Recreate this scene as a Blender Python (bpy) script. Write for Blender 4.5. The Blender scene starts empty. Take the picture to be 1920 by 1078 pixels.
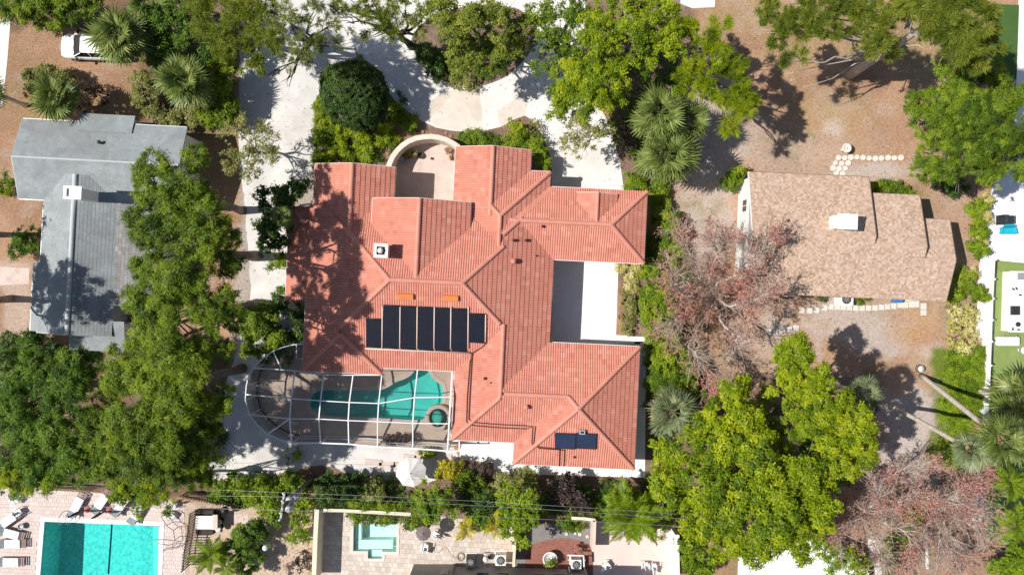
import bpy, bmesh, math, random
import numpy as np
from mathutils import Vector, Matrix, noise

rnd = random.Random(11)
rng = np.random.default_rng(11)
sc = bpy.context.scene
col = sc.collection

# ------------------------------------------------------------------ camera, light, exposure
H = 56.0                      # flying height of the camera, metres
PPM = 25.0                    # photo pixels per metre on the ground
cam_d = bpy.data.cameras.new('camera')
cam_d.sensor_fit = 'HORIZONTAL'
cam_d.angle = 2 * math.atan(960 / PPM / H)
cam_d.clip_start = 1.0
cam_d.clip_end = 2000.0
cam = bpy.data.objects.new('camera', cam_d)
cam.location = (0, 0, H)
col.objects.link(cam)
sc.camera = cam

SUN_EL = 51.0
world = bpy.data.worlds.new('World')
sc.world = world
world.use_nodes = True
wn = world.node_tree.nodes
wl = world.node_tree.links
bg = wn['Background']
sky = wn.new('ShaderNodeTexSky')
sky.sky_type = 'NISHITA'
sky.sun_disc = False
sky.sun_elevation = math.radians(SUN_EL)
sky.sun_rotation = math.radians(270)
wl.new(sky.outputs[0], bg.inputs[0])
bg.inputs[1].default_value = 0.075
sun_d = bpy.data.lights.new('sun', 'SUN')
sun_d.energy = 4.9
sun_d.angle = math.radians(0.5)
sun_d.color = (1.0, 0.965, 0.905)
sun = bpy.data.objects.new('sun', sun_d)
sun.rotation_euler = (0, math.radians(-(90 - SUN_EL)), 0)
sun.location = (-40, 0, 50)
col.objects.link(sun)
vs = sc.view_settings
vs.view_transform = 'Standard'
vs.look = 'None'
vs.exposure = 0.20
vs.gamma = 1.0
vs.use_curve_mapping = False
sc.cycles.max_bounces = 8
sc.cycles.transparent_max_bounces = 16

# ------------------------------------------------------------------ helpers
def W(px, py, z=0.0):
    """the point at height z that the photograph shows at pixel (px, py)"""
    k = (H - z) / H / PPM
    return Vector(((px - 960) * k, (539 - py) * k, z))

BASE = {}                      # origin of each object in world coordinates

def tag(o, label=None, cat=None, group=None, kind=None):
    if label: o['label'] = label
    if cat: o['category'] = cat
    if group: o['group'] = group
    if kind: o['kind'] = kind
    return o

def thing(name, label, cat, loc, group=None):
    o = bpy.data.objects.new(name, None)
    o.empty_display_size = 0.3
    o.location = loc
    col.objects.link(o)
    BASE[o.name] = Vector(loc)
    return tag(o, label, cat, group)

def link_mesh(name, me, mat, parent=None, origin=None, kind=None):
    """me is in world coordinates; it is moved into the frame of its thing"""
    if parent is not None:
        org = BASE[parent.name]
    else:
        org = Vector(origin) if origin is not None else Vector((0, 0, 0))
    if org.length > 0:
        me.transform(Matrix.Translation(-org))
    if mat is not None:
        if isinstance(mat, (list, tuple)):
            for m in mat: me.materials.append(m)
        else:
            me.materials.append(mat)
    o = bpy.data.objects.new(name, me)
    col.objects.link(o)
    BASE[o.name] = org
    if parent is not None:
        o.parent = parent
    else:
        o.location = org
    if kind: o['kind'] = kind
    return o

class MB:
    def __init__(s): s.v = []; s.f = []; s.sm = []; s.mi = []
    def add(s, vs_, fs, smooth=False, mi=0):
        n = len(s.v)
        s.v += [tuple(p) for p in vs_]
        s.f += [tuple(i + n for i in f) for f in fs]
        s.sm += [smooth] * len(fs)
        s.mi += [mi] * len(fs)
        return s
    def box(s, c, size, rz=0.0, M=None, mi=0, taper=1.0):
        hx, hy, hz = size[0] / 2, size[1] / 2, size[2] / 2
        R = M if M is not None else Matrix.Rotation(rz, 3, 'Z')
        c = Vector(c)
        vs_ = []
        for z in (-1, 1):
            t = taper if z > 0 else 1.0
            for (x, y) in ((-1, -1), (1, -1), (1, 1), (-1, 1)):
                vs_.append(c + R @ Vector((x * hx * t, y * hy * t, z * hz)))
        return s.add(vs_, [(3, 2, 1, 0), (4, 5, 6, 7), (0, 1, 5, 4), (1, 2, 6, 5), (2, 3, 7, 6), (3, 0, 4, 7)], mi=mi)
    def beam(s, a, b, w, h, mi=0):
        a = Vector(a); b = Vector(b); d = b - a
        L = d.length
        if L < 1e-6: return s
        d.normalize()
        up = Vector((0, 0, 1)) if abs(d.z) < 0.95 else Vector((0, 1, 0))
        y = up.cross(d).normalized(); z = d.cross(y)
        R = Matrix((d, y, z)).transposed()
        return s.box((a + b) / 2, (L, w, h), M=R, mi=mi)
    def tube(s, pts, rad, n=6, smooth=True, cap=True, mi=0):
        pts = [Vector(p) for p in pts]
        m = len(pts)
        if not hasattr(rad, '__len__'): rad = [rad] * m
        rings = []; ref = None
        for i in range(m):
            d = (pts[min(i + 1, m - 1)] - pts[max(i - 1, 0)])
            if d.length < 1e-9: d = Vector((0, 0, 1))
            d.normalize()
            if ref is None:
                ref = d.orthogonal().normalized()
            else:
                ref = (ref - d * ref.dot(d))
                ref = ref.normalized() if ref.length > 1e-6 else d.orthogonal().normalized()
            e = d.cross(ref)
            rings.append([pts[i] + (ref * math.cos(2 * math.pi * k / n) + e * math.sin(2 * math.pi * k / n)) * rad[i] for k in range(n)])
        vs_ = [p for r in rings for p in r]
        fs = []
        for i in range(m - 1):
            for k in range(n):
                fs.append((i * n + k, i * n + (k + 1) % n, (i + 1) * n + (k + 1) % n, (i + 1) * n + k))
        if cap:
            fs.append(tuple(range(n - 1, -1, -1)))
            fs.append(tuple((m - 1) * n + k for k in range(n)))
        return s.add(vs_, fs, smooth, mi)
    def lathe(s, c, prof, n=20, smooth=True, mi=0):
        """prof: (radius, z) pairs from the bottom up"""
        c = Vector(c)
        vs_ = []; fs = []
        for (r, z) in prof:
            for k in range(n):
                a = 2 * math.pi * k / n
                vs_.append(c + Vector((r * math.cos(a), r * math.sin(a), z)))
        for i in range(len(prof) - 1):
            for k in range(n):
                fs.append((i * n + k, i * n + (k + 1) % n, (i + 1) * n + (k + 1) % n, (i + 1) * n + k))
        fs.append(tuple(range(n - 1, -1, -1)))
        fs.append(tuple((len(prof) - 1) * n + k for k in range(n)))
        return s.add(vs_, fs, smooth, mi)
    def prism(s, poly, z0, z1, mi=0):
        n = len(poly)
        ar = sum(poly[i][0] * poly[(i + 1) % n][1] - poly[(i + 1) % n][0] * poly[i][1] for i in range(n))
        if ar < 0: poly = poly[::-1]
        vs_ = [(p[0], p[1], z0) for p in poly] + [(p[0], p[1], z1) for p in poly]
        fs = [tuple(range(n - 1, -1, -1)), tuple(range(n, 2 * n))]
        fs += [(i, (i + 1) % n, n + (i + 1) % n, n + i) for i in range(n)]
        return s.add(vs_, fs, mi=mi)
    def mesh(s, name):
        me = bpy.data.meshes.new(name)
        me.from_pydata(s.v, [], s.f)
        me.polygons.foreach_set('use_smooth', s.sm)
        if any(s.mi): me.polygons.foreach_set('material_index', s.mi)
        me.update()
        return me
    def build(s, name, mat, parent=None, origin=None, kind=None, bevel=0.0):
        o = link_mesh(name, s.mesh(name), mat, parent, origin, kind)
        if bevel > 0:
            b = o.modifiers.new('bevel', 'BEVEL'); b.width = bevel; b.segments = 2; b.limit_method = 'ANGLE'
        return o

# ------------------------------------------------------------------ materials
def new_mat(name):
    m = bpy.data.materials.new(name); m.use_nodes = True
    nt = m.node_tree
    return m, nt, nt.nodes['Principled BSDF']

def nd(nt, t, **kw):
    n = nt.nodes.new(t)
    for k, v in kw.items(): setattr(n, k, v)
    return n

def noise_node(nt, scale, detail=6, rough=0.6, coord='Object', dist=0.0):
    tc = nd(nt, 'ShaderNodeTexCoord')
    n = nd(nt, 'ShaderNodeTexNoise')
    n.inputs['Scale'].default_value = scale
    n.inputs['Detail'].default_value = detail
    n.inputs['Roughness'].default_value = rough
    n.inputs['Distortion'].default_value = dist
    nt.links.new(tc.outputs[coord], n.inputs['Vector'])
    return n

def ramp(nt, fac, stops):
    r = nd(nt, 'ShaderNodeValToRGB')
    el = r.color_ramp.elements
    while len(el) < len(stops): el.new(0.5)
    for e, (p, c) in zip(el, stops):
        e.position = p; e.color = (c[0], c[1], c[2], 1)
    nt.links.new(fac, r.inputs[0])
    return r.outputs[0]

def mix(nt, fac, a, b, mode='MIX'):
    m = nd(nt, 'ShaderNodeMix', data_type='RGBA', blend_type=mode)
    if hasattr(fac, 'links'): nt.links.new(fac, m.inputs[0])
    else: m.inputs[0].default_value = fac
    for i, x in ((6, a), (7, b)):
        if hasattr(x, 'links'): nt.links.new(x, m.inputs[i])
        else: m.inputs[i].default_value = (x[0], x[1], x[2], 1)
    return m.outputs[2]

def bump(nt, bs, height, strength=0.3, dist=0.05):
    b = nd(nt, 'ShaderNodeBump')
    b.inputs['Strength'].default_value = strength
    b.inputs['Distance'].default_value = dist
    nt.links.new(height, b.inputs['Height'])
    nt.links.new(b.outputs[0], bs.inputs['Normal'])

def surf(name, c, var=0.18, scale=1.2, rough=0.8, fine=14.0, metal=0.0, spec=0.3, bmp=0.15, stain=None, stain_scale=0.35, stain_lo=0.5, stain_hi=0.75):
    """weathered plain surface: two scales of tonal noise, optional stain colour in patches"""
    m, nt, bs = new_mat(name)
    n1 = noise_node(nt, scale, 8, 0.65, dist=0.4)
    n2 = noise_node(nt, fine, 4, 0.7)
    lo = tuple(x * (1 - var) for x in c); hi = tuple(min(0.95, x * (1 + var)) for x in c)
    c1 = ramp(nt, n1.outputs[0], [(0.3, lo), (0.7, hi)])
    g = ramp(nt, n2.outputs[0], [(0.25, (1 - var,) * 3), (0.75, (1.0,) * 3)])
    out = mix(nt, 0.7, c1, g, 'MULTIPLY')
    if stain is not None:
        n3 = noise_node(nt, stain_scale, 7, 0.62, dist=0.6)
        f = ramp(nt, n3.outputs[0], [(stain_lo, (0, 0, 0)), (stain_hi, (1, 1, 1))])
        out = mix(nt, f, out, stain)
    nt.links.new(out, bs.inputs['Base Color'])
    bs.inputs['Roughness'].default_value = rough
    bs.inputs['Metallic'].default_value = metal
    bs.inputs['Specular IOR Level'].default_value = spec
    if bmp > 0: bump(nt, bs, n2.outputs[0], bmp, 0.03)
    return m

def tinted(name, stops, rough=0.8, var=0.15, scale=0.5, spec=0.25, stain=None, stain_lo=0.52, stain_hi=0.8, stain_scale=0.3, fine=9.0):
    """surface whose pieces each carry their own tint value"""
    m, nt, bs = new_mat(name)
    at = nd(nt, 'ShaderNodeAttribute', attribute_name='tint')
    c = ramp(nt, at.outputs['Fac'], stops)
    n1 = noise_node(nt, scale, 7, 0.65, dist=0.5)
    g = ramp(nt, n1.outputs[0], [(0.3, (1 - var,) * 3), (0.7, (1.0,) * 3)])
    out = mix(nt, 1.0, c, g, 'MULTIPLY')
    n4 = noise_node(nt, fine, 3, 0.7)
    g2 = ramp(nt, n4.outputs[0], [(0.3, (1 - var * 0.8,) * 3), (0.7, (1.0,) * 3)])
    out = mix(nt, 1.0, out, g2, 'MULTIPLY')
    if stain is not None:
        n3 = noise_node(nt, stain_scale, 8, 0.65, dist=0.9)
        f = ramp(nt, n3.outputs[0], [(stain_lo, (0, 0, 0)), (stain_hi, (1, 1, 1))])
        out = mix(nt, f, out, stain)
    nt.links.new(out, bs.inputs['Base Color'])
    bs.inputs['Roughness'].default_value = rough
    bs.inputs['Specular IOR Level'].default_value = spec
    return m

def leaf_mat(name, lo, mid, hi, trans=0.3, rough=0.45):
    m, nt, bs = new_mat(name)
    at = nd(nt, 'ShaderNodeAttribute', attribute_name='tint')
    c = ramp(nt, at.outputs['Fac'], [(0.0, lo), (0.5, mid), (1.0, hi)])
    nt.links.new(c, bs.inputs['Base Color'])
    bs.inputs['Roughness'].default_value = rough
    bs.inputs['Specular IOR Level'].default_value = 0.25
    tr = nd(nt, 'ShaderNodeBsdfTranslucent')
    c2 = mix(nt, 1.0, c, (1.0, 1.0, 0.45), 'MULTIPLY')
    nt.links.new(c2, tr.inputs[0])
    ms = nd(nt, 'ShaderNodeMixShader')
    ms.inputs[0].default_value = trans
    nt.links.new(bs.outputs[0], ms.inputs[1]); nt.links.new(tr.outputs[0], ms.inputs[2])
    nt.links.new(ms.outputs[0], nt.nodes['Material Output'].inputs[0])
    return m

M = {}
M['tile'] = tinted('terracotta_tile', [(0, (0.54, 0.205, 0.142)), (0.12, (0.595, 0.236, 0.168)), (0.85, (0.63, 0.262, 0.190)), (1, (0.675, 0.315, 0.240))], rough=0.78, var=0.09, scale=0.35, stain=(0.49, 0.175, 0.122), stain_lo=0.50, stain_hi=0.95)
M['cap'] = tinted('terracotta_cap', [(0, (0.61, 0.258, 0.186)), (1, (0.655, 0.290, 0.214))], rough=0.75, var=0.08)
M['slate'] = tinted('grey_shingle', [(0, (0.325, 0.36, 0.365)), (0.5, (0.35, 0.385, 0.39)), (1, (0.375, 0.41, 0.41))], rough=0.75, var=0.26, scale=0.9, stain=(0.19, 0.188, 0.19), stain_lo=0.46, stain_hi=0.80, stain_scale=0.24)
M['shingle'] = tinted('tan_shingle', [(0, (0.40, 0.27, 0.19)), (0.3, (0.50, 0.35, 0.258)), (0.7, (0.575, 0.415, 0.315)), (1, (0.66, 0.51, 0.40))], rough=0.9, var=0.10, scale=0.4, stain=(0.44, 0.30, 0.215), stain_lo=0.5, stain_hi=0.9)
M['stucco'] = surf('cream_stucco', (0.72, 0.62, 0.52), 0.08, 0.8, 0.9)
M['stucco_pink'] = surf('pink_stucco', (0.70, 0.56, 0.47), 0.08, 0.8, 0.9)
M['white_wall'] = surf('white_stucco', (0.80, 0.78, 0.75), 0.06, 0.8, 0.85)
M['cream_wall'] = surf('yellowish_wall', (0.74, 0.66, 0.50), 0.10, 0.9, 0.9)
M['trim'] = surf('white_trim', (0.78, 0.76, 0.74), 0.06, 2.0, 0.5)
M['alu'] = surf('white_aluminium', (0.80, 0.80, 0.80), 0.04, 2.0, 0.4, bmp=0.0)
M['concrete'] = surf('white_concrete', (0.74, 0.71, 0.68), 0.09, 0.7, 0.9, fine=18, stain=(0.57, 0.51, 0.46), stain_scale=0.30, stain_lo=0.47, stain_hi=0.80)
M['concrete_clean'] = surf('clean_concrete', (0.82, 0.80, 0.78), 0.05, 0.6, 0.9, fine=16, stain=(0.66, 0.61, 0.56), stain_scale=0.3, stain_lo=0.62, stain_hi=0.9)
M['slab'] = surf('stained_slab', (0.64, 0.55, 0.465), 0.10, 0.8, 0.9, fine=16, stain=(0.73, 0.68, 0.63), stain_scale=0.5, stain_lo=0.45, stain_hi=0.75)
M['shell'] = surf('white_shell_gravel', (0.66, 0.63, 0.60), 0.16, 0.5, 0.95, fine=30, bmp=0.6, stain=(0.48, 0.43, 0.38), stain_scale=0.28, stain_lo=0.52, stain_hi=0.85)
M['mulch'] = surf('brown_mulch', (0.24, 0.165, 0.125), 0.40, 2.5, 0.95, fine=24, bmp=0.8)
M['deck'] = surf('tan_pool_deck', (0.60, 0.47, 0.38), 0.14, 0.8, 0.8, fine=10, stain=(0.48, 0.36, 0.29), stain_lo=0.55)
M['patio'] = surf('pink_patio', (0.62, 0.50, 0.44), 0.12, 1.5, 0.85, fine=8, stain=(0.50, 0.34, 0.29), stain_scale=0.9, stain_lo=0.56, stain_hi=0.8)
M['gray_ground'] = surf('grey_gravel', (0.24, 0.22, 0.21), 0.18, 2.0, 0.95, fine=22, bmp=0.5)
M['red_gravel'] = surf('red_gravel', (0.30, 0.13, 0.10), 0.25, 3.0, 0.95, fine=26, bmp=0.6)
M['pink_terrace'] = surf('pink_terrace', (0.74, 0.58, 0.52), 0.07, 0.8, 0.85)
M['turf'] = surf('green_turf', (0.215, 0.285, 0.085), 0.12, 1.0, 0.95, fine=28, stain=(0.30, 0.33, 0.13), stain_scale=0.35, stain_lo=0.5)
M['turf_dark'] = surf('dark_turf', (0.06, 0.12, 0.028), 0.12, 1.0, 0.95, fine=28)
M['grass'] = surf('lawn_soil', (0.11, 0.14, 0.02), 0.3, 1.0, 0.95, fine=25)
M['brick'] = surf('red_brick', (0.36, 0.17, 0.13), 0.25, 5.0, 0.9)
M['plaster'] = surf('pool_plaster', (0.70, 0.78, 0.74), 0.08, 1.2, 0.7, fine=7)
M['plaster_deep'] = surf('pool_caustic_plaster', (0.38, 0.74, 0.69), 0.38, 3.6, 0.7, fine=8)  # mottling in the plaster colour paints the rippling light on the pool floor
M['plaster_main'] = surf('pool_plaster_teal', (0.25, 0.74, 0.71), 0.12, 1.2, 0.7, fine=5)
M['black'] = surf('black_plastic', (0.018, 0.02, 0.026), 0.2, 2.0, 0.5, bmp=0.05)
M['solar'] = surf('black_collector', (0.014, 0.017, 0.030), 0.25, 1.5, 0.45, fine=6, bmp=0.1)
M['pv'] = surf('blue_black_cells', (0.030, 0.042, 0.085), 0.15, 1.0, 0.25, fine=6, bmp=0.0)
M['pipe'] = surf('dark_pipe', (0.10, 0.045, 0.035), 0.2, 2.0, 0.6)
M['orange'] = surf('orange_vent', (0.66, 0.215, 0.06), 0.08, 2.0, 0.6)
M['grey_metal'] = surf('grey_metal', (0.42, 0.43, 0.44), 0.12, 2.0, 0.45, metal=0.4)
M['dark_metal'] = surf('dark_metal', (0.05, 0.05, 0.055), 0.2, 2.0, 0.5, metal=0.3)
M['white_paint'] = surf('white_car_paint', (0.80, 0.80, 0.80), 0.02, 2.0, 0.22, spec=0.6, bmp=0.0)
M['glass'] = surf('dark_glass', (0.02, 0.024, 0.03), 0.1, 2.0, 0.08, spec=0.6, bmp=0.0)
M['rubber'] = surf('tyre_rubber', (0.02, 0.02, 0.02), 0.2, 4.0, 0.9)
M['fabric'] = surf('white_fabric', (0.76, 0.75, 0.74), 0.06, 1.5, 0.95)
M['canvas'] = surf('pale_canvas', (0.70, 0.655, 0.625), 0.08, 1.5, 0.95)
M['brown_canvas'] = surf('brown_canvas', (0.205, 0.16, 0.15), 0.1, 1.5, 0.95)
M['towel'] = surf('brown_towel', (0.36, 0.26, 0.23), 0.12, 2.5, 0.95)
M['red_cushion'] = surf('red_cushion', (0.40, 0.12, 0.10), 0.15, 2.5, 0.9)
M['teal'] = surf('teal_plastic', (0.02, 0.42, 0.55), 0.08, 2.0, 0.5)
M['blue'] = surf('blue_tarp', (0.03, 0.20, 0.50), 0.1, 2.0, 0.6)
M['bark'] = surf('grey_bark', (0.20, 0.165, 0.135), 0.35, 2.5, 0.95, fine=12, bmp=0.6)
M['bark_dark'] = surf('dark_bark', (0.085, 0.066, 0.052), 0.35, 2.5, 0.95, fine=12, bmp=0.6)
M['bark_pale'] = surf('pale_bark', (0.50, 0.43, 0.37), 0.25, 2.5, 0.95, fine=12, bmp=0.5)
M['palm_trunk'] = surf('palm_trunk', (0.62, 0.54, 0.46), 0.22, 3.0, 0.95, fine=10, bmp=0.7)
M['boot'] = surf('palm_boots', (0.36, 0.20, 0.10), 0.3, 4.0, 0.95, fine=12, bmp=0.7)
M['twig'] = surf('reddish_twig', (0.52, 0.40, 0.33), 0.3, 1.0, 0.95, fine=6)
M['stone'] = surf('pale_stone', (0.66, 0.62, 0.55), 0.10, 3.0, 0.9)
M['villa_roof'] = surf('villa_flat_roof', (0.33, 0.30, 0.275), 0.10, 0.8, 0.9, fine=10)
M['terracotta_pot'] = surf('terracotta_pot', (0.36, 0.17, 0.10), 0.2, 4.0, 0.85)
M['wood'] = surf('dark_wood', (0.055, 0.040, 0.034), 0.25, 3.0, 0.8)
M['wood_tan'] = surf('tan_wood', (0.48, 0.34, 0.24), 0.2, 3.0, 0.8)

M['oak'] = leaf_mat('oak_leaf', (0.056, 0.104, 0.009), (0.150, 0.238, 0.014), (0.295, 0.375, 0.026), 0.38)
M['oak_deep'] = leaf_mat('deep_oak_leaf', (0.038, 0.086, 0.009), (0.098, 0.190, 0.014), (0.195, 0.300, 0.026), 0.36)
M['pine'] = leaf_mat('pine_needle', (0.105, 0.150, 0.016), (0.195, 0.245, 0.024), (0.305, 0.335, 0.045), 0.35)
M['pine_grey'] = leaf_mat('greyish_needle', (0.130, 0.165, 0.040), (0.215, 0.250, 0.060), (0.315, 0.335, 0.100), 0.35)
M['lime'] = leaf_mat('yellow_green_leaf', (0.098, 0.165, 0.007), (0.258, 0.345, 0.008), (0.440, 0.490, 0.016), 0.38)
M['hedge'] = leaf_mat('bright_hedge_leaf', (0.086, 0.155, 0.008), (0.185, 0.280, 0.011), (0.320, 0.405, 0.020), 0.36)
M['dark'] = leaf_mat('dark_glossy_leaf', (0.024, 0.055, 0.008), (0.052, 0.105, 0.013), (0.100, 0.165, 0.024), 0.25)
M['olive'] = leaf_mat('olive_leaf', (0.165, 0.180, 0.040), (0.280, 0.290, 0.075), (0.400, 0.390, 0.140), 0.32)
M['palm'] = leaf_mat('palm_frond', (0.085, 0.135, 0.026), (0.180, 0.235, 0.052), (0.330, 0.370, 0.120), 0.28, 0.4)
M['palm_grey'] = leaf_mat('grey_palm_frond', (0.125, 0.165, 0.075), (0.215, 0.260, 0.125), (0.335, 0.370, 0.195), 0.25, 0.45)
M['dead'] = leaf_mat('dead_frond', (0.28, 0.165, 0.09), (0.42, 0.265, 0.16), (0.54, 0.38, 0.25), 0.2, 0.8)
M['yellow'] = leaf_mat('yellow_leaf', (0.26, 0.25, 0.012), (0.46, 0.40, 0.018), (0.62, 0.52, 0.05), 0.32)
M['red'] = leaf_mat('red_leaf', (0.36, 0.205, 0.15), (0.50, 0.255, 0.20), (0.62, 0.25, 0.215), 0.3)
M['purple'] = leaf_mat('purple_leaf', (0.040, 0.028, 0.024), (0.085, 0.058, 0.048), (0.150, 0.105, 0.085), 0.2)
M['cream_leaf'] = leaf_mat('pale_yellow_leaf', (0.34, 0.32, 0.07), (0.54, 0.49, 0.16), (0.70, 0.64, 0.30), 0.25)

def water_mat(name, tint, ripple=2.2, strength=0.12):
    m, nt, bs = new_mat(name)
    out = nt.nodes['Material Output']
    tr = nd(nt, 'ShaderNodeBsdfTransparent'); tr.inputs[0].default_value = (*tint, 1)
    gl = nd(nt, 'ShaderNodeBsdfGlossy'); gl.inputs['Roughness'].default_value = 0.06
    n = noise_node(nt, ripple, 4, 0.6, dist=0.6)
    b = nd(nt, 'ShaderNodeBump'); b.inputs['Strength'].default_value = strength; b.inputs['Distance'].default_value = 0.1
    nt.links.new(n.outputs[0], b.inputs['Height']); nt.links.new(b.outputs[0], gl.inputs['Normal'])
    fr = nd(nt, 'ShaderNodeFresnel'); fr.inputs[0].default_value = 1.33
    nt.links.new(b.outputs[0], fr.inputs['Normal'])
    ms = nd(nt, 'ShaderNodeMixShader')
    nt.links.new(fr.outputs[0], ms.inputs[0]); nt.links.new(tr.outputs[0], ms.inputs[1]); nt.links.new(gl.outputs[0], ms.inputs[2])
    nt.links.new(ms.outputs[0], out.inputs[0])
    return m
M['water_teal'] = water_mat('teal_water', (0.36, 0.90, 0.87))
M['water_pale'] = water_mat('pale_water', (0.82, 0.98, 0.95))
M['water_main'] = water_mat('green_water', (0.55, 0.90, 0.86))

def screen_mat():
    m, nt, bs = new_mat('insect_screen')
    bs.inputs['Base Color'].default_value = (0.030, 0.030, 0.032, 1)
    bs.inputs['Roughness'].default_value = 0.9
    tr = nd(nt, 'ShaderNodeBsdfTransparent')
    ms = nd(nt, 'ShaderNodeMixShader'); ms.inputs[0].default_value = 0.24
    nt.links.new(tr.outputs[0], ms.inputs[1]); nt.links.new(bs.outputs[0], ms.inputs[2])
    nt.links.new(ms.outputs[0], nt.nodes['Material Output'].inputs[0])
    return m
M['screen'] = screen_mat()

# ------------------------------------------------------------------ flat sheets
def densify(poly, step, jit):
    out = []
    n = len(poly)
    for i in range(n):
        a = Vector((poly[i][0], poly[i][1], 0)); b = Vector((poly[(i + 1) % n][0], poly[(i + 1) % n][1], 0))
        m = max(1, int((b - a).length / step))
        for k in range(m):
            p = a.lerp(b, k / m)
            if jit:
                q = noise.noise_vector(p * 0.9) * jit + noise.noise_vector(p * 3.1) * jit * 0.5
                p = p + Vector((q.x, q.y, 0))
            out.append((p.x, p.y))
    return out

def smooth_poly(poly, it=2):
    for _ in range(it):
        q = []
        n = len(poly)
        for i in range(n):
            a = poly[i]; b = poly[(i + 1) % n]
            q.append((a[0] * .75 + b[0] * .25, a[1] * .75 + b[1] * .25))
            q.append((a[0] * .25 + b[0] * .75, a[1] * .25 + b[1] * .75))
        poly = q
    return poly

def fill_mesh(name, loops, z):
    bm = bmesh.new()
    for lp in loops:
        vs_ = [bm.verts.new((p[0], p[1], z)) for p in lp]
        for i in range(len(vs_)):
            bm.edges.new((vs_[i], vs_[(i + 1) % len(vs_)]))
    bmesh.ops.triangle_fill(bm, use_beauty=True, use_dissolve=False, edges=bm.edges[:], normal=(0, 0, 1))
    for f in bm.faces:
        if f.normal.z < 0: f.normal_flip()
    me = bpy.data.meshes.new(name)
    bm.to_mesh(me); bm.free()
    return me

def P2(pts, z=0.0):
    return [(W(x, y, z).x, W(x, y, z).y) for x, y in pts]

def sheet(name, px_poly, z, mat, jit=0.0, step=0.5, round_=0, holes=(), kind='structure', thick=0.0):
    poly = P2(px_poly)
    if round_: poly = smooth_poly(poly, round_)
    if jit: poly = densify(poly, step, jit)
    me = fill_mesh(name, [poly] + list(holes), z)
    if thick:
        bm = bmesh.new(); bm.from_mesh(me)
        r = bmesh.ops.extrude_face_region(bm, geom=bm.faces[:])
        vs_ = [e for e in r['geom'] if isinstance(e, bmesh.types.BMVert)]
        bmesh.ops.translate(bm, verts=vs_, vec=(0, 0, 0))
        top = set(vs_)
        for v in bm.verts:
            if v not in top: v.co.z -= thick
        bmesh.ops.recalc_face_normals(bm, faces=bm.faces[:])
        bm.to_mesh(me); bm.free()
    o = link_mesh(name, me, mat)
    o['kind'] = kind
    return o

def in_poly(x, y, poly):
    ins = np.zeros(x.shape, bool)
    n = len(poly)
    j = n - 1
    for i in range(n):
        xi, yi = poly[i]; xj, yj = poly[j]
        c = ((yi > y) != (yj > y)) & (x < (xj - xi) * (y - yi) / (yj - yi + 1e-12) + xi)
        ins ^= c
        j = i
    return ins

def offset_poly(poly, d):
    n = len(poly)
    ar = sum(poly[i][0] * poly[(i + 1) % n][1] - poly[(i + 1) % n][0] * poly[i][1] for i in range(n))
    s = 1 if ar > 0 else -1
    out = []
    for i in range(n):
        a = Vector(poly[i - 1]); b = Vector(poly[i]); c = Vector(poly[(i + 1) % n])
        e1 = (b - a).normalized(); e2 = (c - b).normalized()
        n1 = Vector((e1.y, -e1.x)) * s; n2 = Vector((e2.y, -e2.x)) * s
        m = n1 + n2
        if m.length < 1e-6: m = n1
        m.normalize()
        k = d / max(0.4, m.dot(n1))
        out.append((b.x + m.x * k, b.y + m.y * k))
    return out

POOLS = {
    'main': smooth_poly(P2([(580, 757), (587, 737), (600, 731), (660, 732), (705, 732), (725, 728), (742, 716), (758, 711), (772, 703), (778, 692), (800, 690), (808, 706), (820, 717), (830, 723), (831, 755), (812, 762), (798, 775), (796, 787), (770, 787), (710, 783), (650, 782), (605, 779), (588, 772)]), 2),
    'hotel': P2([(84, 977), (300, 985), (294, 1150), (70, 1150)]),
    'plunge': P2([(663, 982), (744, 980), (743, 1033), (717, 1033), (716, 1046), (690, 1046), (690, 1032), (662, 1032)]),
}
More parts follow.
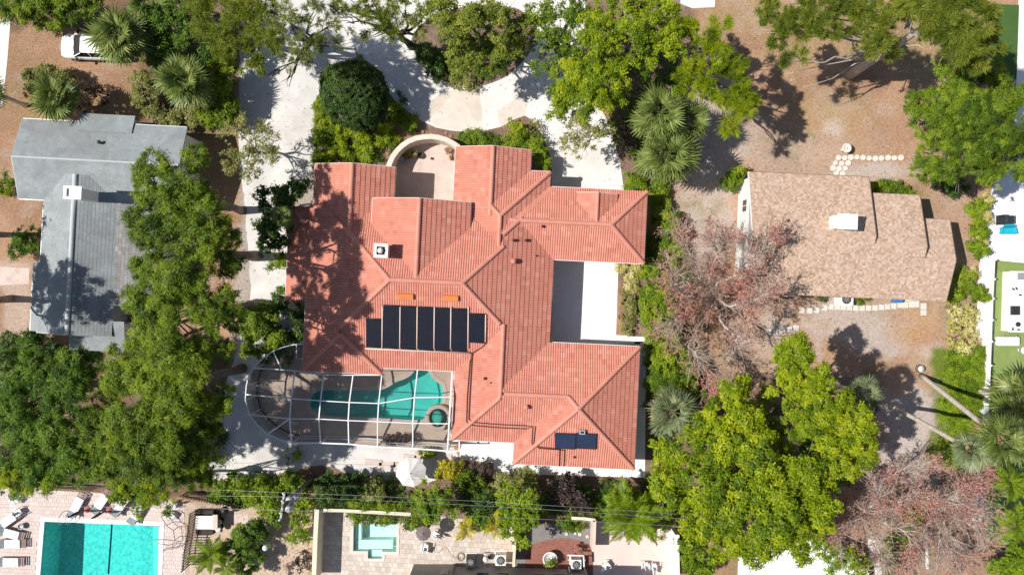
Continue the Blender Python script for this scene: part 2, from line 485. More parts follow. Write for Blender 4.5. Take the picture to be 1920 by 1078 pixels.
# ------------------------------------------------------------------ ground: one sheet to the horizon
def build_ground():
    st = 0.2
    xs = np.arange(-41, 41 + 1e-6, st); ys = np.arange(-24, 24 + 1e-6, st)
    X, Y = np.meshgrid(xs, ys)
    px = 960 + X * PPM; py = 539 - Y * PPM
    nx, ny = len(xs), len(ys)
    def fbm(scale, seed):
        g = np.zeros(X.shape)
        amp = 1.0; tot = 0
        for o in range(5):
            r = np.random.default_rng(seed + o)
            n = max(3, int(scale * 2 ** o))
            a = r.random((n + 2, int(n * 1.7) + 2))
            u = (X + 41) / 82 * (a.shape[1] - 1.001); v = (Y + 24) / 48 * (a.shape[0] - 1.001)
            i = u.astype(int); j = v.astype(int); fu = u - i; fv = v - j
            fu = fu * fu * (3 - 2 * fu); fv = fv * fv * (3 - 2 * fv)
            g += amp * ((a[j, i] * (1 - fu) + a[j, i + 1] * fu) * (1 - fv) + (a[j + 1, i] * (1 - fu) + a[j + 1, i + 1] * fu) * fv)
            tot += amp; amp *= 0.6
        return g / tot
    n1 = fbm(7, 1); n2 = fbm(16, 20); n3 = fbm(40, 50)
    C = np.zeros(X.shape + (3,))
    dry = np.array((0.450, 0.275, 0.172)); dry2 = np.array((0.345, 0.205, 0.128))
    k = np.clip((n2 - 0.35) / 0.3, 0, 1)[..., None]
    C[:] = dry * k + dry2 * (1 - k)
    def blend(mask, c):
        C[:] = C * (1 - mask[..., None]) + np.array(c) * mask[..., None]
    def ell(cx, cy, rx, ry, soft=0.35, wob=0.9):
        d = np.sqrt(((px - cx) / rx) ** 2 + ((py - cy) / ry) ** 2) + (n2 - 0.5) * wob * 1.6 + (n3 - 0.5) * wob
        return np.clip((1 + soft / 2 - d) / soft, 0, 1)
    def poly(pts, soft=8):
        m = in_poly(px + (n2 - .5) * 40 + (n3 - .5) * 30, py + (n1 - .5) * 30 + (n3[::-1] - .5) * 30, pts).astype(float)
        for _ in range(max(1, soft // 5)):
            m = (m + np.roll(m, 1, 0) + np.roll(m, -1, 0) + np.roll(m, 1, 1) + np.roll(m, -1, 1)) / 5
        return m
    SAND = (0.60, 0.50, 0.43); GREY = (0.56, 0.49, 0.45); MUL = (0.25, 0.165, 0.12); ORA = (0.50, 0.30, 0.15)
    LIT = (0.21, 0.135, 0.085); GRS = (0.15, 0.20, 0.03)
    # faint greenish dry grass on the lawns
    blend(np.clip((n1 - 0.53) / 0.12, 0, 1) * 0.35, (0.36, 0.27, 0.12))
    blend(ell(1560, 215, 60, 40, 1.2) * 0.6, (0.42, 0.31, 0.14))
    # beds and litter under the trees
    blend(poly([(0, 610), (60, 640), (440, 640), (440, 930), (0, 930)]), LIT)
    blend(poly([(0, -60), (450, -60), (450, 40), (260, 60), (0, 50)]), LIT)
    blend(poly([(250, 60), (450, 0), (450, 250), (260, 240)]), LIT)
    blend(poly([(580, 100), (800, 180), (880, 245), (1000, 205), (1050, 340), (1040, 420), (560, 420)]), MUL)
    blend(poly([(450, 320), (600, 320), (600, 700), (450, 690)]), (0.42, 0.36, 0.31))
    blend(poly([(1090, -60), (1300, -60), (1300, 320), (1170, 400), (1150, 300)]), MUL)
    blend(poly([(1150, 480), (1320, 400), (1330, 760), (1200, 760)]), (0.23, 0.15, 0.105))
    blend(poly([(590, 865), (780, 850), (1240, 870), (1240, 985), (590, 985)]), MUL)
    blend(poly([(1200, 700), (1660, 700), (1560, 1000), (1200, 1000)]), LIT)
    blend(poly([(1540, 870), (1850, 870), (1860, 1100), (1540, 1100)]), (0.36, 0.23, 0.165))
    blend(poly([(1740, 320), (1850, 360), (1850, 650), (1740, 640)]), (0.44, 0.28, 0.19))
    # sand showing through
    blend(ell(1340, 300, 55, 150, 0.9, 1.3) * 0.65, GREY)
    blend(ell(1490, 290, 150, 55, 0.8, 1.6) * 0.40, SAND)
    blend(ell(1560, 240, 32, 26, 0.8, 1.2) * 0.7, SAND)
    blend(ell(1640, 320, 85, 22, 0.6, 0.8) * 0.75, GREY)
    blend(ell(1290, 420, 40, 60, 0.9, 1.3) * 0.45, SAND)
    blend(ell(1580, 620, 130, 48, 0.6, 1.9) * 0.70, GREY)
    blend(ell(1440, 640, 70, 60, 0.8, 1.8) * 0.40, SAND)
    blend(ell(1745, 665, 45, 26, 0.8, 1.4) * 0.6, SAND)
    blend(ell(1700, 810, 52, 120, 0.5, 1.0) * 0.85, GREY)
    blend(ell(1715, 610, 42, 36, 0.9, 0.8) * .8, ORA)
    blend(ell(1665, 365, 62, 14, 0.5, 0.3), GRS)
    blend(poly([(1755, 650), (1850, 650), (1850, 880), (1740, 860)]), GRS)
    blend(poly([(345, 940), (590, 950), (590, 1100), (345, 1100)]), (0.60, 0.46, 0.35))
    blend(poly([(0, 480), (60, 490), (60, 620), (0, 620)]) * 0.5, SAND)
    blend(np.clip((n3 - 0.56) / 0.08, 0, 1) * 0.30, (0.40, 0.33, 0.28))
    blend(np.clip((n1[::-1] - 0.58) / 0.06, 0, 1) * np.clip((n3 - .45) / .1, 0, 1) * 0.35, (0.19, 0.19, 0.07))
    # wear at small scale
    C *= (0.86 + 0.28 * n3)[..., None]
    verts = np.stack([X.ravel(), Y.ravel(), np.zeros(X.size)], 1)
    # the lawns are not dead flat
    verts[:, 2] = 0.0
    idx = np.arange(nx * ny).reshape(ny, nx)
    F = np.stack([idx[:-1, :-1].ravel(), idx[:-1, 1:].ravel(), idx[1:, 1:].ravel(), idx[1:, :-1].ravel()], 1)
    cx = verts[F, 0].mean(1); cy = verts[F, 1].mean(1)
    keep = np.ones(len(F), bool)
    for p in POOLS.values():
        keep &= ~in_poly(cx, cy, offset_poly(p, 0.16))
    F = F[keep]
    faces = F.tolist()
    n = len(verts)
    R = 900.0
    out = [(-R, -R, 0), (R, -R, 0), (R, R, 0), (-R, R, 0)]
    cn = [idx[0, 0], idx[0, -1], idx[-1, -1], idx[-1, 0]]
    vv = verts.tolist() + out
    faces += [(n, n + 1, int(cn[1]), int(cn[0])), (n + 1, n + 2, int(cn[2]), int(cn[1])), (n + 2, n + 3, int(cn[3]), int(cn[2])), (n + 3, n, int(cn[0]), int(cn[3]))]
    me = bpy.data.meshes.new('ground')
    me.from_pydata(vv, [], faces)
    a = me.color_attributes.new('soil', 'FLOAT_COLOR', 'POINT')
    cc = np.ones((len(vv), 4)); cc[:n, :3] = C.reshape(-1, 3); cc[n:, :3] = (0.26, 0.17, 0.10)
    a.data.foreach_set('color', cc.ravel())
    m, nt, bs = new_mat('soil')
    at = nd(nt, 'ShaderNodeAttribute', attribute_name='soil')
    na = noise_node(nt, 5.0, 10, 0.78)
    nb = noise_node(nt, 45.0, 3, 0.7)
    g = ramp(nt, na.outputs[0], [(0.30, (0.60,) * 3), (0.52, (1.0,) * 3), (0.72, (1.30, 1.28, 1.24))])
    g2 = ramp(nt, nb.outputs[0], [(0.3, (0.72,) * 3), (0.7, (1.22,) * 3)])
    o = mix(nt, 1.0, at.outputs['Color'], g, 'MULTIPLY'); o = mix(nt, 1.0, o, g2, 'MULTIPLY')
    nt.links.new(o, bs.inputs['Base Color'])
    bs.inputs['Roughness'].default_value = 0.95; bs.inputs['Specular IOR Level'].default_value = 0.1
    bump(nt, bs, nb.outputs[0], 0.6, 0.05)
    link_mesh('ground', me, m)['kind'] = 'structure'
build_ground()

# sheets laid over the ground, each a few millimetres above the one below
sheet('gravel_path', [(446, -40), (592, -40), (640, 40), (672, 106), (645, 126), (606, 168), (591, 190), (588, 312), (574, 345), (545, 385), (548, 470), (546, 565), (562, 575), (556, 656), (524, 670), (484, 712), (478, 762), (502, 792), (560, 818), (700, 822), (850, 836), (868, 880), (800, 905), (735, 900), (690, 892), (600, 872), (520, 890), (400, 905), (392, 860), (425, 720), (470, 560), (462, 420), (448, 300), (450, 200)], 0.004, M['shell'], 0.16, 0.35)
sheet('driveway', [(590, -40), (1100, -40), (1096, 40), (1092, 110), (1118, 190), (1142, 232), (1162, 300), (1172, 372), (1034, 372), (1034, 300), (1018, 255), (998, 226), (984, 217), (962, 225), (940, 238), (912, 245), (885, 248), (850, 246), (818, 240), (788, 226), (762, 208), (742, 190), (722, 165), (705, 140), (688, 116), (672, 103), (640, 40)], 0.010, M['concrete'], 0.0)
sheet('driveway_slab', [(800, 222), (812, 185), (836, 172), (870, 168), (898, 171), (903, 205), (906, 243), (880, 245), (850, 243), (818, 237)], 0.014, M['slab'])
sheet('driveway_slab', [(932, 206), (958, 192), (976, 166), (990, 188), (984, 215), (962, 223), (938, 236)], 0.014, M['slab'])
sheet('planting_bed', [(768, 70), (778, 104), (794, 128), (815, 146), (842, 157), (868, 163), (890, 164), (915, 159), (940, 150), (962, 136), (985, 112), (1000, 85), (1010, 50), (985, 20), (930, 8), (860, 14), (800, 38)], 0.018, M['mulch'], 0.06, 0.5, 1)
sheet('courtyard', [(1030, 478), (1160, 481), (1155, 628), (1212, 632), (1214, 645), (1026, 646)], 0.010, M['concrete_clean'])
sheet('pavement', [(862, 828), (966, 826), (966, 860), (1190, 872), (1190, 640), (1212, 640), (1209, 895), (926, 887), (925, 868), (862, 861)], 0.010, M['concrete_clean'])
sheet('entry_patio', [(716, 330), (730, 296), (752, 270), (777, 258), (800, 254), (824, 258), (845, 268), (865, 280), (865, 420), (716, 420)], 0.012, M['patio'])
sheet('pool_deck', [(470, 735), (472, 705), (490, 680), (515, 662), (545, 650), (570, 646), (590, 640), (860, 640), (862, 832), (840, 840), (548, 826), (505, 806), (478, 772)], 0.014, M['deck'], holes=[POOLS['main']])
sheet('hotel_deck', [(-40, 912), (110, 915), (345, 942), (352, 1150), (-40, 1150)], 0.008, M['patio'], holes=[POOLS['hotel']])
sheet('terrace', [(592, 962), (600, 958), (770, 960), (968, 985), (966, 1150), (590, 1150)], 0.008, M['patio'], holes=[POOLS['plunge']])
sheet('gravel_court', [(966, 985), (1112, 975), (1112, 1150), (966, 1150)], 0.008, M['gray_ground'])
sheet('red_gravel_bed', [(985, 1038), (1000, 1020), (1030, 1010), (1058, 1008), (1085, 1012), (1112, 1022), (1112, 1080), (985, 1080)], 0.012, M['red_gravel'], 0.05, 0.4)
sheet('pink_terrace', [(1112, 975), (1268, 995), (1268, 1150), (1112, 1150)], 0.008, M['pink_terrace'])
sheet('white_paving', [(1868, 330), (1960, 290), (1960, 495), (1868, 489), (1862, 640), (1858, 780), (1848, 880), (1842, 980), (1820, 975), (1824, 880), (1846, 770), (1838, 730), (1856, 680), (1852, 650), (1830, 630), (1836, 500), (1848, 400)], 0.006, M['concrete_clean'], 0.08, 0.5)
sheet('artificial_turf', [(1866, 489), (1960, 497), (1960, 1040), (1846, 1010), (1856, 800)], 0.010, M['turf'])
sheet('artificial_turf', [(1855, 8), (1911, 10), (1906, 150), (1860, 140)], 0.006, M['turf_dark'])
sheet('pavement', [(1911, -40), (1990, -40), (1960, 330), (1900, 330), (1906, 140)], 0.004, M['concrete_clean'])
sheet('pavement', [(1272, -60), (1345, -60), (1340, 14), (1298, 16), (1276, 8)], 0.004, M['concrete'])
sheet('pavement', [(-80, 36), (20, 36), (14, 110), (4, 200), (-80, 200)], 0.004, M['concrete'])
sheet('pavement', [(-60, 497), (55, 503), (54, 532), (-60, 538)], 0.004, M['patio'])
sheet('pavement', [(1628, 1010), (1655, 1012), (1652, 1120), (1630, 1120)], 0.004, M['shell'], 0.05, 0.4)
sheet('driveway', [(1385, 1028), (1540, 1010), (1640, 1060), (1640, 1160), (1380, 1160)], 0.004, M['concrete_clean'])
sheet('road', [(-300, -160), (2300, -160), (2300, -60), (-300, -60)], 0.004, surf('asphalt', (0.055, 0.055, 0.057), 0.15))
def tile_field(name, px_poly, z, size, mat, ang, gap=0.006):
    poly = P2(px_poly); xs = [p[0] for p in poly]; ys = [p[1] for p in poly]
    c, sn = math.cos(ang), math.sin(ang); cx, cy = sum(xs) / len(xs), sum(ys) / len(ys)
    R = max(max(xs) - min(xs), max(ys) - min(ys)); n = int(R / size) + 2
    I, J = np.meshgrid(np.arange(-n, n), np.arange(-n, n)); I = I.ravel(); J = J.ravel()
    u = (I + .5 * (J % 2)) * size; v = J * size
    X = cx + u * c - v * sn; Y = cy + u * sn + v * c
    ok = in_poly(X, Y, poly)
    hole = np.zeros(ok.shape, bool)
    for p in POOLS.values(): hole |= in_poly(X, Y, offset_poly(p, .34))
    ok &= ~hole
    X, Y = X[ok], Y[ok]; V = []; F = []; tn = []
    h = size / 2 - gap
    for x, y in zip(X, Y):
        zz = z + rnd.uniform(0, .006); b = len(V)
        for (a, d, q) in ((-h, -h, 1), (h, -h, 1), (h, h, 1), (-h, h, 1), (-h, -h, 0), (h, -h, 0), (h, h, 0), (-h, h, 0)):
            V.append((x + a * c - d * sn, y + a * sn + d * c, zz if q else z - .03))
        F += [(b, b + 1, b + 2, b + 3), (b + 4, b + 5, b + 1, b), (b + 5, b + 6, b + 2, b + 1), (b + 6, b + 7, b + 3, b + 2), (b + 7, b + 4, b, b + 3)]; tn += [rnd.random()] * 5
    me = bpy.data.meshes.new(name); me.from_pydata(V, [], F)
    at = me.attributes.new('tint', 'FLOAT', 'FACE'); at.data.foreach_set('value', tn)
    o = link_mesh(name, me, mat); o['kind'] = 'stuff'
TRAV = tinted('travertine', [(0, (0.58, 0.485, 0.41)), (0.5, (0.66, 0.565, 0.49)), (1, (0.73, 0.65, 0.57))], rough=0.85, var=0.16, scale=1.5)
PINKP = tinted('pink_paver', [(0, (0.63, 0.515, 0.465)), (0.5, (0.66, 0.55, 0.50)), (1, (0.70, 0.60, 0.55))], rough=0.85, var=0.07, scale=1.0)
tile_field('terrace_pavers', [(598, 962), (770, 963), (964, 988), (962, 1150), (596, 1150)], 0.030, 0.36, TRAV, -.05)
tile_field('deck_pavers', [(-40, 914), (110, 917), (342, 944), (348, 1150), (-40, 1150)], 0.030, 0.30, PINKP, -.05)
sheet('paving', [(425, 962), (466, 964), (464, 981), (420, 980)], 0.006, M['patio'])
sheet('brick_patch', [(-10, 1062), (20, 1062), (18, 1100), (-10, 1100)], 0.012, M['brick'])

# ------------------------------------------------------------------ roofs
TH = math.radians(-2.7)       # the plots are turned a little against the frame
def roof_frame(th):
    c, s_ = math.cos(th), math.sin(th)
    return lambda u, v: (c * u - s_ * v, s_ * u + c * v), lambda x, y: (c * x + s_ * y, -s_ * x + c * y)

PROFILE_RIB = [(0.0, 0.0), (0.20, 0.030), (0.40, 0.042), (0.60, 0.042), (0.80, 0.030)]
PROFILE_FLAT = [(0.0, 0.0)]

class Plane:
    """one roof plane: eave point o (local), up-slope direction v (local), eave height, slope"""
    def __init__(s, o, v, ze, sl, to_w, to_l):
        s.o = Vector(o); s.v = Vector(v); s.ze = ze; s.sl = sl; s.to_w = to_w; s.to_l = to_l
    def z(s, p): return s.ze + s.sl * (Vector(p) - s.o).dot(s.v)
    def world(s, p):
        x, y = s.to_w(p[0], p[1]); return Vector((x, y, s.z(p)))
    def normal(s):
        c = 1 / math.sqrt(1 + s.sl ** 2)
        n = -s.v * s.sl * c
        x, y = s.to_w(n[0], n[1])
        return Vector((x, y, c))
    def hit(s, px, py):
        g = W(px, py, 0)
        gl = Vector(s.to_l(g.x, g.y))
        lam = (H - s.ze + s.sl * s.o.dot(s.v)) / (H + s.sl * gl.dot(s.v))
        return s.world(gl * lam)

def roof_face(name, plane, poly, mat, parent, cuts=(), pitch=0.165, course=0.35, lip=0.036, profile=PROFILE_RIB, per=2, jitter=0.0):
    """tiles laid in courses over one convex roof plane (poly in local plan coordinates)"""
    o = plane.o; V = plane.v; U = Vector((V.y, -V.x))
    cs = 1 / math.sqrt(1 + plane.sl ** 2); sn = plane.sl * cs
    uv = [((Vector(p) - o).dot(U), (Vector(p) - o).dot(V) / cs) for p in poly]
    u0 = min(p[0] for p in uv); u1 = max(p[0] for p in uv)
    t0 = min(p[1] for p in uv); t1 = max(p[1] for p in uv)
    for (nx, ny, c) in cuts:      # shrink the box where a cut lies along an axis of the face
        a = nx * U.x + ny * U.y; b = (nx * V.x + ny * V.y) * cs; d = c - (nx * o.x + ny * o.y)
        if abs(b) < 1e-6 and a > 0: u0 = max(u0, d / a)
        if abs(b) < 1e-6 and a < 0: u1 = min(u1, d / a)
        if abs(a) < 1e-6 and b > 0: t0 = max(t0, d / b)
        if abs(a) < 1e-6 and b < 0: t1 = min(t1, d / b)
    k0 = math.floor(u0 / pitch); k1 = math.ceil(u1 / pitch)
    us = []; uh = []; ui = []
    for k in range(k0, k1):
        for (f, h) in profile:
            us.append((k + f) * pitch); uh.append(h); ui.append(k)
    us.append(k1 * pitch); uh.append(0.0)
    us = np.array(us); uh = np.array(uh); ui = np.array(ui)
    c0 = math.floor(t0 / course); c1 = math.ceil(t1 / course)
    rows_t = []; rows_h = []
    for c in range(c0, c1):
        rows_t += [c * course, (c + 1) * course]; rows_h += [lip, 0.004]
    rows_t = np.array(rows_t); rows_h = np.array(rows_h)
    nu, nr = len(us), len(rows_t)
    UU, TT = np.meshgrid(us, rows_t)
    HH = uh[None, :] + rows_h[:, None]
    ver = np.stack([UU.ravel(), TT.ravel(), HH.ravel()], 1)
    idx = np.arange(nu * nr).reshape(nr, nu)
    F = np.stack([idx[:-1, :-1], idx[:-1, 1:], idx[1:, 1:], idx[1:, :-1]], -1)
    # drop quads well outside the polygon before clipping
    tl = np.random.default_rng(abs(hash((round(u0, 2), round(t1, 2)))) % 100000)
    tab = tl.random((c1 - c0 + 2, (k1 - k0) // per + 3))
    row_c = (np.arange(nr - 1) // 2)
    tint = tab[row_c[:, None], ((ui - k0) // per)[None, :]]
    if jitter:
        pass
    Fq = F.reshape(-1, 4); tq = tint.ravel()
    cen = ver[Fq].mean(1)
    cx = sum(p[0] for p in uv) / len(uv); cy = sum(p[1] for p in uv) / len(uv)
    planes = []
    n = len(uv)
    for i in range(n):
        a = Vector(uv[i]); b = Vector(uv[(i + 1) % n])
        e = b - a
        if e.length < 1e-4: continue
        nn = Vector((e.y, -e.x)).normalized()
        if nn.dot(Vector((cx, cy)) - a) > 0: nn = -nn
        planes.append((nn, a))
    for (nx, ny, c) in cuts:
        a = nx * U.x + ny * U.y; b = (nx * V.x + ny * V.y) * cs; d = c - (nx * o.x + ny * o.y)
        L = math.hypot(a, b)
        nn = Vector((-a / L, -b / L)); planes.append((nn, -nn * (d / L)))
    keep = np.ones(len(Fq), bool)
    for nn, a in planes:
        keep &= ((cen[:, 0] - a.x) * nn.x + (cen[:, 1] - a.y) * nn.y) < 0.45
    Fq = Fq[keep]; tq = tq[keep]
    if len(Fq) == 0: return None
    used, inv = np.unique(Fq.ravel(), return_inverse=True)
    ver = ver[used]; Fq = inv.reshape(-1, 4)
    me = bpy.data.meshes.new(name)
    me.from_pydata(ver.tolist(), [], Fq.tolist())
    at = me.attributes.new('tint', 'FLOAT', 'FACE'); at.data.foreach_set('value', tq.astype(np.float32))
    bm = bmesh.new(); bm.from_mesh(me)
    for nn, a in planes:
        bmesh.ops.bisect_plane(bm, geom=bm.verts[:] + bm.edges[:] + bm.faces[:], dist=1e-5, plane_co=(a.x, a.y, 0), plane_no=(nn.x, nn.y, 0), clear_outer=True)
    nrm_l = -V * sn
    for v in bm.verts:
        u, t, h = v.co
        p = o + U * u + V * (t * cs) + nrm_l * h
        x, y = plane.to_w(p.x, p.y)
        v.co = (x, y, plane.ze + t * sn + cs * h)
    bm.normal_update()
    if sum(f.normal.z for f in bm.faces) < 0: bmesh.ops.reverse_faces(bm, faces=bm.faces[:])
    bm.to_mesh(me); bm.free()
    ob = link_mesh(name, me, mat, parent)
    ob['kind'] = 'stuff'
    return ob

def cap_line(a, b, mat, parent, r=0.150, name='ridge_cap', seg=0.40):
    """half-round cap tiles overlapping along a ridge or a hip"""
    a = Vector(a); b = Vector(b); d = b - a; L = d.length
    if L < 0.2: return
    d.normalize()
    side = d.cross(Vector((0, 0, 1))).normalized(); up = side.cross(d).normalized()
    n = max(1, round(L / seg)); me = bpy.data.meshes.new(name)
    vs_ = []; fs = []; tint = []
    for i in range(2 * n):            # each cap tile: its own short barrel, lapped a little over the next
        k2 = i // 2
        p = a + d * (L * (k2 + (i % 2)) / n); rr = r * (1.025 if i % 2 else 1.0)
        for k in range(7):
            an = math.pi * k / 6
            vs_.append(tuple(p + side * rr * math.cos(an) * 1.05 + up * (rr * math.sin(an) * 0.9 - 0.02)))
    for i in range(2 * n - 1):
        if i % 2 == 0: t = rnd.random()
        for k in range(6):
            fs.append((i * 7 + k, i * 7 + k + 1, (i + 1) * 7 + k + 1, (i + 1) * 7 + k)); tint.append(t)
    fs.append(tuple(range(7))); fs.append(tuple((2 * n - 1) * 7 + k for k in range(6, -1, -1))); tint += [.3, .3]
    me.from_pydata(vs_, [], fs)
    at = me.attributes.new('tint', 'FLOAT', 'FACE'); at.data.foreach_set('value', tint)
    bm = bmesh.new(); bm.from_mesh(me); bmesh.ops.recalc_face_normals(bm, faces=bm.faces[:]); bm.to_mesh(me); bm.free()
    return link_mesh(name, me, mat, parent)

class Block:
    """hip or gable roof over a rectangle (local coordinates), eaves at ze"""
    def __init__(s, x0, x1, y0, y1, ze, sl, axis, hips, fr):
        s.x0, s.x1, s.y0, s.y1, s.ze, s.sl, s.axis, s.hips = x0, x1, y0, y1, ze, sl, axis, hips
        s.to_w, s.to_l = fr
        p = lambda o, v: Plane(o, v, ze, sl, s.to_w, s.to_l)
        s.P = {'S': p((x0, y0), (0, 1)), 'N': p((x0, y1), (0, -1)), 'W': p((x0, y0), (1, 0)), 'E': p((x1, y0), (-1, 0))}
        if axis == 'x':
            hw = (y1 - y0) / 2; yr = (y0 + y1) / 2
            xa = x0 + (hw if 'W' in hips else 0); xb = x1 - (hw if 'E' in hips else 0)
            if xa > xb: xa = xb = (xa + xb) / 2
            s.A, s.B = (xa, yr), (xb, yr)
            s.F = {'S': [(x0, y0), (x1, y0), s.B, s.A], 'N': [(x1, y1), (x0, y1), s.A, s.B]}
            if 'W' in hips: s.F['W'] = [(x0, y1), (x0, y0), s.A]
            if 'E' in hips: s.F['E'] = [(x1, y0), (x1, y1), s.B]
        else:
            hw = (x1 - x0) / 2; xr = (x0 + x1) / 2
            ya = y0 + (hw if 'S' in hips else 0); yb = y1 - (hw if 'N' in hips else 0)
            if ya > yb: ya = yb = (ya + yb) / 2
            s.A, s.B = (xr, ya), (xr, yb)
            s.F = {'W': [(x0, y1), (x0, y0), s.A, s.B], 'E': [(x1, y0), (x1, y1), s.B, s.A]}
            if 'S' in hips: s.F['S'] = [(x0, y0), (x1, y0), s.A]
            if 'N' in hips: s.F['N'] = [(x1, y1), (x0, y1), s.B]
        s.zr = ze + sl * hw
        s.hw = hw
    def w(s, p, z):
        x, y = s.to_w(p[0], p[1]); return Vector((x, y, z))
    def faces(s, which, mat, parent, cuts={}, **kw):
        for f in which:
            if f in s.F: roof_face('roof_slope', s.P[f], s.F[f], mat, parent, cuts.get(f, ()), **kw)
    def caps(s, mat, parent, ridge=True, corners='all', r=0.150, up=0.045):
        if ridge and (Vector(s.A) - Vector(s.B)).length > 0.3:
            cap_line(s.w(s.A, s.zr + up), s.w(s.B, s.zr + up), mat, parent, r)
        cor = {'SW': (s.x0, s.y0), 'SE': (s.x1, s.y0), 'NE': (s.x1, s.y1), 'NW': (s.x0, s.y1)}
        for k, c in cor.items():
            if corners != 'all' and k not in corners: continue
            hip = (('W' in s.hips and 'W' in k) or ('E' in s.hips and 'E' in k)) if s.axis == 'x' else (('S' in s.hips and 'S' in k) or ('N' in s.hips and 'N' in k))
            if not hip: continue
            if s.axis == 'x': e = s.A if 'W' in k else s.B
            else: e = s.A if 'S' in k else s.B
            cap_line(s.w(c, s.ze + up), s.w(e, s.zr + up), mat, parent, r)
    def walls(s, parent, mat, inset=0.5, gable=True, z1=None):
        x0, x1, y0, y1 = s.x0 + inset, s.x1 - inset, s.y0 + inset, s.y1 - inset
        if s.axis == 'y':
            if 'S' not in s.hips: y0 = s.y0 + 0.12
            if 'N' not in s.hips: y1 = s.y1 - 0.12
        else:
            if 'W' not in s.hips: x0 = s.x0 + 0.12
            if 'E' not in s.hips: x1 = s.x1 - 0.12
        zt = s.ze + s.sl * inset - 0.06
        b = MB()
        b.prism([s.to_w(x0, y0), s.to_w(x1, y0), s.to_w(x1, y1), s.to_w(x0, y1)], 0.0, zt)
        def tri(pts):
            b.add([s.w(p, z) for p, z in pts], [(0, 1, 2), (2, 1, 0)])
        zr = s.zr - 0.06
        if s.axis == 'y':
            for sd, y in (('S', y0), ('N', y1)):
                if sd not in s.hips: tri([((x0, y), zt), ((x1, y), zt), (((s.x0 + s.x1) / 2, y), zr)])
        else:
            for sd, x in (('W', x0), ('E', x1)):
                if sd not in s.hips: tri([((x, y0), zt), ((x, y1), zt), ((x, (s.y0 + s.y1) / 2), zr)])
        return b.build('wall', mat, parent)
    def gutter(s, sides, mat, parent, drop=0.10, wd=0.07, part=None):
        """edge boards along the eaves; part = (from, to) fractions"""
        for sd in sides:
            c = {'S': ((s.x0, s.y0), (s.x1, s.y0), (0, -1)), 'N': ((s.x0, s.y1), (s.x1, s.y1), (0, 1)), 'W': ((s.x0, s.y0), (s.x0, s.y1), (-1, 0)), 'E': ((s.x1, s.y0), (s.x1, s.y1), (1, 0))}[sd]
            a, b, n = Vector(c[0]), Vector(c[1]), Vector(c[2])
            if part: a, b = a.lerp(b, part[0]), a.lerp(b, part[1])
            a2 = a + n * wd / 2 * 0.9; b2 = b + n * wd / 2 * 0.9
            MB().beam(s.w(a2, s.ze - drop / 2 - 0.01), s.w(b2, s.ze - drop / 2 - 0.01), wd, drop).build('gutter', mat, parent)
    def rake(s, sides, mat, parent):
        """edge boards up the gables"""
        for sd in sides:
            if s.axis == 'y':
                y = s.y0 if sd == 'S' else s.y1; n = -0.03 if sd == 'S' else 0.03
                pts = [((s.x0, y + n), s.ze), (((s.x0 + s.x1) / 2, y + n), s.zr), ((s.x1, y + n), s.ze)]
            else:
                x = s.x0 if sd == 'W' else s.x1; n = -0.03 if sd == 'W' else 0.03
                pts = [((x + n, s.y0), s.ze), ((x + n, (s.y0 + s.y1) / 2), s.zr), ((x + n, s.y1), s.ze)]
            b = MB()
            for (p, z), (q, z2) in zip(pts[:-1], pts[1:]):
                b.beam(s.w(p, z - 0.07), s.w(q, z2 - 0.07), 0.05, 0.14)
            b.build('barge_board', M['stucco_pink'] if mat is M['trim'] and s.sl > .37 else mat, parent)

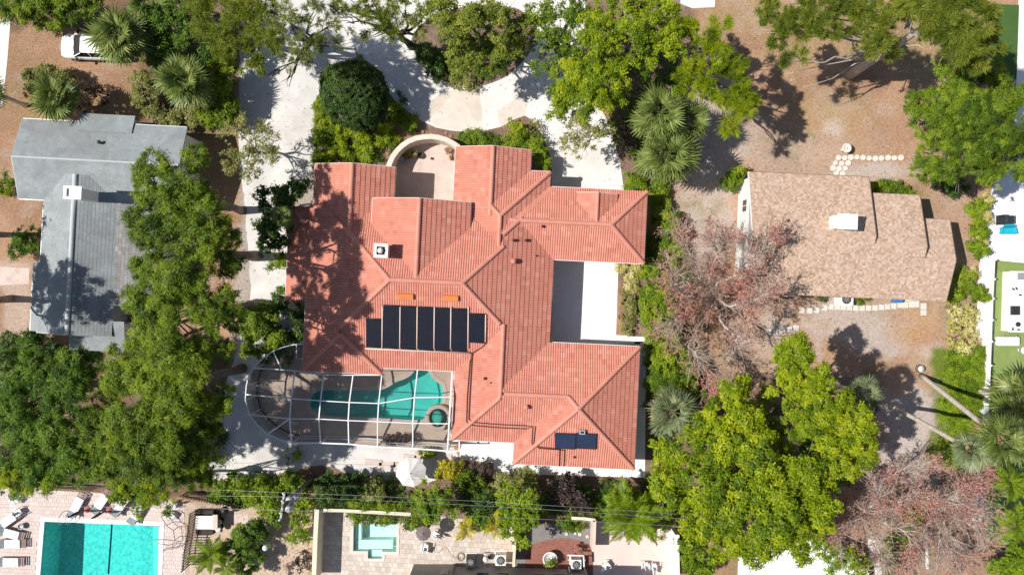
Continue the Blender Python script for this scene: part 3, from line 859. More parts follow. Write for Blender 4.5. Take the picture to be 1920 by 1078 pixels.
def build_main_house():
    fr = roof_frame(TH); to_w, to_l = fr
    house = thing('tiled_house', 'large sprawling house under red terracotta tile hip roofs', 'house', W(880, 570, 0))
    SL = 0.38
    def X(px, py, z=3.0): p = W(px, py, z); return to_l(p.x, p.y)[0]
    def Y(px, py, z=3.0): p = W(px, py, z); return to_l(p.x, p.y)[1]
    T, CP = M['tile'], M['cap']
    e_x = X(1034, 560)
    # M: the main body
    yS = Y(784, 692); xW = X(571, 625)
    yR = Y(805, 528, 5.3); hw = yR - yS
    Mb = Block(xW, e_x, yS, yR + hw, 3.0, SL, 'x', 'WE', fr)
    n_cut = Y(800, 381)
    e_cut_n = Y(941, 468, 4.4); e_cut_s = Y(944, 611, 4.4)
    Mb.faces('S', T, house)
    Mb.faces('N', T, house, {'N': [(0, -1, -n_cut)]})
    Mb.faces('W', T, house, {'W': [(0, -1, -Y(560, 389))]})
    roof_face('roof_slope', Mb.P['W'], [(xW, yS + .0), (xW, Y(643, 698)), (X(643, 640), Y(643, 698) + X(643, 640) - xW), (X(643, 640), yS + X(643, 640) - xW)], T, house)
    Mb.faces('E', T, house, {'E': [(0, -1, -e_cut_n), (0, 1, e_cut_s)]})
    cap_line(Mb.w(Mb.A, Mb.zr + .045), Mb.w(Mb.B, Mb.zr + .045), CP, house)
    cap_line(Mb.w(Mb.A, Mb.zr + .045), Mb.w(Vector(Mb.A).lerp(Vector((xW, yS)), .56), Mb.zr - Mb.hw * SL * .56 + .045), CP, house)
    k = 0.43
    cap_line(Mb.w(Mb.A, Mb.zr + .045), Mb.w(Vector(Mb.A).lerp(Vector((xW, yR + hw)), 0.56), Mb.zr - Mb.hw * SL * .56 + .045), CP, house)
    for c in ((e_x, yS), (e_x, yR + hw)):
        cap_line(Mb.w(Mb.B, Mb.zr + .045), Mb.w(Vector(Mb.B).lerp(Vector(c), k), Mb.zr - Mb.hw * SL * k + .045), CP, house)
    Mb.walls(house, M['stucco'])
    Mb.gutter('S', M['trim'], house, part=(0.32, 0.62))
    Mb.gutter('W', M['trim'], house, part=(0, 0.40))
    Mb.gutter('E', M['trim'], house, part=(0.12, 0.62))
    # south-west hip end
    SW = Block(xW, X(717, 660), Y(643, 698), Y(640, 600), 3.0, SL, 'y', 'S', fr)
    SW.faces('SE', T, house); SW.caps(CP, house, ridge=False); SW.gutter('S', M['trim'], house); SW.gutter('E', M['trim'], house, part=(0, 0.1))
    SW.walls(house, M['stucco'], inset=0.53)
    # bay on the west
    zb = 2.58
    zb = 3.0 - SL * (xW - X(540, 470, 2.58)) - 0.012
    Bb = Block(X(540, 470, zb), X(800, 470), Y(542, 563, zb), Y(548, 387, zb), zb, SL, 'x', 'W', fr)
    bc = [(-1, 0, -(xW + 0.10))]
    Bb.faces('W', T, house, {'W': bc})
    Bb.faces('NS', T, house, {'N': [(-1, 0, -X(612, 400))], 'S': [(-1, 0, -X(612, 560))]})
    for c, sg in (((Bb.x0, Bb.y0), 1), ((Bb.x0, Bb.y1), -1)):
        q = (c[0] + 1.3, c[1] + sg * 1.3)
        cap_line(Bb.w(c, zb + .04), Bb.w(q, zb + 1.3 * SL + .04), CP, house, 0.12)
    Bb.gutter('W', M['trim'], house)
    bb = MB(); bb.prism([to_w(Bb.x0 + .45, Bb.y0 + .45), to_w(xW + 2, Bb.y0 + .45), to_w(xW + 2, Bb.y1 - .45), to_w(Bb.x0 + .45, Bb.y1 - .45)], 0, 2.50)
    bb.build('wall', M['stucco'], house)
    # north-west gable
    G1 = Block(X(590, 345), X(740, 345), Y(690, 470), Y(664, 311), 3.0, SL, 'y', '', fr)
    G1.faces('WE', T, house, {'E': [(0, 1, Y(720, 440))]}); G1.caps(CP, house); G1.walls(house, M['stucco']); G1.gutter('E', M['trim'], house, part=(0.38, 1)); G1.gutter('W', M['trim'], house, part=(0.5, 1)); G1.rake('N', M['trim'], house)
    # tall entry gable
    zc = 3.92
    G2 = Block(X(698, 400, zc), X(882, 400, zc), Y(790, 524, 5), Y(790, 376, zc), zc, SL, 'y', '', fr)
    G2.faces('WE', T, house); G2.caps(CP, house); G2.walls(house, M['stucco'], inset=0.25); G2.gutter('E', M['trim'], house, part=(0.62, 1)); G2.gutter('W', M['trim'], house, part=(0.66, 1)); G2.rake('N', M['trim'], house)
    # north wing: gable in front of a hip
    w_x = X(852, 340)
    G3 = Block(w_x, X(995, 300), Y(925, 404, 4.4), Y(925, 279), 3.0, SL, 'y', '', fr)
    yA = Y(915, 395)
    G3.faces('E', T, house); G3.faces('W', T, house, {'W': [(0, 1, yA)]}); G3.caps(CP, house); G3.walls(house, M['stucco']); G3.rake('N', M['trim'], house); G3.gutter('E', M['trim'], house, part=(0.5, 1)); G3.gutter('W', M['trim'], house, part=(0.36, 1))
    NB = Block(w_x, X(1031, 338), Y(940, 480), Y(1013, 322), 3.0, SL, 'y', 'N', fr)
    NB.faces('NE', T, house); NB.faces('W', T, house, {'W': [(0, -1, -yA)]}); cap_line(NB.w((NB.A[0], e_cut_n - 0.1), NB.zr + .045), NB.w(NB.B, NB.zr + .045), CP, house); cap_line(NB.w(NB.B, NB.zr + .045), NB.w((NB.x1, NB.y1), NB.ze + .045), CP, house); cap_line(NB.w(NB.B, NB.zr + .045), NB.w(Vector(NB.B).lerp(Vector((NB.x0, NB.y1)), .22), NB.zr - NB.hw * SL * .22 + .045), CP, house); NB.walls(house, M['stucco']); NB.gutter('E', M['trim'], house, part=(0.6, 1)); NB.gutter('N', M['trim'], house, part=(0.78, 1))
    NC = Block(w_x, e_x, Y(940, 470), Y(1013, 350), 3.0, SL, 'y', 'N', fr)
    NC.faces('N', T, house, {'N': [(1, 0, X(930, 420))]}); NC.faces('E', T, house, {'E': [(0, 1, e_cut_n)]})
    cap_line(NC.w(NC.B, NC.zr + .045), NC.w(Vector(NC.B).lerp(Vector((NC.x1, NC.y1)), 0.35), NC.zr - NC.hw * SL * .35 + .045), CP, house)
    # garage bridge running east
    Gb = Block(X(955, 430), X(1210, 425), Y(1120, 490), Y(1120, 355), 3.0, SL, 'x', 'E', fr)
    Gb.faces('NSE', T, house); Gb.caps(CP, house); Gb.walls(house, M['stucco']); Gb.gutter('E', M['trim'], house); Gb.gutter('S', M['trim'], house, part=(0.31, 1)); Gb.gutter('N', M['trim'], house, part=(0.30, 0.72))
    zd = 3.36
    D = Block(X(1081, 370, zd), X(1157, 370, zd), Y(1120, 425), Y(1119, 363, zd), zd, SL, 'y', '', fr)
    D.faces('WE', T, house); D.caps(CP, house, r=0.12); D.walls(house, M['stucco'], inset=0.15); D.gutter('E', M['trim'], house, part=(0.6, 1)); D.rake('N', M['trim'], house)
    # south wing
    CS = Block(X(850, 760), e_x, Y(905, 826), Y(940, 560), 3.0, SL, 'y', 'S', fr)
    CS.faces('W', T, house); CS.faces('E', T, house, {'E': [(0, -1, -e_cut_s)]})
    CS.caps(CP, house, ridge=False, corners=('SW',)); cap_line(CS.w(CS.A, CS.zr + .045), CS.w((CS.A[0], e_cut_s + 0.1), CS.zr + .045), CP, house); CS.walls(house, M['stucco']); CS.gutter('W', M['trim'], house, part=(0, 0.55)); CS.gutter('E', M['trim'], house, part=(0.60, 1))
    SE_x0, SE_x1 = X(963, 850), X(1194, 760); SE_y0, SE_y1 = Y(1078, 874), Y(1110, 646)
    EW = Block(CS.x0, X(1088, 740), CS.y0, SE_y1, 3.0, SL, 'x', 'W', fr)
    hx = SE_x0 + EW.hw
    EW.faces('S', T, house); EW.faces('N', T, house, {'N': [(-1, 0, -hx)]})
    cap_line(EW.w(EW.A, EW.zr + .045), EW.w((hx, EW.A[1]), EW.zr + .045), CP, house)
    EW.walls(house, M['stucco'], inset=0.52); EW.gutter('S', M['trim'], house, part=(0, 0.40))
    SB = Block(SE_x0, SE_x1, SE_y0, SE_y1, 3.0, SL, 'x', 'WE', fr)
    SB.faces('SEW', T, house); SB.faces('N', T, house, {'N': [(1, 0, hx)]})
    SB.caps(CP, house, corners=('SW', 'SE', 'NE'))
    cap_line(SB.w(SB.A, SB.zr + .045), SB.w((hx, SE_y1 - EW.hw), EW.zr + .045), CP, house)
    SB.walls(house, M['stucco'], inset=0.55); SB.gutter('SE', M['trim'], house); SB.gutter('N', M['trim'], house, part=(0.28, 1)); SB.gutter('W', M['trim'], house, part=(0, 0.2))
    # chimney
    pl = Mb.P['W']
    c = W(714, 470, 5.9)
    b = MB(); R = Matrix.Rotation(TH, 3, 'Z')
    b.box((c.x, c.y, 4.95), (0.82, 0.82, 1.7), M=R)
    ch = b.build('chimney', M['stucco_pink'], house)
    cc = MB()
    for (dx, dy, sx, sy) in ((-.38, 0, .2, .96), (.38, 0, .2, .96), (0, -.38, .56, .2), (0, .38, .56, .2)):
        cc.box(Vector((c.x, c.y, 5.86)) + R @ Vector((dx, dy, 0)), (sx, sy, .14), M=R)
    cc.build('chimney_cap', M['trim'], ch)
    MB().box((c.x, c.y, 5.805), (.54, .54, .01), M=R).build('flue_opening', M['black'], ch)
    MB().lathe((c.x, c.y, 5.8), [(.17, 0), (.17, .22), (.20, .22), (.20, .30), (.02, .36)], 14).build('flue_pot', M['stone'], ch)
    # roof-mounted pieces
    PS = Mb.P['S']; n = PS.normal()
    def slab(pl, quad, th, off=0.07):
        nn = pl.normal(); vs_ = [pl.hit(*q) + nn * off for q in quad]; vs_ += [v + nn * th for v in vs_]
        return MB().add(vs_, [(0, 1, 2, 3)[::-1], (4, 5, 6, 7), (0, 1, 5, 4), (1, 2, 6, 5), (2, 3, 7, 6), (3, 0, 4, 7)])
    panels = [(687, 596, 716, 649, 1.0), (719.5, 570.5, 749.5, 650.5, 1.5), (752.5, 572, 781, 652.5, 1.5), (785, 573.5, 813, 654, 1.5), (816.5, 575, 844.5, 655.5, 1.5), (847.5, 576.5, 876, 656.5, 1.5), (880.5, 586, 909.5, 640, 1.5)]
    for (x0, y0, x1, y1, dy) in panels:
        q = [(x0, y0), (x1, y0 + dy), (x1 - 0.8, y1 + dy), (x0 - 0.2, y1)]
        p = slab(PS, q, 0.045).build('solar_collector', M['solar'], house)
        rb = MB(); nn = PS.normal()
        for i in range(1, 12):
            f = i / 12
            a = PS.hit(x0 + (x1 - x0) * f, y0 + dy * f + 1) + nn * 0.12; e = PS.hit(x0 + (x1 - x0) * f - .5, y1 + dy * f - 1) + nn * 0.12
            rb.beam(a, e, 0.025, 0.012)
        rb.build('collector_tube', M['black'], p)
        a = [PS.hit(q[0][0], q[0][1]) + nn * .13, PS.hit(q[1][0], q[1][1]) + nn * .13]
        e = [PS.hit(q[3][0], q[3][1]) + nn * .13, PS.hit(q[2][0], q[2][1]) + nn * .13]
        MB().tube(a, .035, 6).build('header_pipe', M['black'], p)
        MB().tube(e, .035, 6).build('header_pipe', M['black'], p)
    for x in (717.8, 751, 783, 815, 846, 878.5, 911):
        y0, y1 = (574, 652) if x < 879 else (588, 640)
        MB().tube([PS.hit(x, y0) + n * .14, PS.hit(x - .8, y1) + n * .14], .045, 6).build('mounting_rail', M['stucco_pink'], house)
    MB().tube([PS.hit(685, 652) + n * .12, PS.hit(780, 656) + n * .12, PS.hit(880, 660) + n * .12], .05, 6).build('header_pipe', M['stucco_pink'], house)
    for (x0, y0, x1, y1) in ((746, 549, 776, 559), (831, 552, 860, 562)):
        b = slab(PS, [(x0, y0), (x1, y0 + 1), (x1, y1 + 1), (x0, y1)], 0.22, 0.02)
        b.build('roof_vent', M['orange'], house, bevel=0.03)
    # black pipes running over the roof
    PW = CS.P['W']; PES = EW.P['S']; PSW = SB.P['W']; PSS = SB.P['S']
    def pipe(segs):
        pts = []
        for (pl_, x, y) in segs: pts.append(pl_.hit(x, y) + pl_.normal() * 0.13)
        MB().tube(pts, 0.032, 6).build('roof_pipe', M['pipe'], house)
    for d in (0, 6):
        pipe([(PS, 879 + d * .4, 658 + d * .3), (PS, 884 + d * .4, 661), (PW, 886 - d * .6, 672 + d), (PW, 882 - d * .75, 740), (PW, 880 - d * .7, 785 + d * .6), (PW, 886 - d, 789 + d), (PES, 890, 790 + d), (PES, 940, 794 + d), (PES, 985, 796 + d), (PSW, 1000 + d * .8, 799 - d * .2), (PSW, 998 + d * .6, 828), (PSW, 1000 + d * .4, 834 - d * .2), (PSS, 1012, 836 + d * .4), (PSS, 1049 + d * 1.5, 840 + d * .3), (PSS, 1048 + d * 1.5, 872)])
    pipe([(PS, 912, 640), (PS, 906, 648), (PS, 886, 660)])
    for (x0, x1) in ((1041, 1079), (1080, 1118)):
        q = [(x0, 809.5), (x1, 811), (x1 - 1, 839.5), (x0 - .5, 837.5)]
        p = slab(PSS, q, 0.06, 0.10).build('solar_panel', M['pv'], house)
        fr_ = MB(); nn = PSS.normal()
        c4 = [PSS.hit(*a) + nn * .165 for a in q]
        for i in range(4): fr_.beam(c4[i], c4[(i + 1) % 4], .035, .03)
        fr_.build('panel_frame', M['black'], p)
    c = PSS.hit(1091, 807) + PSS.normal() * 0.18
    b = MB().box(c, (.42, .30, .26), M=R).build('pump_box', M['grey_metal'], house)
    MB().box(c + Vector((0, 0, .14)), (.22, .14, .03), M=R).build('box_lid', M['glass'], b)
    PE = Mb.P['E']; PGS = Gb.P['S']
    for (pl_, x, y, r_, h_) in ((PE, 963, 451, .10, .32), (PE, 986, 451, .10, .32), (PE, 963, 490, .17, .42), (PE, 1005, 480, .06, .2), (PGS, 1017, 425, .09, .3), (PES, 987, 762, .15, .40), (PW, 909, 709, .09, .3), (PW, 920, 717, .05, .2), (PSS, 1076, 856, .07, .25), (PS, 663, 678, .05, .2)):
        c = pl_.hit(x, y)
        MB().lathe(c - Vector((0, 0, .1)), [(r_ * 1.25, 0), (r_, .14), (r_, h_), (r_ * 1.15, h_), (r_ * 1.15, h_ + .05)], 10).build('vent_pipe', M['cap'] if r_ > .1 else M['pipe'], house)
    return house
build_main_house()
# ------------------------------------------------------------------ the neighbours' houses
def build_grey_house():
    fr = roof_frame(math.radians(-3.0)); to_w, to_l = fr
    def X(px, py, z=2.9): p = W(px, py, z); return to_l(p.x, p.y)[0]
    def Y(px, py, z=2.9): p = W(px, py, z); return to_l(p.x, p.y)[1]
    ho = thing('grey_house', 'single storey house with pale grey weathered roof and white chimney', 'house', W(170, 400, 0))
    SL = 0.34; T = M['slate']
    kw = dict(pitch=0.30, course=0.24, lip=0.012, profile=PROFILE_FLAT, per=1)
    CAPM = M['slate_cap']
    A = Block(X(39, 297), X(348, 270), Y(62, 374), Y(200, 231), 2.9, SL, 'x', '', fr)
    A.faces('NS', T, ho, **kw); A.walls(ho, M['white_wall']); A.caps(CAPM, ho, r=0.07, up=0.0); A.rake('WE', M['grey_metal'], ho); A.gutter('N', M['grey_metal'], ho, wd=.05); A.gutter('S', M['grey_metal'], ho, part=(0, .16), wd=.05)
    B = Block(X(79, 430), X(220, 430), Y(140, 626), Y(150, 330), 2.9, SL, 'y', '', fr)
    B.faces('WE', T, ho, **kw); B.walls(ho, M['white_wall']); B.caps(CAPM, ho, r=0.15, up=0.0); B.rake('S', M['grey_metal'], ho); B.gutter('W', M['grey_metal'], ho, part=(0, .8), wd=.05)
    C = Block(X(57, 560), X(120, 560), Y(90, 622), Y(90, 492), 2.75, 0.30, 'y', '', fr)
    C.faces('W', T, ho, **kw); C.walls(ho, M['white_wall'], inset=0.3); C.gutter('W', M['grey_metal'], ho, wd=.05)
    # low additions: sloping sheets of the same covering
    def lean(px0, px1, py0, py1, z, sl, mat, nm, wall=True):
        x0, x1 = X(px0, (py0 + py1) / 2, z), X(px1, (py0 + py1) / 2, z); y1, y0 = Y((px0 + px1) / 2, py0, z), Y((px0 + px1) / 2, py1, z)
        pl = Plane((x1, y0), (-1, 0), z, sl, to_w, to_l) if nm == 'E' else (Plane((x0, y1), (0, -1), z, sl, to_w, to_l) if nm == 'N' else Plane((x0, y0), (0, 1), z, sl, to_w, to_l))
        roof_face('roof_slope', pl, [(x0, y0), (x1, y0), (x1, y1), (x0, y1)], mat, ho, **kw)
        MB().prism([to_w(x0 + .2, y0 + .2), to_w(x1 - .2, y0 + .2), to_w(x1 - .2, y1 - .2), to_w(x0 + .2, y1 - .2)], 0, z - .03).build('wall', M['white_wall'], ho)
    lean(149, 253, 215, 250, 2.82, 0.30, T, 'N')
    lean(131, 236, 600, 658, 2.55, 0.16, T, 'S')
    lean(219, 300, 380, 575, 2.62, 0.10, M['slate_brown'], 'E')
    # chimney
    c = W(139, 362, 5.7); R = Matrix.Rotation(math.radians(-3), 3, 'Z')
    ch = MB().box((c.x, c.y, 4.7), (.95, .70, 2.2), M=R).build('chimney', M['white_wall'], ho)
    cp = MB()
    for (dx, dy, sx, sy) in ((-.5, 0, .22, .9), (.5, 0, .22, .9), (0, -.36, .8, .18), (0, .36, .8, .18)): cp.box(Vector((c.x, c.y, 5.86)) + R @ Vector((dx, dy, 0)), (sx, sy, .12), M=R)
    cp.build('chimney_cap', M['trim'], ch)
    MB().box((c.x + .12, c.y, 5.82), (.5, .5, .03), M=R).build('flue_opening', M['grey_metal'], ch)
    pl = A.P['N']; p = pl.hit(189, 268)
    MB().lathe(p - Vector((0, 0, .1)), [(.08, 0), (.08, .3), (.14, .32), (.14, .38)], 10).build('vent_pipe', M['dark_metal'], ho)
M['slate_cap'] = tinted('grey_ridge', [(0, (0.50, 0.53, 0.53)), (1, (0.53, 0.56, 0.56))], var=0.1)
M['slate_brown'] = tinted('stained_shingle', [(0, (0.30, 0.285, 0.28)), (0.5, (0.36, 0.345, 0.335)), (1, (0.42, 0.405, 0.395))], rough=0.8, var=0.4, scale=1.0)
build_grey_house()

def build_tan_house():
    fr = roof_frame(math.radians(-2.5)); to_w, to_l = fr
    def X(px, py, z=2.7): p = W(px, py, z); return to_l(p.x, p.y)[0]
    def Y(px, py, z=2.7): p = W(px, py, z); return to_l(p.x, p.y)[1]
    ho = thing('tan_house', 'house under a stepped tan shingle gable roof with white chimney', 'house', W(1580, 450, 0))
    SL = 0.34; T = M['shingle']
    kw = dict(pitch=0.15, course=0.14, lip=0.010, profile=PROFILE_FLAT, per=1)
    yS = Y(1590, 557)
    e1, e2, e3 = X(1626, 400), X(1721, 440), X(1777, 490)
    A = Block(X(1399, 440), e1, yS, Y(1510, 327), 2.7, SL, 'x', '', fr)
    B = Block(e1 - .8, e2, yS, Y(1674, 364), 2.7, SL, 'x', '', fr)
    C = Block(e2 - .8, e3, yS, Y(1752, 411), 2.7, SL, 'x', '', fr)
    A.faces('NS', T, ho, **kw)
    B.faces('N', T, ho, **kw); B.faces('S', T, ho, {'S': [(1, 0, e1)]}, **kw)
    C.faces('N', T, ho, **kw); C.faces('S', T, ho, {'S': [(1, 0, e2)]}, **kw)
    for b in (A, B, C):
        b.walls(ho, M['white_wall'], inset=0.35); b.caps(M['shingle_cap'], ho, r=0.07, up=-0.03); b.rake('E', M['dark_trim'], ho); b.gutter('N', M['dark_trim'], ho, drop=.08, wd=.05)
    A.rake('W', M['trim'], ho); A.gutter('S', M['dark_trim'], ho, drop=.08, wd=.05)
    c = W(1588, 416, 5.3); R = Matrix.Rotation(math.radians(-2.5), 3, 'Z')
    ch = MB().box((c.x, c.y, 4.6), (1.22, .92, 1.5), M=R).build('chimney', M['white_wall'], ho)
    MB().box((c.x, c.y, 5.39), (1.36, 1.06, .08), M=R).build('chimney_cap', M['trim'], ch)
    MB().box((c.x - .1, c.y, 5.45), (.95, .65, .06), M=R).build('flue_cover', M['trim'], ch)
    # window in the west gable, seen past the edge of the roof
    q = W(1394, 386, 1.9); wx = A.x0 + .12
    lx, ly = to_l(q.x, q.y)
    def PT(dx, dy, z): x, y = to_w(wx + dx, ly + dy); return (x, y, z)
    f = MB().box(PT(-.03, 0, 1.9), (.08, 1.0, 1.0), M=R).build('window', M['trim'], ho)
    for dy in (-.22, .22): MB().box(PT(-.065, dy, 1.9), (.05, .38, .86), M=R).build('pane', M['glass'], f)
M['shingle_cap'] = tinted('tan_ridge', [(0, (0.52, 0.36, 0.27)), (1, (0.60, 0.43, 0.33))], var=0.1)
M['dark_trim'] = surf('brown_trim', (0.20, 0.13, 0.10), 0.1)
build_tan_house()

def build_villa():
    ho = thing('town_villa', 'grey rendered villa with small dark windows behind the walled terraces', 'villa', W(950, 1080, 0))
    y0 = W(0, 1053, 0).y
    x0, x1, x2, x3 = W(776, 0, 0).x, W(852, 0, 0).x, W(1100, 0, 0).x, W(1130, 0, 0).x
    MB().prism([(x0, y0 - .15), (x1, y0 - .20), (x1, y0 - 12), (x0, y0 - 12)], 0, 5.2).build('wall', M['villa_wall'], ho)
    MB().prism([(x1 + .02, y0 - .30), (x2, y0 - .55), (x2, y0 - 12), (x1 + .02, y0 - 12)], 0, 5.8).build('wall', M['villa_wall'], ho)
    MB().prism([(x0 - .3, y0 + .1 - .2), (x1, y0 - .1), (x1, y0 - 12.2), (x0 - .3, y0 - 12.2)], 5.22, 5.4).build('roof', M['villa_roof'], ho)
    MB().prism([(x1, y0 - .1), (x2 + .3, y0 - .3), (x2 + .3, y0 - 12.2), (x1, y0 - 12.2)], 5.82, 6.0).build('roof', M['villa_roof'], ho)
    for px, py, wd, hg in ((832, 1061, .6, .95), (905, 1071, .82, .5), (943, 1073, .82, .5), (1012, 1073, .82, .5), (1049, 1074, .82, .5)):
        q = W(px, py, 1.6)
        yy = y0 - .20 if px < 852 else y0 - .30 - (q.x - x1) / (x2 - x1) * .25
        f = MB().box((q.x, yy, 1.6), (wd + .12, .12, hg + .12)).build('window', M['villa_wall'], ho)
        MB().box((q.x, yy + .05, 1.6), (wd, .06, hg)).build('pane', M['glass'], f)
    MB().tube([(x1 + .05, y0 - .12, .1), (x1 + .05, y0 - .12, 5.0)], .05, 6).build('downpipe', M['dark_metal'], ho)
M['villa_wall'] = surf('grey_render', (0.40, 0.365, 0.335), 0.08, 0.8, 0.9)
build_villa()

# ------------------------------------------------------------------ garden walls
def garden_wall(label, px, h, th, mat, group=None, name='garden_wall', cap=None, closed=False):
    """px: centre line of the wall top as the photo shows it"""
    pts = [W(x, y, h) for x, y in px]
    L = []; Rr = []
    n = len(pts)
    for i in range(n):
        d = (pts[min(i + 1, n - 1)] - pts[max(i - 1, 0)]); d.z = 0; d.normalize()
        nn = Vector((-d.y, d.x, 0)) * th / 2
        L.append(pts[i] + nn); Rr.append(pts[i] - nn)
    b = MB()
    for i in range(n - 1):
        a, b_, c, d = L[i], L[i + 1], Rr[i + 1], Rr[i]
        v = [(p.x, p.y, 0) for p in (a, b_, c, d)] + [(p.x, p.y, h) for p in (a, b_, c, d)]
        fs = [(4, 5, 6, 7)[::-1], (0, 1, 5, 4), (2, 3, 7, 6)]
        if i == 0: fs.append((3, 0, 4, 7))
        if i == n - 2: fs.append((1, 2, 6, 5))
        b.add(v, fs)
    me = b.mesh(name)
    bm = bmesh.new(); bm.from_mesh(me)
    bmesh.ops.remove_doubles(bm, verts=bm.verts[:], dist=0.001)
    bmesh.ops.recalc_face_normals(bm, faces=bm.faces[:]); bm.to_mesh(me); bm.free()
    o = link_mesh(name, me, mat, origin=(pts[n // 2].x, pts[n // 2].y, 0))
    tag(o, label, 'wall', group)
    if cap:
        c = MB()
        for i in range(n - 1): c.beam(pts[i] + Vector((0, 0, .03)), pts[i + 1] + Vector((0, 0, .03)), th + .08, .05)
        c.build('coping', cap, o)
    return o
arc = [(728, 314), (731, 305), (736, 294), (744, 283), (754, 273), (766, 265), (780, 259.5), (794, 257), (808, 256), (822, 258), (836, 262), (848, 268), (860, 276)]
garden_wall('curved cream wall round the entry court of the tiled house', arc, 1.7, 0.36, M['stucco'])
garden_wall('long cream wall on the left side of the small plunge pool terrace', [(594, 955), (591, 1010), (588, 1090)], 1.8, 0.32, M['cream_wall'])
garden_wall('pale wall behind the hedge of the plunge pool', [(590, 956), (640, 957), (700, 960), (770, 964)], 1.5, 0.24, M['cream_wall'])
garden_wall('narrow pale wall between the plunge pool terrace and the red gravel bed', [(966, 985), (965, 1030), (963, 1062)], 1.5, 0.18, M['cream_wall'])
garden_wall('short pale wall along the top of the red gravel garden', [(1072, 971), (1095, 972), (1116, 975)], 1.5, 0.22, M['cream_wall'])
garden_wall('pale wall between the red gravel garden and the pink terrace', [(1115, 975), (1114, 1005), (1113, 1034)], 1.5, 0.24, M['stucco_pink'])
garden_wall('white wall on the right side of the pink terrace', [(1270, 1002), (1270, 1040), (1271, 1090)], 1.6, 0.30, M['white_wall'])
garden_wall('low white kerb wall beside the tall right hand palms', [(1823, 880), (1831, 830), (1842, 790)], 0.25, 0.25, M['white_wall'])

# ------------------------------------------------------------------ pools
def pool(name, label, key, depth, water, plaster, coping, floor_fn=None, wl=0.10, cw=0.28, cop_mat=None, z=0.02):
    poly = POOLS[key]
    cx = sum(p[0] for p in poly) / len(poly); cy = sum(p[1] for p in poly) / len(poly)
    t = thing(name, label, 'swimming pool', (cx, cy, 0))
    ar = sum(poly[i][0] * poly[(i + 1) % len(poly)][1] - poly[(i + 1) % len(poly)][0] * poly[i][1] for i in range(len(poly)))
    if ar < 0: poly = poly[::-1]
    # floor with its own depth per vertex
    fl = densify(poly, 0.6, 0)
    me = fill_mesh('pool_floor', [fl], 0)
    bm = bmesh.new(); bm.from_mesh(me)
    bmesh.ops.subdivide_edges(bm, edges=bm.edges[:], cuts=1, use_grid_fill=True)
    bmesh.ops.triangulate(bm, faces=bm.faces[:])
    df = floor_fn or (lambda x, y: depth)
    for v in bm.verts: v.co.z = -df(v.co.x, v.co.y)
    bm.to_mesh(me); bm.free()
    link_mesh('pool_floor', me, plaster, t)
    b = MB(); n = len(fl)
    v = [(p[0], p[1], z) for p in fl] + [(p[0], p[1], -df(*p) - .15) for p in fl]
    b.add(v, [(i, n + i, n + (i + 1) % n, (i + 1) % n) for i in range(n)])
    b.build('pool_wall', plaster, t)
    link_mesh('water_surface', fill_mesh('water_surface', [[(p[0], p[1]) for p in offset_poly(poly, .01)]], -wl), water, t)
    o = offset_poly(poly, cw)
    b = MB(); n = len(poly)
    v = [(p[0], p[1], z + .03) for p in poly] + [(p[0], p[1], z + .03) for p in o] + [(p[0], p[1], -.05) for p in poly] + [(p[0], p[1], -.02) for p in o]
    fs = [(i, (i + 1) % n, n + (i + 1) % n, n + i)[::-1] for i in range(n)] + [(n + i, n + (i + 1) % n, 3 * n + (i + 1) % n, 3 * n + i)[::-1] for i in range(n)] + [(i, 2 * n + i, 2 * n + (i + 1) % n, (i + 1) % n)[::-1] for i in range(n)]
    b.add(v, fs)
    b.build('coping', cop_mat or coping, t)
    return t
def hotel_floor(x, y):
    px = 960 + x * PPM
    return 0.6 + 1.7 * max(0, min(1, (255 - px) / 130))
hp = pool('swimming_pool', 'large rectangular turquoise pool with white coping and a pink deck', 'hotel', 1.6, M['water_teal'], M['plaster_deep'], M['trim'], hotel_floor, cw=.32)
b = MB(); zf = lambda px, py: -hotel_floor((px - 960) / PPM, 0) + .012
for (a_, b_) in (((192, 981), (189, 1020)), ((189, 1020), (183, 1090))):
    A_ = W(*a_); B_ = W(*b_); A_.z = zf(*a_); B_.z = zf(*b_); b.beam(A_, B_, .16, .02)
b.build('floor_line', M['blue_tile'] if 'blue_tile' in M else M['pv'], hp)
for i in range(3):
    x = W(301 - i * 6, 0).x
    MB().box((x - .12, W(0, 1040).y, -.55 + (2 - i) * .15), (.24, 4.2, .30)).build('pool_step', M['plaster'], hp)
mp = pool('lagoon_pool', 'free form teal pool under the screen enclosure', 'main', 1.3, M['water_main'], M['plaster_main'], M['stone'], None, cw=.30, cop_mat=M['deck_coping'] if 'deck_coping' in M else M['patio'])
pp = pool('plunge_pool', 'small pale aqua plunge pool with corner steps on the terrace', 'plunge', 1.0, M['water_pale'], M['plaster'], M['stone'], None, cw=.22)
for (x0, y0, x1, y1, z) in ((664, 1014, 735, 1032, -.35), (691, 1032, 716, 1045, -.25), (664, 984, 676, 1014, -.35)):
    a, c = W(x0, y0), W(x1, y1)
    MB().box(((a.x + c.x) / 2, (a.y + c.y) / 2, z - .3), (abs(c.x - a.x) - .02, abs(a.y - c.y) - .02, .6)).build('pool_step', M['plaster'], pp)
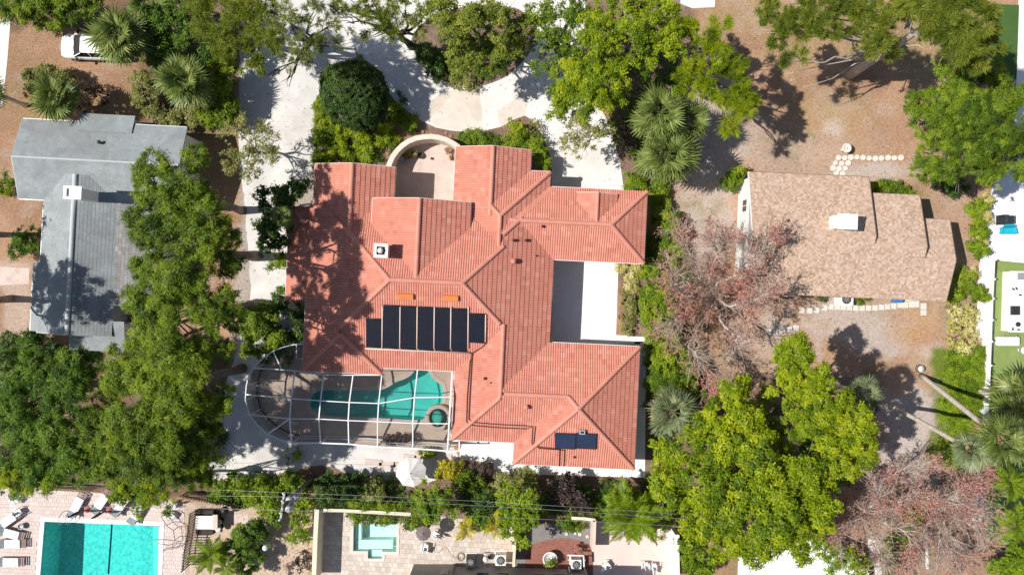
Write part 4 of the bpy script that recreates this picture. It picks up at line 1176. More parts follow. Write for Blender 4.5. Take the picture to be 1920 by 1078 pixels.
# round spa beside the lagoon pool
c = W(822, 783, .4); c.z = 0
spa = thing('hot_tub', 'round raised spa with brown rim at the corner of the enclosed pool', 'hot tub', c)
MB().lathe(c, [(.98, .0), (.98, .40), (.95, .45), (.70, .45), (.68, .42), (.68, .06)], 32).build('spa_ring', M['spa_rim'] if 'spa_rim' in M else M['deck'], spa)
MB().lathe(c + Vector((0, 0, .03)), [(.675, 0), (.675, .17)], 28).build('spa_floor', M['plaster'], spa)
b = MB()
for k in range(28):
    pass
b.lathe(c + Vector((0, 0, .36)), [(.678, 0), (.678, .002)], 28).build('water_surface', M['water_main'], spa)
for dx, dy in ((.35, .2), (-.3, -.3), (.05, -.5)):
    MB().box(c + Vector((dx, dy, .12)), (.4, .22, .12), rz=dx).build('spa_seat', M['plaster_main'], spa)

# ------------------------------------------------------------------ screen enclosure over the pool
def enclosure():
    t = thing('pool_enclosure', 'white framed insect screen enclosure with rounded end over the pool', 'pool enclosure', W(660, 760, 0))
    ZE, ZT, ZH = 2.55, 3.45, 2.85
    def beam(name, pts, w=.078, h=.11, mat=M['alu']):
        b = MB()
        for p, q in zip(pts[:-1], pts[1:]): b.beam(p, q, w, h)
        return b.build(name, mat, t)
    def panel(pts):
        MB().add(pts, [tuple(range(len(pts)))]).build('screen_panel', M['screen'], t)
    B = []
    for N, A1, A2, S_ in (((553, 695), (546, 747), (543, 785), (547, 830)), ((607, 703), (601, 751), (598, 785), (601, 830)), ((662, 703), (655, 754), (653, 788), (654, 832)), ((716, 703), (710, 756), (708, 790), (708, 837)), ((783, 692), (777, 745), (774, 793), (774, 840)), ((848, 695), (845, 744), (842, 794), (839, 845))):
        B.append((W(*N, ZH), W(*A1, ZT), W(*A2, ZT), W(*S_, ZE)))
    for n, a, c, s_ in B:
        beam('roof_beam', [n, a, c, s_])
        beam('post', [s_, Vector((s_.x, s_.y, 0))], .09, .09)
    beam('purlin', [b[1] for b in B], .065, .09); beam('purlin', [b[2] for b in B], .065, .09)
    beam('eave_beam', [b[3] for b in B] + [W(861, 845, ZE)], .10, .12)
    base = [Vector((b[3].x, b[3].y, .12)) for b in B] + [Vector((W(861, 845, ZE).x, W(861, 845, ZE).y, .12))]
    beam('base_rail', base, .08, .10)
    mid = [Vector((p.x, p.y, 1.05)) for p in base]
    beam('wall_rail', mid, .05, .06)
    beam('eave_beam', [W(719, 688, ZH), W(783, 692, ZH), W(848, 695, ZH), B[5][1], B[5][2], B[5][3]], .10, .10)
    beam('eave_beam', [B[0][0], B[1][0], B[2][0], B[3][0], W(719, 700, ZH)], .06, .08)
    e = W(861, 845, ZE); f = W(861, 826, ZE); g = W(845, 826, ZE)
    beam('corner_frame', [e, f, g], .08, .10); beam('post', [e, Vector((e.x, e.y, 0))], .08, .08); beam('post', [f, Vector((f.x, f.y, 0))], .08, .08)
    arcp = [(571, 645), (550, 646), (530, 651), (512, 658), (491, 673), (475, 690), (466, 706), (462, 723), (460, 750), (468, 777), (482, 796), (502, 813), (523, 823), (547, 830)]
    A = [W(*p, ZE) for p in arcp]
    beam('eave_beam', A, .06, .10)
    beam('base_rail', [Vector((p.x, p.y, .12)) for p in A], .06, .10, M['dark_metal'])  # dark colour stands in for shade on this stretch of the white frame
    for i in (1, 3, 5, 7, 8, 9, 11): beam('post', [A[i], Vector((A[i].x, A[i].y, 0))], .07, .07)
    beam('roof_beam', [A[3], W(527, 690, 3.0)], .07, .08)
    beam('roof_beam', [A[5], W(515, 692, 2.9), B[0][0]], .07, .08)
    beam('roof_beam', [W(482, 722, 2.9), W(512, 733, 3.2), B[0][1]], .05, .06)
    beam('roof_beam', [A[7].lerp(A[8], .6), B[0][1]], .07, .08)
    beam('roof_beam', [A[9], B[0][2]], .07, .08); beam('roof_beam', [A[11], B[0][2]], .07, .08)
    p, q = W(556, 646, ZE), W(556, 672, ZE)
    beam('corner_frame', [p, q, W(571, 672, ZE)], .07, .08)
    for i in range(5):
        for k in range(3): panel([B[i][k], B[i + 1][k], B[i + 1][k + 1], B[i][k + 1]])
        a, c = B[i][3], B[i + 1][3]
        panel([a, c, Vector((c.x, c.y, .1)), Vector((a.x, a.y, .1))])
    hub1, hub2, hub0 = B[0][1], B[0][2], B[0][0]
    for i in range(len(A) - 1):
        a, c = A[i], A[i + 1]
        panel([a, c, Vector((c.x, c.y, .1)), Vector((a.x, a.y, .1))])
        h = hub0 if i < 5 else (hub1 if i < 9 else hub2)
        panel([a, c, h])
    panel([A[5], hub1, hub0]); panel([A[9], hub2, hub1]); panel([A[13], B[0][3], hub2])
    panel([A[0], hub0, W(570, 698, ZH)])
    panel([B[4][0], W(719, 688, ZH), B[3][0]])
enclosure()
# ------------------------------------------------------------------ vegetation
def quads_mesh(name, P, T, B, tint):
    """one pointed leaf per row: middle P, half axes T (along) and B (across)"""
    n = len(P)
    V = np.empty((n, 3, 3), np.float32)
    V[:, 0] = P + T; V[:, 1] = P - T + B; V[:, 2] = P - T - B
    me = bpy.data.meshes.new(name)
    me.vertices.add(3 * n); me.vertices.foreach_set('co', V.ravel())
    me.loops.add(3 * n); me.loops.foreach_set('vertex_index', np.arange(3 * n, dtype=np.int32))
    me.polygons.add(n); me.polygons.foreach_set('loop_start', np.arange(0, 3 * n, 3, dtype=np.int32))
    a = me.attributes.new('tint', 'FLOAT', 'FACE'); a.data.foreach_set('value', np.clip(tint, 0, 1).astype(np.float32))
    me.update(calc_edges=True)
    return me

def unit(a): return a / np.maximum(np.linalg.norm(a, axis=1, keepdims=True), 1e-9)

STYLE = {   # leaf length, width, spray radius, layers of leaf cover, packing, pull along the shoot, flatness of a spray
    'broad':   (0.145, 0.088, 0.28, 2.1, 1.15, 0.0, 0.60),
    'big':     (0.190, 0.118, 0.34, 2.1, 1.15, 0.1, 0.60),
    'fine':    (0.115, 0.072, 0.25, 2.0, 1.20, 0.0, 0.65),
    'feather': (0.220, 0.054, 0.32, 1.9, 1.20, 0.8, 0.45),
    'pine':    (0.300, 0.036, 0.36, 1.5, 1.15, 1.0, 0.70),
    'sparse':  (0.150, 0.082, 0.28, 0.9, 0.70, 0.2, 0.60),
    'ball':    (0.105, 0.066, 0.18, 2.3, 1.9, 0.0, 0.70),
}

def crown_arrays(blobs, style, dens=1.0, hemi=-0.25, gap=0.10, tvar=0.25):
    L, Wd, rc, cov, pack, pull, flat = STYLE[style]
    Cs, Ds, Rs, Tn = [], [], [], []
    for (x, y, z, r, rz) in blobs:
        # boughs: lumps of different size round the blob, so that the outline is uneven and dark gaps stay between them
        if r > 0.75 and style != 'ball':
            nl = int(rng.integers(8, 12) + r * 3.0)
            d = unit(rng.normal(size=(nl * 4, 3))); d = d[d[:, 2] > hemi][:nl]; nl = len(d)
            lr = r * rng.uniform(0.20, 0.42, nl)
            f = rng.uniform(0.35, 1.0, nl) ** 0.7 * np.maximum(0, 1 - lr / r * 0.70)
            lc = np.stack([x + d[:, 0] * r * f, y + d[:, 1] * r * f, z + d[:, 2] * rz * f * 1.05], 1)
            lz = lr * 0.80
        else:
            lc = np.array([[x, y, z]]); lr = np.array([r]); lz = np.array([rz]); nl = 1
        bt = rng.normal() * tvar * 0.5
        for i in range(nl):
            rcb = min(rc, lr[i] * 0.6)
            nc = max(4, int(2.0 * (lr[i] / rcb) ** 2 * pack * (0.5 + 0.5 * min(1, dens)) * (1 - hemi) / 1.5))
            d = unit(rng.normal(size=(nc * 4, 3))); d = d[d[:, 2] > hemi][:nc]; nc = len(d)
            if style == 'ball': fr = rng.uniform(0.93, 1.0, nc)
            else:
                fr = rng.uniform(0.70, 1.12, nc); inn = rng.random(nc) < 0.15; fr[inn] *= rng.uniform(0.3, 0.8, inn.sum())
            C = lc[i] + d * np.array([lr[i], lr[i], lz[i]]) * fr[:, None]
            k = rng.random(nc) > gap
            Cs.append(C[k]); Ds.append(d[k]); Rs.append(rcb * rng.uniform(0.65, 1.3, k.sum()))
            Tn.append(np.clip(0.5 + bt + rng.normal() * tvar * 0.75 + rng.normal(size=k.sum()) * tvar * 0.8, 0, 1))
    C = np.concatenate(Cs); dc = np.concatenate(Ds); rcs = np.concatenate(Rs); ct = np.concatenate(Tn)
    per = np.maximum(5, (np.pi * rcs ** 2 * cov * dens * 0.82 / (L * Wd * 0.5)).astype(int))
    cid = np.repeat(np.arange(len(C)), per); n = len(cid)
    e = unit(rng.normal(size=(n, 3)))
    low = e[:, 2] < -0.35
    e[low, 2] *= -1
    rad = np.abs(rng.normal(0.72, 0.32, n))
    P = C[cid] + e * (rcs[cid] * rad)[:, None] * np.array([1, 1, flat])
    nrm = unit(e * 0.55 + dc[cid] * 0.30 + rng.normal(size=(n, 3)) * 0.42 + np.array([-0.10, 0, 0.62]))
    t = rng.normal(size=(n, 3))
    if pull: t = t * (1 - pull * 0.68) + (e + dc[cid] * 0.8) * pull * 1.4 + np.array([0, 0, -0.2 * pull])
    t = t - nrm * (t * nrm).sum(1, keepdims=True) * (0.35 if style == 'pine' else 1.0)
    t = unit(t); b = unit(np.cross(nrm, t))
    s = rng.uniform(0.7, 1.25, n)[:, None]
    return P, t * L / 2 * s, b * Wd / 2 * s, ct[cid] + rng.normal(size=n) * 0.12

def leaf_ball(name, mat, parent, r, c, dens=1.0, style='fine'):
    me = quads_mesh(name, *crown_arrays([(c[0], c[1], c[2], r, r * .8)], style, dens))
    o = link_mesh(name, me, M[mat], parent)
    return o

def to_blobs(px_blobs, k=0.72, kr=1.10):
    out = []
    for b in px_blobs:
        px, py, r, z = b[:4]
        p = W(px, py, z)
        rm = r / PPM * (H - z) / H * kr
        out.append((p.x, p.y, p.z, rm, (b[4] if len(b) > 4 else rm * k)))
    return out

TRIS = [0]
def tree(label, px_blobs, mat, style='broad', base=None, dz=0.0, name='tree', cat='tree', bark='bark', dens=1.0, gap=0.10, group=None, trunk_r=0.22, limbs=True, kr=1.13, tvar=0.25):
    if dz: px_blobs = [(q[0], q[1], q[2], q[3] + dz) for q in px_blobs]
    bl = to_blobs(px_blobs, kr=kr)
    cx = sum(b[0] for b in bl) / len(bl); cy = sum(b[1] for b in bl) / len(bl); zt = sum(b[2] for b in bl) / len(bl)
    bp = W(*base) if base else Vector((cx, cy, 0))
    t = thing(name, label, cat, (bp.x, bp.y, 0), group)
    fork = Vector((bp.x * .6 + cx * .4, bp.y * .6 + cy * .4, zt * 0.5))
    b = MB()
    w = lambda p, s=.25: p + Vector((rnd.uniform(-s, s), rnd.uniform(-s, s), rnd.uniform(-s, s) * .4))
    b.tube([bp, w(bp.lerp(fork, .35), .1), w(bp.lerp(fork, .7), .15), fork], [trunk_r * 1.35, trunk_r * 1.05, trunk_r * .95, trunk_r * .85], 8)
    if limbs:
        for (x, y, z, r, rz) in bl:
            e = Vector((x, y, z + rz * .25)); m = w(fork.lerp(e, .5), .4); m.z -= .2
            L = (e - fork).length
            b.tube([fork - Vector((0, 0, .15)), w(fork.lerp(m, .5), .2), m, w(m.lerp(e, .55), .25), e], [trunk_r * .7, trunk_r * .5, trunk_r * .38, trunk_r * .24, .025], 6)
            for k in range(4):
                a = rnd.uniform(0, 6.28); q = Vector((x + math.cos(a) * r * .85, y + math.sin(a) * r * .85, z + rnd.uniform(-.1, .5) * rz))
                s0 = m.lerp(e, rnd.uniform(.2, .8))
                b.tube([s0, w(s0.lerp(q, .5), .2), q], [trunk_r * .2, trunk_r * .13, .012], 4)
    b.build('trunk', M[bark], t)
    arr = crown_arrays(bl, style, dens, gap=gap, tvar=tvar)
    TRIS[0] += len(arr[0])
    link_mesh('crown', quads_mesh('crown', *arr), M[mat], t)
    return t

def shrub(label, px_blobs, mat, style='broad', name='shrub', cat='shrub', dens=1.0, gap=0.05, group=None, kind=None, stems=True):
    bl = to_blobs(px_blobs, 0.8, 1.28)
    cx = sum(b[0] for b in bl) / len(bl); cy = sum(b[1] for b in bl) / len(bl)
    arr = crown_arrays(bl, style, dens, hemi=-0.6, gap=gap)
    TRIS[0] += len(arr[0])
    if kind == 'stuff':
        o = link_mesh(name, quads_mesh(name, *arr), M[mat], origin=(cx, cy, 0)); o['kind'] = 'stuff'
        return o
    t = thing(name, label, cat, (cx, cy, 0), group)
    b = MB()
    for (x, y, z, r, rz) in bl:
        for k in range(3):
            a = rnd.uniform(0, 6.28); q = Vector((x + math.cos(a) * r * .5, y + math.sin(a) * r * .5, z + rz * .3))
            s0 = Vector((x + rnd.uniform(-.1, .1), y + rnd.uniform(-.1, .1), 0)); b.tube([s0, s0.lerp(q, .5) + Vector((0, 0, .05)), q], [.035, .025, .01], 5)
    b.build('stem', M['bark'], t)
    link_mesh('foliage', quads_mesh('foliage', *arr), M[mat], t)
    return t

# ---- palms: fronds are parts, sharing a few meshes
def fan_frond(seed, L=1.15, pet=0.95):
    r = np.random.default_rng(seed)
    P, F, tn = [], [], []
    def quad(a, b, c, d, t): i = len(P); P.extend([a, b, c, d]); F.append((i, i + 1, i + 2, i + 3)); tn.append(t)
    droop = r.uniform(.10, .25)
    pp = [(pet * k / 3, 0, -droop * .4 * (k / 3) ** 2) for k in range(4)]
    for a, b in zip(pp[:-1], pp[1:]): quad((a[0], -.022, a[2]), (b[0], -.018, b[2]), (b[0], .018, b[2]), (a[0], .022, a[2]), .25)
    h = pp[-1]
    n = 20
    for i in range(n):
        f = i / (n - 1) * 2 - 1
        an = f * math.radians(118) + r.uniform(-.05, .05)
        l = L * (1 - .28 * abs(f) ** 2) * r.uniform(.88, 1.08)
        d = np.array([math.cos(an), math.sin(an), 0]); s = np.array([-d[1], d[0], 0])
        p0 = np.array(h); pr = []
        for k in range(4):
            q = k / 3
            pr.append(p0 + d * l * q + np.array([0, 0, -.35 * l * q ** 2 * (droop * 2.2 + .2 * abs(f)) + .06 * math.sin(q * 3.1) * (1 if i % 2 else -1) * .3]))
        wd = [.03, .065, .045, .006]
        t = .5 + .3 * r.normal()
        for k in range(3): quad(tuple(pr[k] - s * wd[k]), tuple(pr[k + 1] - s * wd[k + 1]), tuple(pr[k + 1] + s * wd[k + 1] + np.array([0, 0, .02])), tuple(pr[k] + s * wd[k] + np.array([0, 0, .02])), t)
    me = bpy.data.meshes.new('frond'); me.from_pydata(P, [], F)
    a = me.attributes.new('tint', 'FLOAT', 'FACE'); a.data.foreach_set('value', np.clip(tn, 0, 1))
    return me

def feather_frond(seed, L=2.1, leaf=.55, pairs=26):
    r = np.random.default_rng(seed)
    P, F, tn = [], [], []
    def quad(a, b, c, d, t): i = len(P); P.extend([tuple(a), tuple(b), tuple(c), tuple(d)]); F.append((i, i + 1, i + 2, i + 3)); tn.append(t)
    dr = r.uniform(.45, .8)
    R = lambda q: np.array([L * q * (1 - .12 * q), 0.05 * math.sin(q * 4 + seed), .45 * q - dr * 1.5 * q * q])
    for k in range(8):
        a, b = R(k / 8), R((k + 1) / 8); w = .028 * (1 - k / 9)
        quad(a + [0, -w, 0], b + [0, -w, 0], b + [0, w, 0], a + [0, w, 0], .3)
    for i in range(pairs):
        q = .14 + .86 * i / pairs; p = R(q); l = leaf * math.sin(min(1, q * 1.15) * 2.6 + .35) * r.uniform(.85, 1.1)
        for sd in (-1, 1):
            d = np.array([.55 + .35 * q, sd * (1 - .25 * q), -.18 + r.uniform(-.1, .12)]); d /= np.linalg.norm(d)
            s = np.array([d[1], -d[0], 0]) * sd; s /= max(1e-6, np.linalg.norm(s))
            t = .5 + .28 * r.normal()
            m = p + d * l * .5 + np.array([0, 0, .03]); e = p + d * l + np.array([0, 0, -.10 * l])
            quad(p - s * .012, m - s * .026, m + s * .026, p + s * .012, t); quad(m - s * .026, e - s * .004, e + s * .004, m + s * .026, t)
    me = bpy.data.meshes.new('frond'); me.from_pydata(P, [], F)
    a = me.attributes.new('tint', 'FLOAT', 'FACE'); a.data.foreach_set('value', np.clip(tn, 0, 1))
    return me

FAN = [fan_frond(s) for s in range(5)]
FEA = [feather_frond(s) for s in range(5)]
def mats_of(meshes, mat):
    out = []
    for m in meshes:
        c = m.copy(); c.materials.clear(); c.materials.append(M[mat]); out.append(c)
    return out
FR = {('fan', k): mats_of(FAN, k) for k in ('palm', 'palm_grey', 'dead')}
FR.update({('feather', k): mats_of(FEA, k) for k in ('hedge', 'palm', 'dead', 'yellow')})

def palm(label, px, py, z, R, kind='fan', mat='palm', n=38, base=None, dead=4, trunk_r=.16, group=None, name=None, cat='palm', boots=False):
    c = W(px, py, z)
    bp = W(*base) if base else Vector((c.x, c.y, 0))
    t = thing(name or ('fan_palm' if kind == 'fan' else 'feather_palm'), label, cat, (bp.x, bp.y, 0), group)
    mid = bp.lerp(c, .5) + Vector((rnd.uniform(-.15, .15), rnd.uniform(-.15, .15), 0))
    pts = [bp.lerp(mid, i / 6) for i in range(6)] + [mid.lerp(c, i / 6) for i in range(7)]
    MB().tube(pts, [trunk_r * (1.35 if i == 0 else (1.0 + .06 * (i % 2))) for i in range(len(pts))], 9).build('trunk', M['palm_trunk'], t)
    if boots:
        MB().tube([c.lerp(bp, .13), c.lerp(bp, .06), c], [trunk_r * 1.1, trunk_r * 1.9, trunk_r * 1.2], 9).build('boots', M['boot'], t)
    L0 = 2.1
    for i in range(n):
        isd = i < dead
        a = i * 2.39996 + rnd.uniform(-.2, .2)
        q = i / max(1, n - 1)
        el = math.radians(-48 + 112 * q ** 1.3) if not isd else math.radians(rnd.uniform(-62, -30))
        me = rnd.choice(FR[(kind, 'dead' if isd else mat)])
        o = bpy.data.objects.new('frond', me); col.objects.link(o); o.parent = t
        s = R / L0 * rnd.uniform(.74, 1.16) * (1.0 if q < .75 else .85)
        o.location = c - Vector(BASE[t.name]) + Vector((0, 0, .15 * q))
        o.rotation_euler = (rnd.uniform(-.45, .45), -el + rnd.uniform(-.22, .22), a + rnd.uniform(-.25, .25))
        o.scale = (s, s, s)
        TRIS[0] += 0
    return t

# ---- bare reddish trees
def bare_tree(label, base, limbs_px, twigs=900, leaf='red', nleaf=2500, name='bare_tree', tr=.2, spread=1.0, zc=6.0):
    bp = W(*base)
    t = thing(name, label, 'tree', bp)
    b = MB(); ends = []
    fork = bp + Vector((0, 0, 1.6))
    b.tube([bp, bp + Vector((.1, .05, .8)), fork], [tr * 1.3, tr * 1.05, tr], 8)
    tw = MB()
    segs = []
    for pts in limbs_px:
        P = [fork] + [W(*p) for p in pts]
        fine = []
        for A_, B_ in zip(P[:-1], P[1:]):
            for k in range(3): fine.append(A_.lerp(B_, k / 3) + Vector((rnd.uniform(-.12, .12), rnd.uniform(-.12, .12), rnd.uniform(-.1, .1))) * (0 if (k == 0) else 1))
        fine.append(P[-1])
        n = len(fine)
        b.tube(fine, [max(.03, tr * .75 * (1 - i / n * .85)) for i in range(n)], 6)
        segs += [(fine[i], fine[i + 1], i / n) for i in range(1, n - 1)]
    leaves = []
    # sub-branches then twigs
    subs = []
    for k in range(int(twigs * .16)):
        A_, B_, f = rnd.choice(segs); s0 = A_.lerp(B_, rnd.random())
        d = (B_ - A_).normalized() + Vector((rnd.uniform(-1, 1), rnd.uniform(-1, 1), rnd.uniform(-.3, .6)))
        d.normalize(); L = rnd.uniform(.7, 1.9) * spread
        m = s0 + d * L * .5 + Vector((rnd.uniform(-.15, .15), rnd.uniform(-.15, .15), .06)); e = s0 + d * L + Vector((rnd.uniform(-.2, .2), rnd.uniform(-.2, .2), rnd.uniform(-.25, .1)))
        b.tube([s0, m, e], [.026, .017, .009], 4, cap=False); subs += [(s0, m), (m, e)]
    for k in range(twigs):
        A_, B_ = rnd.choice(subs); s0 = A_.lerp(B_, rnd.random())
        d = (B_ - A_).normalized() * .6 + Vector((rnd.uniform(-1, 1), rnd.uniform(-1, 1), rnd.uniform(-.45, .5)))
        d.normalize(); L = rnd.uniform(.35, .95) * spread
        m = s0 + d * L * .5 + Vector((rnd.uniform(-.1, .1), rnd.uniform(-.1, .1), 0)); e = s0 + d * L + Vector((rnd.uniform(-.15, .15), rnd.uniform(-.15, .15), -.05))
        tw.tube([s0, m, e], [.012, .009, .005], 3, cap=False); leaves += [m, e, s0.lerp(m, .5), m.lerp(e, .5)]
    b.build('trunk', M['bark_pale'], t)
    tw.build('twigs', M['twig'], t)['kind'] = 'stuff'
    if nleaf:
        idx = rng.integers(0, len(leaves), nleaf); P = np.array([tuple(p) for p in leaves])[idx] + rng.normal(size=(nleaf, 3)) * .07
        T = unit(rng.normal(size=(nleaf, 3))); N = unit(rng.normal(size=(nleaf, 3)) + np.array([0, 0, .8])); Bv = unit(np.cross(N, T)); s = rng.uniform(.6, 1.3, nleaf)[:, None]
        # reddest where the young leaf has come out together
        cl = np.array([noise.noise(Vector(p) * .55) for p in P]) * .7 + .5
        keep = rng.random(nleaf) < np.clip((cl - .37) * 2.8, .10, 1)
        P, T, Bv, s, cl = P[keep], T[keep], Bv[keep], s[keep], cl[keep]
        TRIS[0] += len(P) * 2
        link_mesh('crown', quads_mesh('crown', P, T * .065 * s, Bv * .042 * s, cl + rng.normal(size=len(P)) * .2), M[leaf], t)
    return t
# ------------------------------------------------------------------ vehicles, furniture, posts
def copy_tree(o, loc, rz=0.0, label=None, parent=None):
    c = o.copy(); col.objects.link(c)
    if parent is None:
        c.location = loc; c.rotation_euler = (0, 0, rz)
        if label: c['label'] = label
    else:
        c.parent = parent
    for ch in o.children: copy_tree(ch, None, parent=c)
    return c

def local_thing(name, label, cat, group=None):
    return thing(name, label, cat, (0, 0, 0), group)

def place(o, px, py, rz=0.0, z=0.0):
    p = W(px, py, z); o.location = p; o.rotation_euler = (0, 0, rz)
    BASE[o.name] = Vector((0, 0, 0))
    return o

def build_car():
    t = local_thing('parked_car', 'white estate car parked on the dry lawn under a fan palm', 'car')
    # stations along x (front at +x): x, half width, sill z, shoulder z
    st = [(-2.32, .70, .48, .90), (-2.22, .84, .36, 1.02), (-1.6, .90, .30, 1.05), (-.6, .92, .28, 1.03), (.5, .92, .28, 1.00), (1.35, .90, .30, .98), (1.95, .86, .34, .90), (2.25, .74, .40, .78), (2.36, .55, .48, .68)]
    b = MB(); ring = []
    for x, w, z0, z1 in st:
        ring.append([(x, -w * .92, z0), (x, -w, z0 + (z1 - z0) * .45), (x, -w * .97, z1 - .06), (x, -w * .84, z1), (x, -w * .4, z1 + .035), (x, w * .4, z1 + .035), (x, w * .84, z1), (x, w * .97, z1 - .06), (x, w, z0 + (z1 - z0) * .45), (x, w * .92, z0)])
    n = 10
    v = [p for r in ring for p in r]; f = []
    for i in range(len(ring) - 1):
        for k in range(n): f.append((i * n + k, i * n + (k + 1) % n, (i + 1) * n + (k + 1) % n, (i + 1) * n + k))
    f.append(tuple(range(n))[::-1]); f.append(tuple((len(ring) - 1) * n + k for k in range(n)))
    b.add(v, f, True); b.build('body', M['white_paint'], t)
    # cabin
    g = MB(); cs = [(-2.15, .78, 1.03, .70), (-1.75, .80, 1.50, .66), (-.2, .81, 1.56, .68), (.45, .80, 1.50, .66), (1.28, .79, 1.00, .74)]
    low = [(-2.2, .80), (-1.75, .82), (-.2, .84), (.45, .83), (1.28, .80)]
    v = []; f = []
    for (x, wl, z, wt) in cs:
        v += [(x, -.82, .99), (x, -wt, z - .05), (x, -wt * .9, z), (x, wt * .9, z), (x, wt, z - .05), (x, .82, .99)]
    for i in range(4):
        for k in range(5): f.append((i * 6 + k, (i + 1) * 6 + k, (i + 1) * 6 + k + 1, i * 6 + k + 1))
    g.add(v, f, False); g.build('glasshouse', M['glass'], t)
    r = MB()
    rf = [(-1.82, .64, 1.515), (-1.2, .66, 1.565), (-.2, .67, 1.585), (.30, .66, 1.55), (.50, .62, 1.51)]
    v = []; f = []
    for x, w, z in rf: v += [(x, -w, z - .035), (x, -w * .8, z + .02), (x, w * .8, z + .02), (x, w, z - .035)]
    for i in range(4):
        for k in range(3): f.append((i * 4 + k, (i + 1) * 4 + k, (i + 1) * 4 + k + 1, i * 4 + k + 1))
    r.add(v, f, True); r.build('roof', M['white_paint'], t)
    for sy in (-1, 1):
        b = MB()
        for (x0, z0, x1, z1) in ((1.22, 1.02, .46, 1.50), (-.12, 1.02, -.15, 1.55), (-1.15, 1.02, -1.1, 1.55), (-2.1, 1.03, -1.78, 1.48)):
            b.beam((x0, sy * .82, z0), (x1, sy * .685, z1), .07, .05)
        b.build('pillar', M['white_paint'], t)
        MB().box((.95, sy * 1.0, 1.06), (.14, .22, .15)).build('mirror', M['black'], t, bevel=.03)
        MB().tube([(-1.6, sy * .56, 1.63), (.25, sy * .57, 1.62)], .02, 6).build('roof_rail', M['grey_metal'], t)
        MB().box((2.2, sy * .60, .70), (.18, .26, .12)).build('headlight', M['grey_metal'], t, bevel=.03)
        MB().box((-2.28, sy * .62, .86), (.10, .22, .22)).build('tail_light', M['red_cushion'], t, bevel=.02)
        for x in (-1.4, 1.42):
            w = MB(); c = Vector((x, sy * .80, .33))
            prof = [(.20, -.10), (.31, -.11), (.33, -.07), (.33, .07), (.31, .11), (.20, .10)]
            ww = MB().lathe((0, 0, 0), prof, 18)
            ww.v = [(c.x + p[0], c.y + p[2], c.z + p[1]) for p in ww.v]
            wo = ww.build('wheel', M['rubber'], t)
            rr = MB().lathe((0, 0, 0), [(.19, -.105), (.19, .105), (.05, .115)], 14)
            rr.v = [(c.x + p[0], c.y + p[2] * sy, c.z + p[1]) for p in rr.v]
            rr.build('rim', M['grey_metal'], wo)
    MB().box((-1.0, 0, .30), (2.6, 1.3, .2)).build('underbody', M['black'], t)
    b = MB(); b.beam((1.28, -.5, 1.03), (1.0, .15, 1.17), .02, .02); b.beam((1.28, .1, 1.03), (1.0, .65, 1.15), .02, .02); b.build('wiper', M['black'], t)
    place(t, 184, 95, math.radians(180 - 2))
build_car()

def parasol(label, px, py, r, h, mat, n=8, rot=0.0, rise=.5):
    t = local_thing('patio_umbrella', label, 'umbrella')
    for k in range(n):
        a0, a1 = 2 * math.pi * k / n + rot, 2 * math.pi * (k + 1) / n + rot
        am = (a0 + a1) / 2
        P = lambda a, rr, z: (rr * math.cos(a), rr * math.sin(a), z)
        v = [P(a0, .03, h), P(a0, r * .5, h - rise * .52), P(am, r * .46, h - rise * .56), P(a1, r * .5, h - rise * .52), P(a0, r, h - rise), P(am, r * .915, h - rise - .03), P(a1, r, h - rise), P(a0, r, h - rise - .10), P(am, r * .915, h - rise - .13), P(a1, r, h - rise - .10)]
        MB().add(v, [(0, 1, 2), (0, 2, 3), (1, 4, 5, 2), (2, 5, 6, 3), (4, 7, 8, 5), (5, 8, 9, 6)]).build('canopy_panel', mat, t)
        MB().tube([P(a0, .04, h - .03), P(a0, r * .5, h - rise * .52 - .02), P(a0, r, h - rise - .02)], .014, 4).build('rib', M['grey_metal'], t)
    MB().tube([(0, 0, 0), (0, 0, h + .05)], .03, 8).build('pole', M['grey_metal'], t)
    MB().lathe((0, 0, h), [(.05, 0), (.05, .05), (.01, .10)], 8).build('finial', mat, t)
    MB().lathe((0, 0, 0), [(.32, 0), (.30, .08), (.06, .12), (.06, .3)], 14).build('base', M['dark_metal'], t)
    p = W(px, py, h); t.location = (p.x, p.y, 0)
    return t
parasol('large pale octagonal parasol open on the gravel behind the tiled house', 769, 888, 1.13, 2.6, M['canvas'], rot=.25)
parasol('small brown round parasol over the white chairs by the plunge pool', 793, 1001, .56, 2.2, M['brown_canvas'], n=12, rise=.18)

def lounger_proto():
    t = local_thing('sun_lounger', 'x', 'sun lounger', 'sun loungers round the hotel pool')
    f = MB()
    for sy in (-.30, .30): f.beam((-.98, sy, .30), (.98, sy, .30), .05, .06)
    for i in range(13): f.box((-.9 + i * .15, 0, .33), (.09, .60, .025))
    f.build('frame', M['towel'], t)
    for sx in (-.8, .8):
        for sy in (-.28, .28): MB().box((sx, sy, .14), (.05, .05, .28)).build('leg', M['towel'], t)
    MB().box((-.02, 0, .385), (1.16, .64, .08)).build('mattress', M['fabric'], t, bevel=.03)
    b = MB(); b.beam((-.60, 0, .36), (-.98, 0, .62), .60, .06); b.build('backrest', M['grey_cloth'], t)
    return t
M['grey_cloth'] = surf('grey_cloth', (0.42, 0.46, 0.47), 0.1, 2.0, 0.95)
lp = lounger_proto()
LS = [(150, 943, 62, 'white lounger nearest the pool ladder, at the foot of the trees'), (196, 937, 55, 'white lounger between the two small red tables'), (233, 942, 55, 'white lounger just right of the second red table'), (263, 956, 58, 'white lounger half hidden under the yellow green branches'), (28, 998, -15, 'tilted white lounger at the edge of the tree shade'), (30, 1016, 0, 'white lounger just below the tilted lounger on the left edge'), (27, 1050, 0, 'white lounger beside the brick patch on the left edge'), (22, 972, 35, 'white lounger lying in the deep tree shade at the left edge')]
for i, (x, y, a, lb) in enumerate(LS):
    o = lp if i == 0 else copy_tree(lp, (0, 0, 0))
    o['label'] = lb; place(o, x, y, math.radians(a), 0.012)

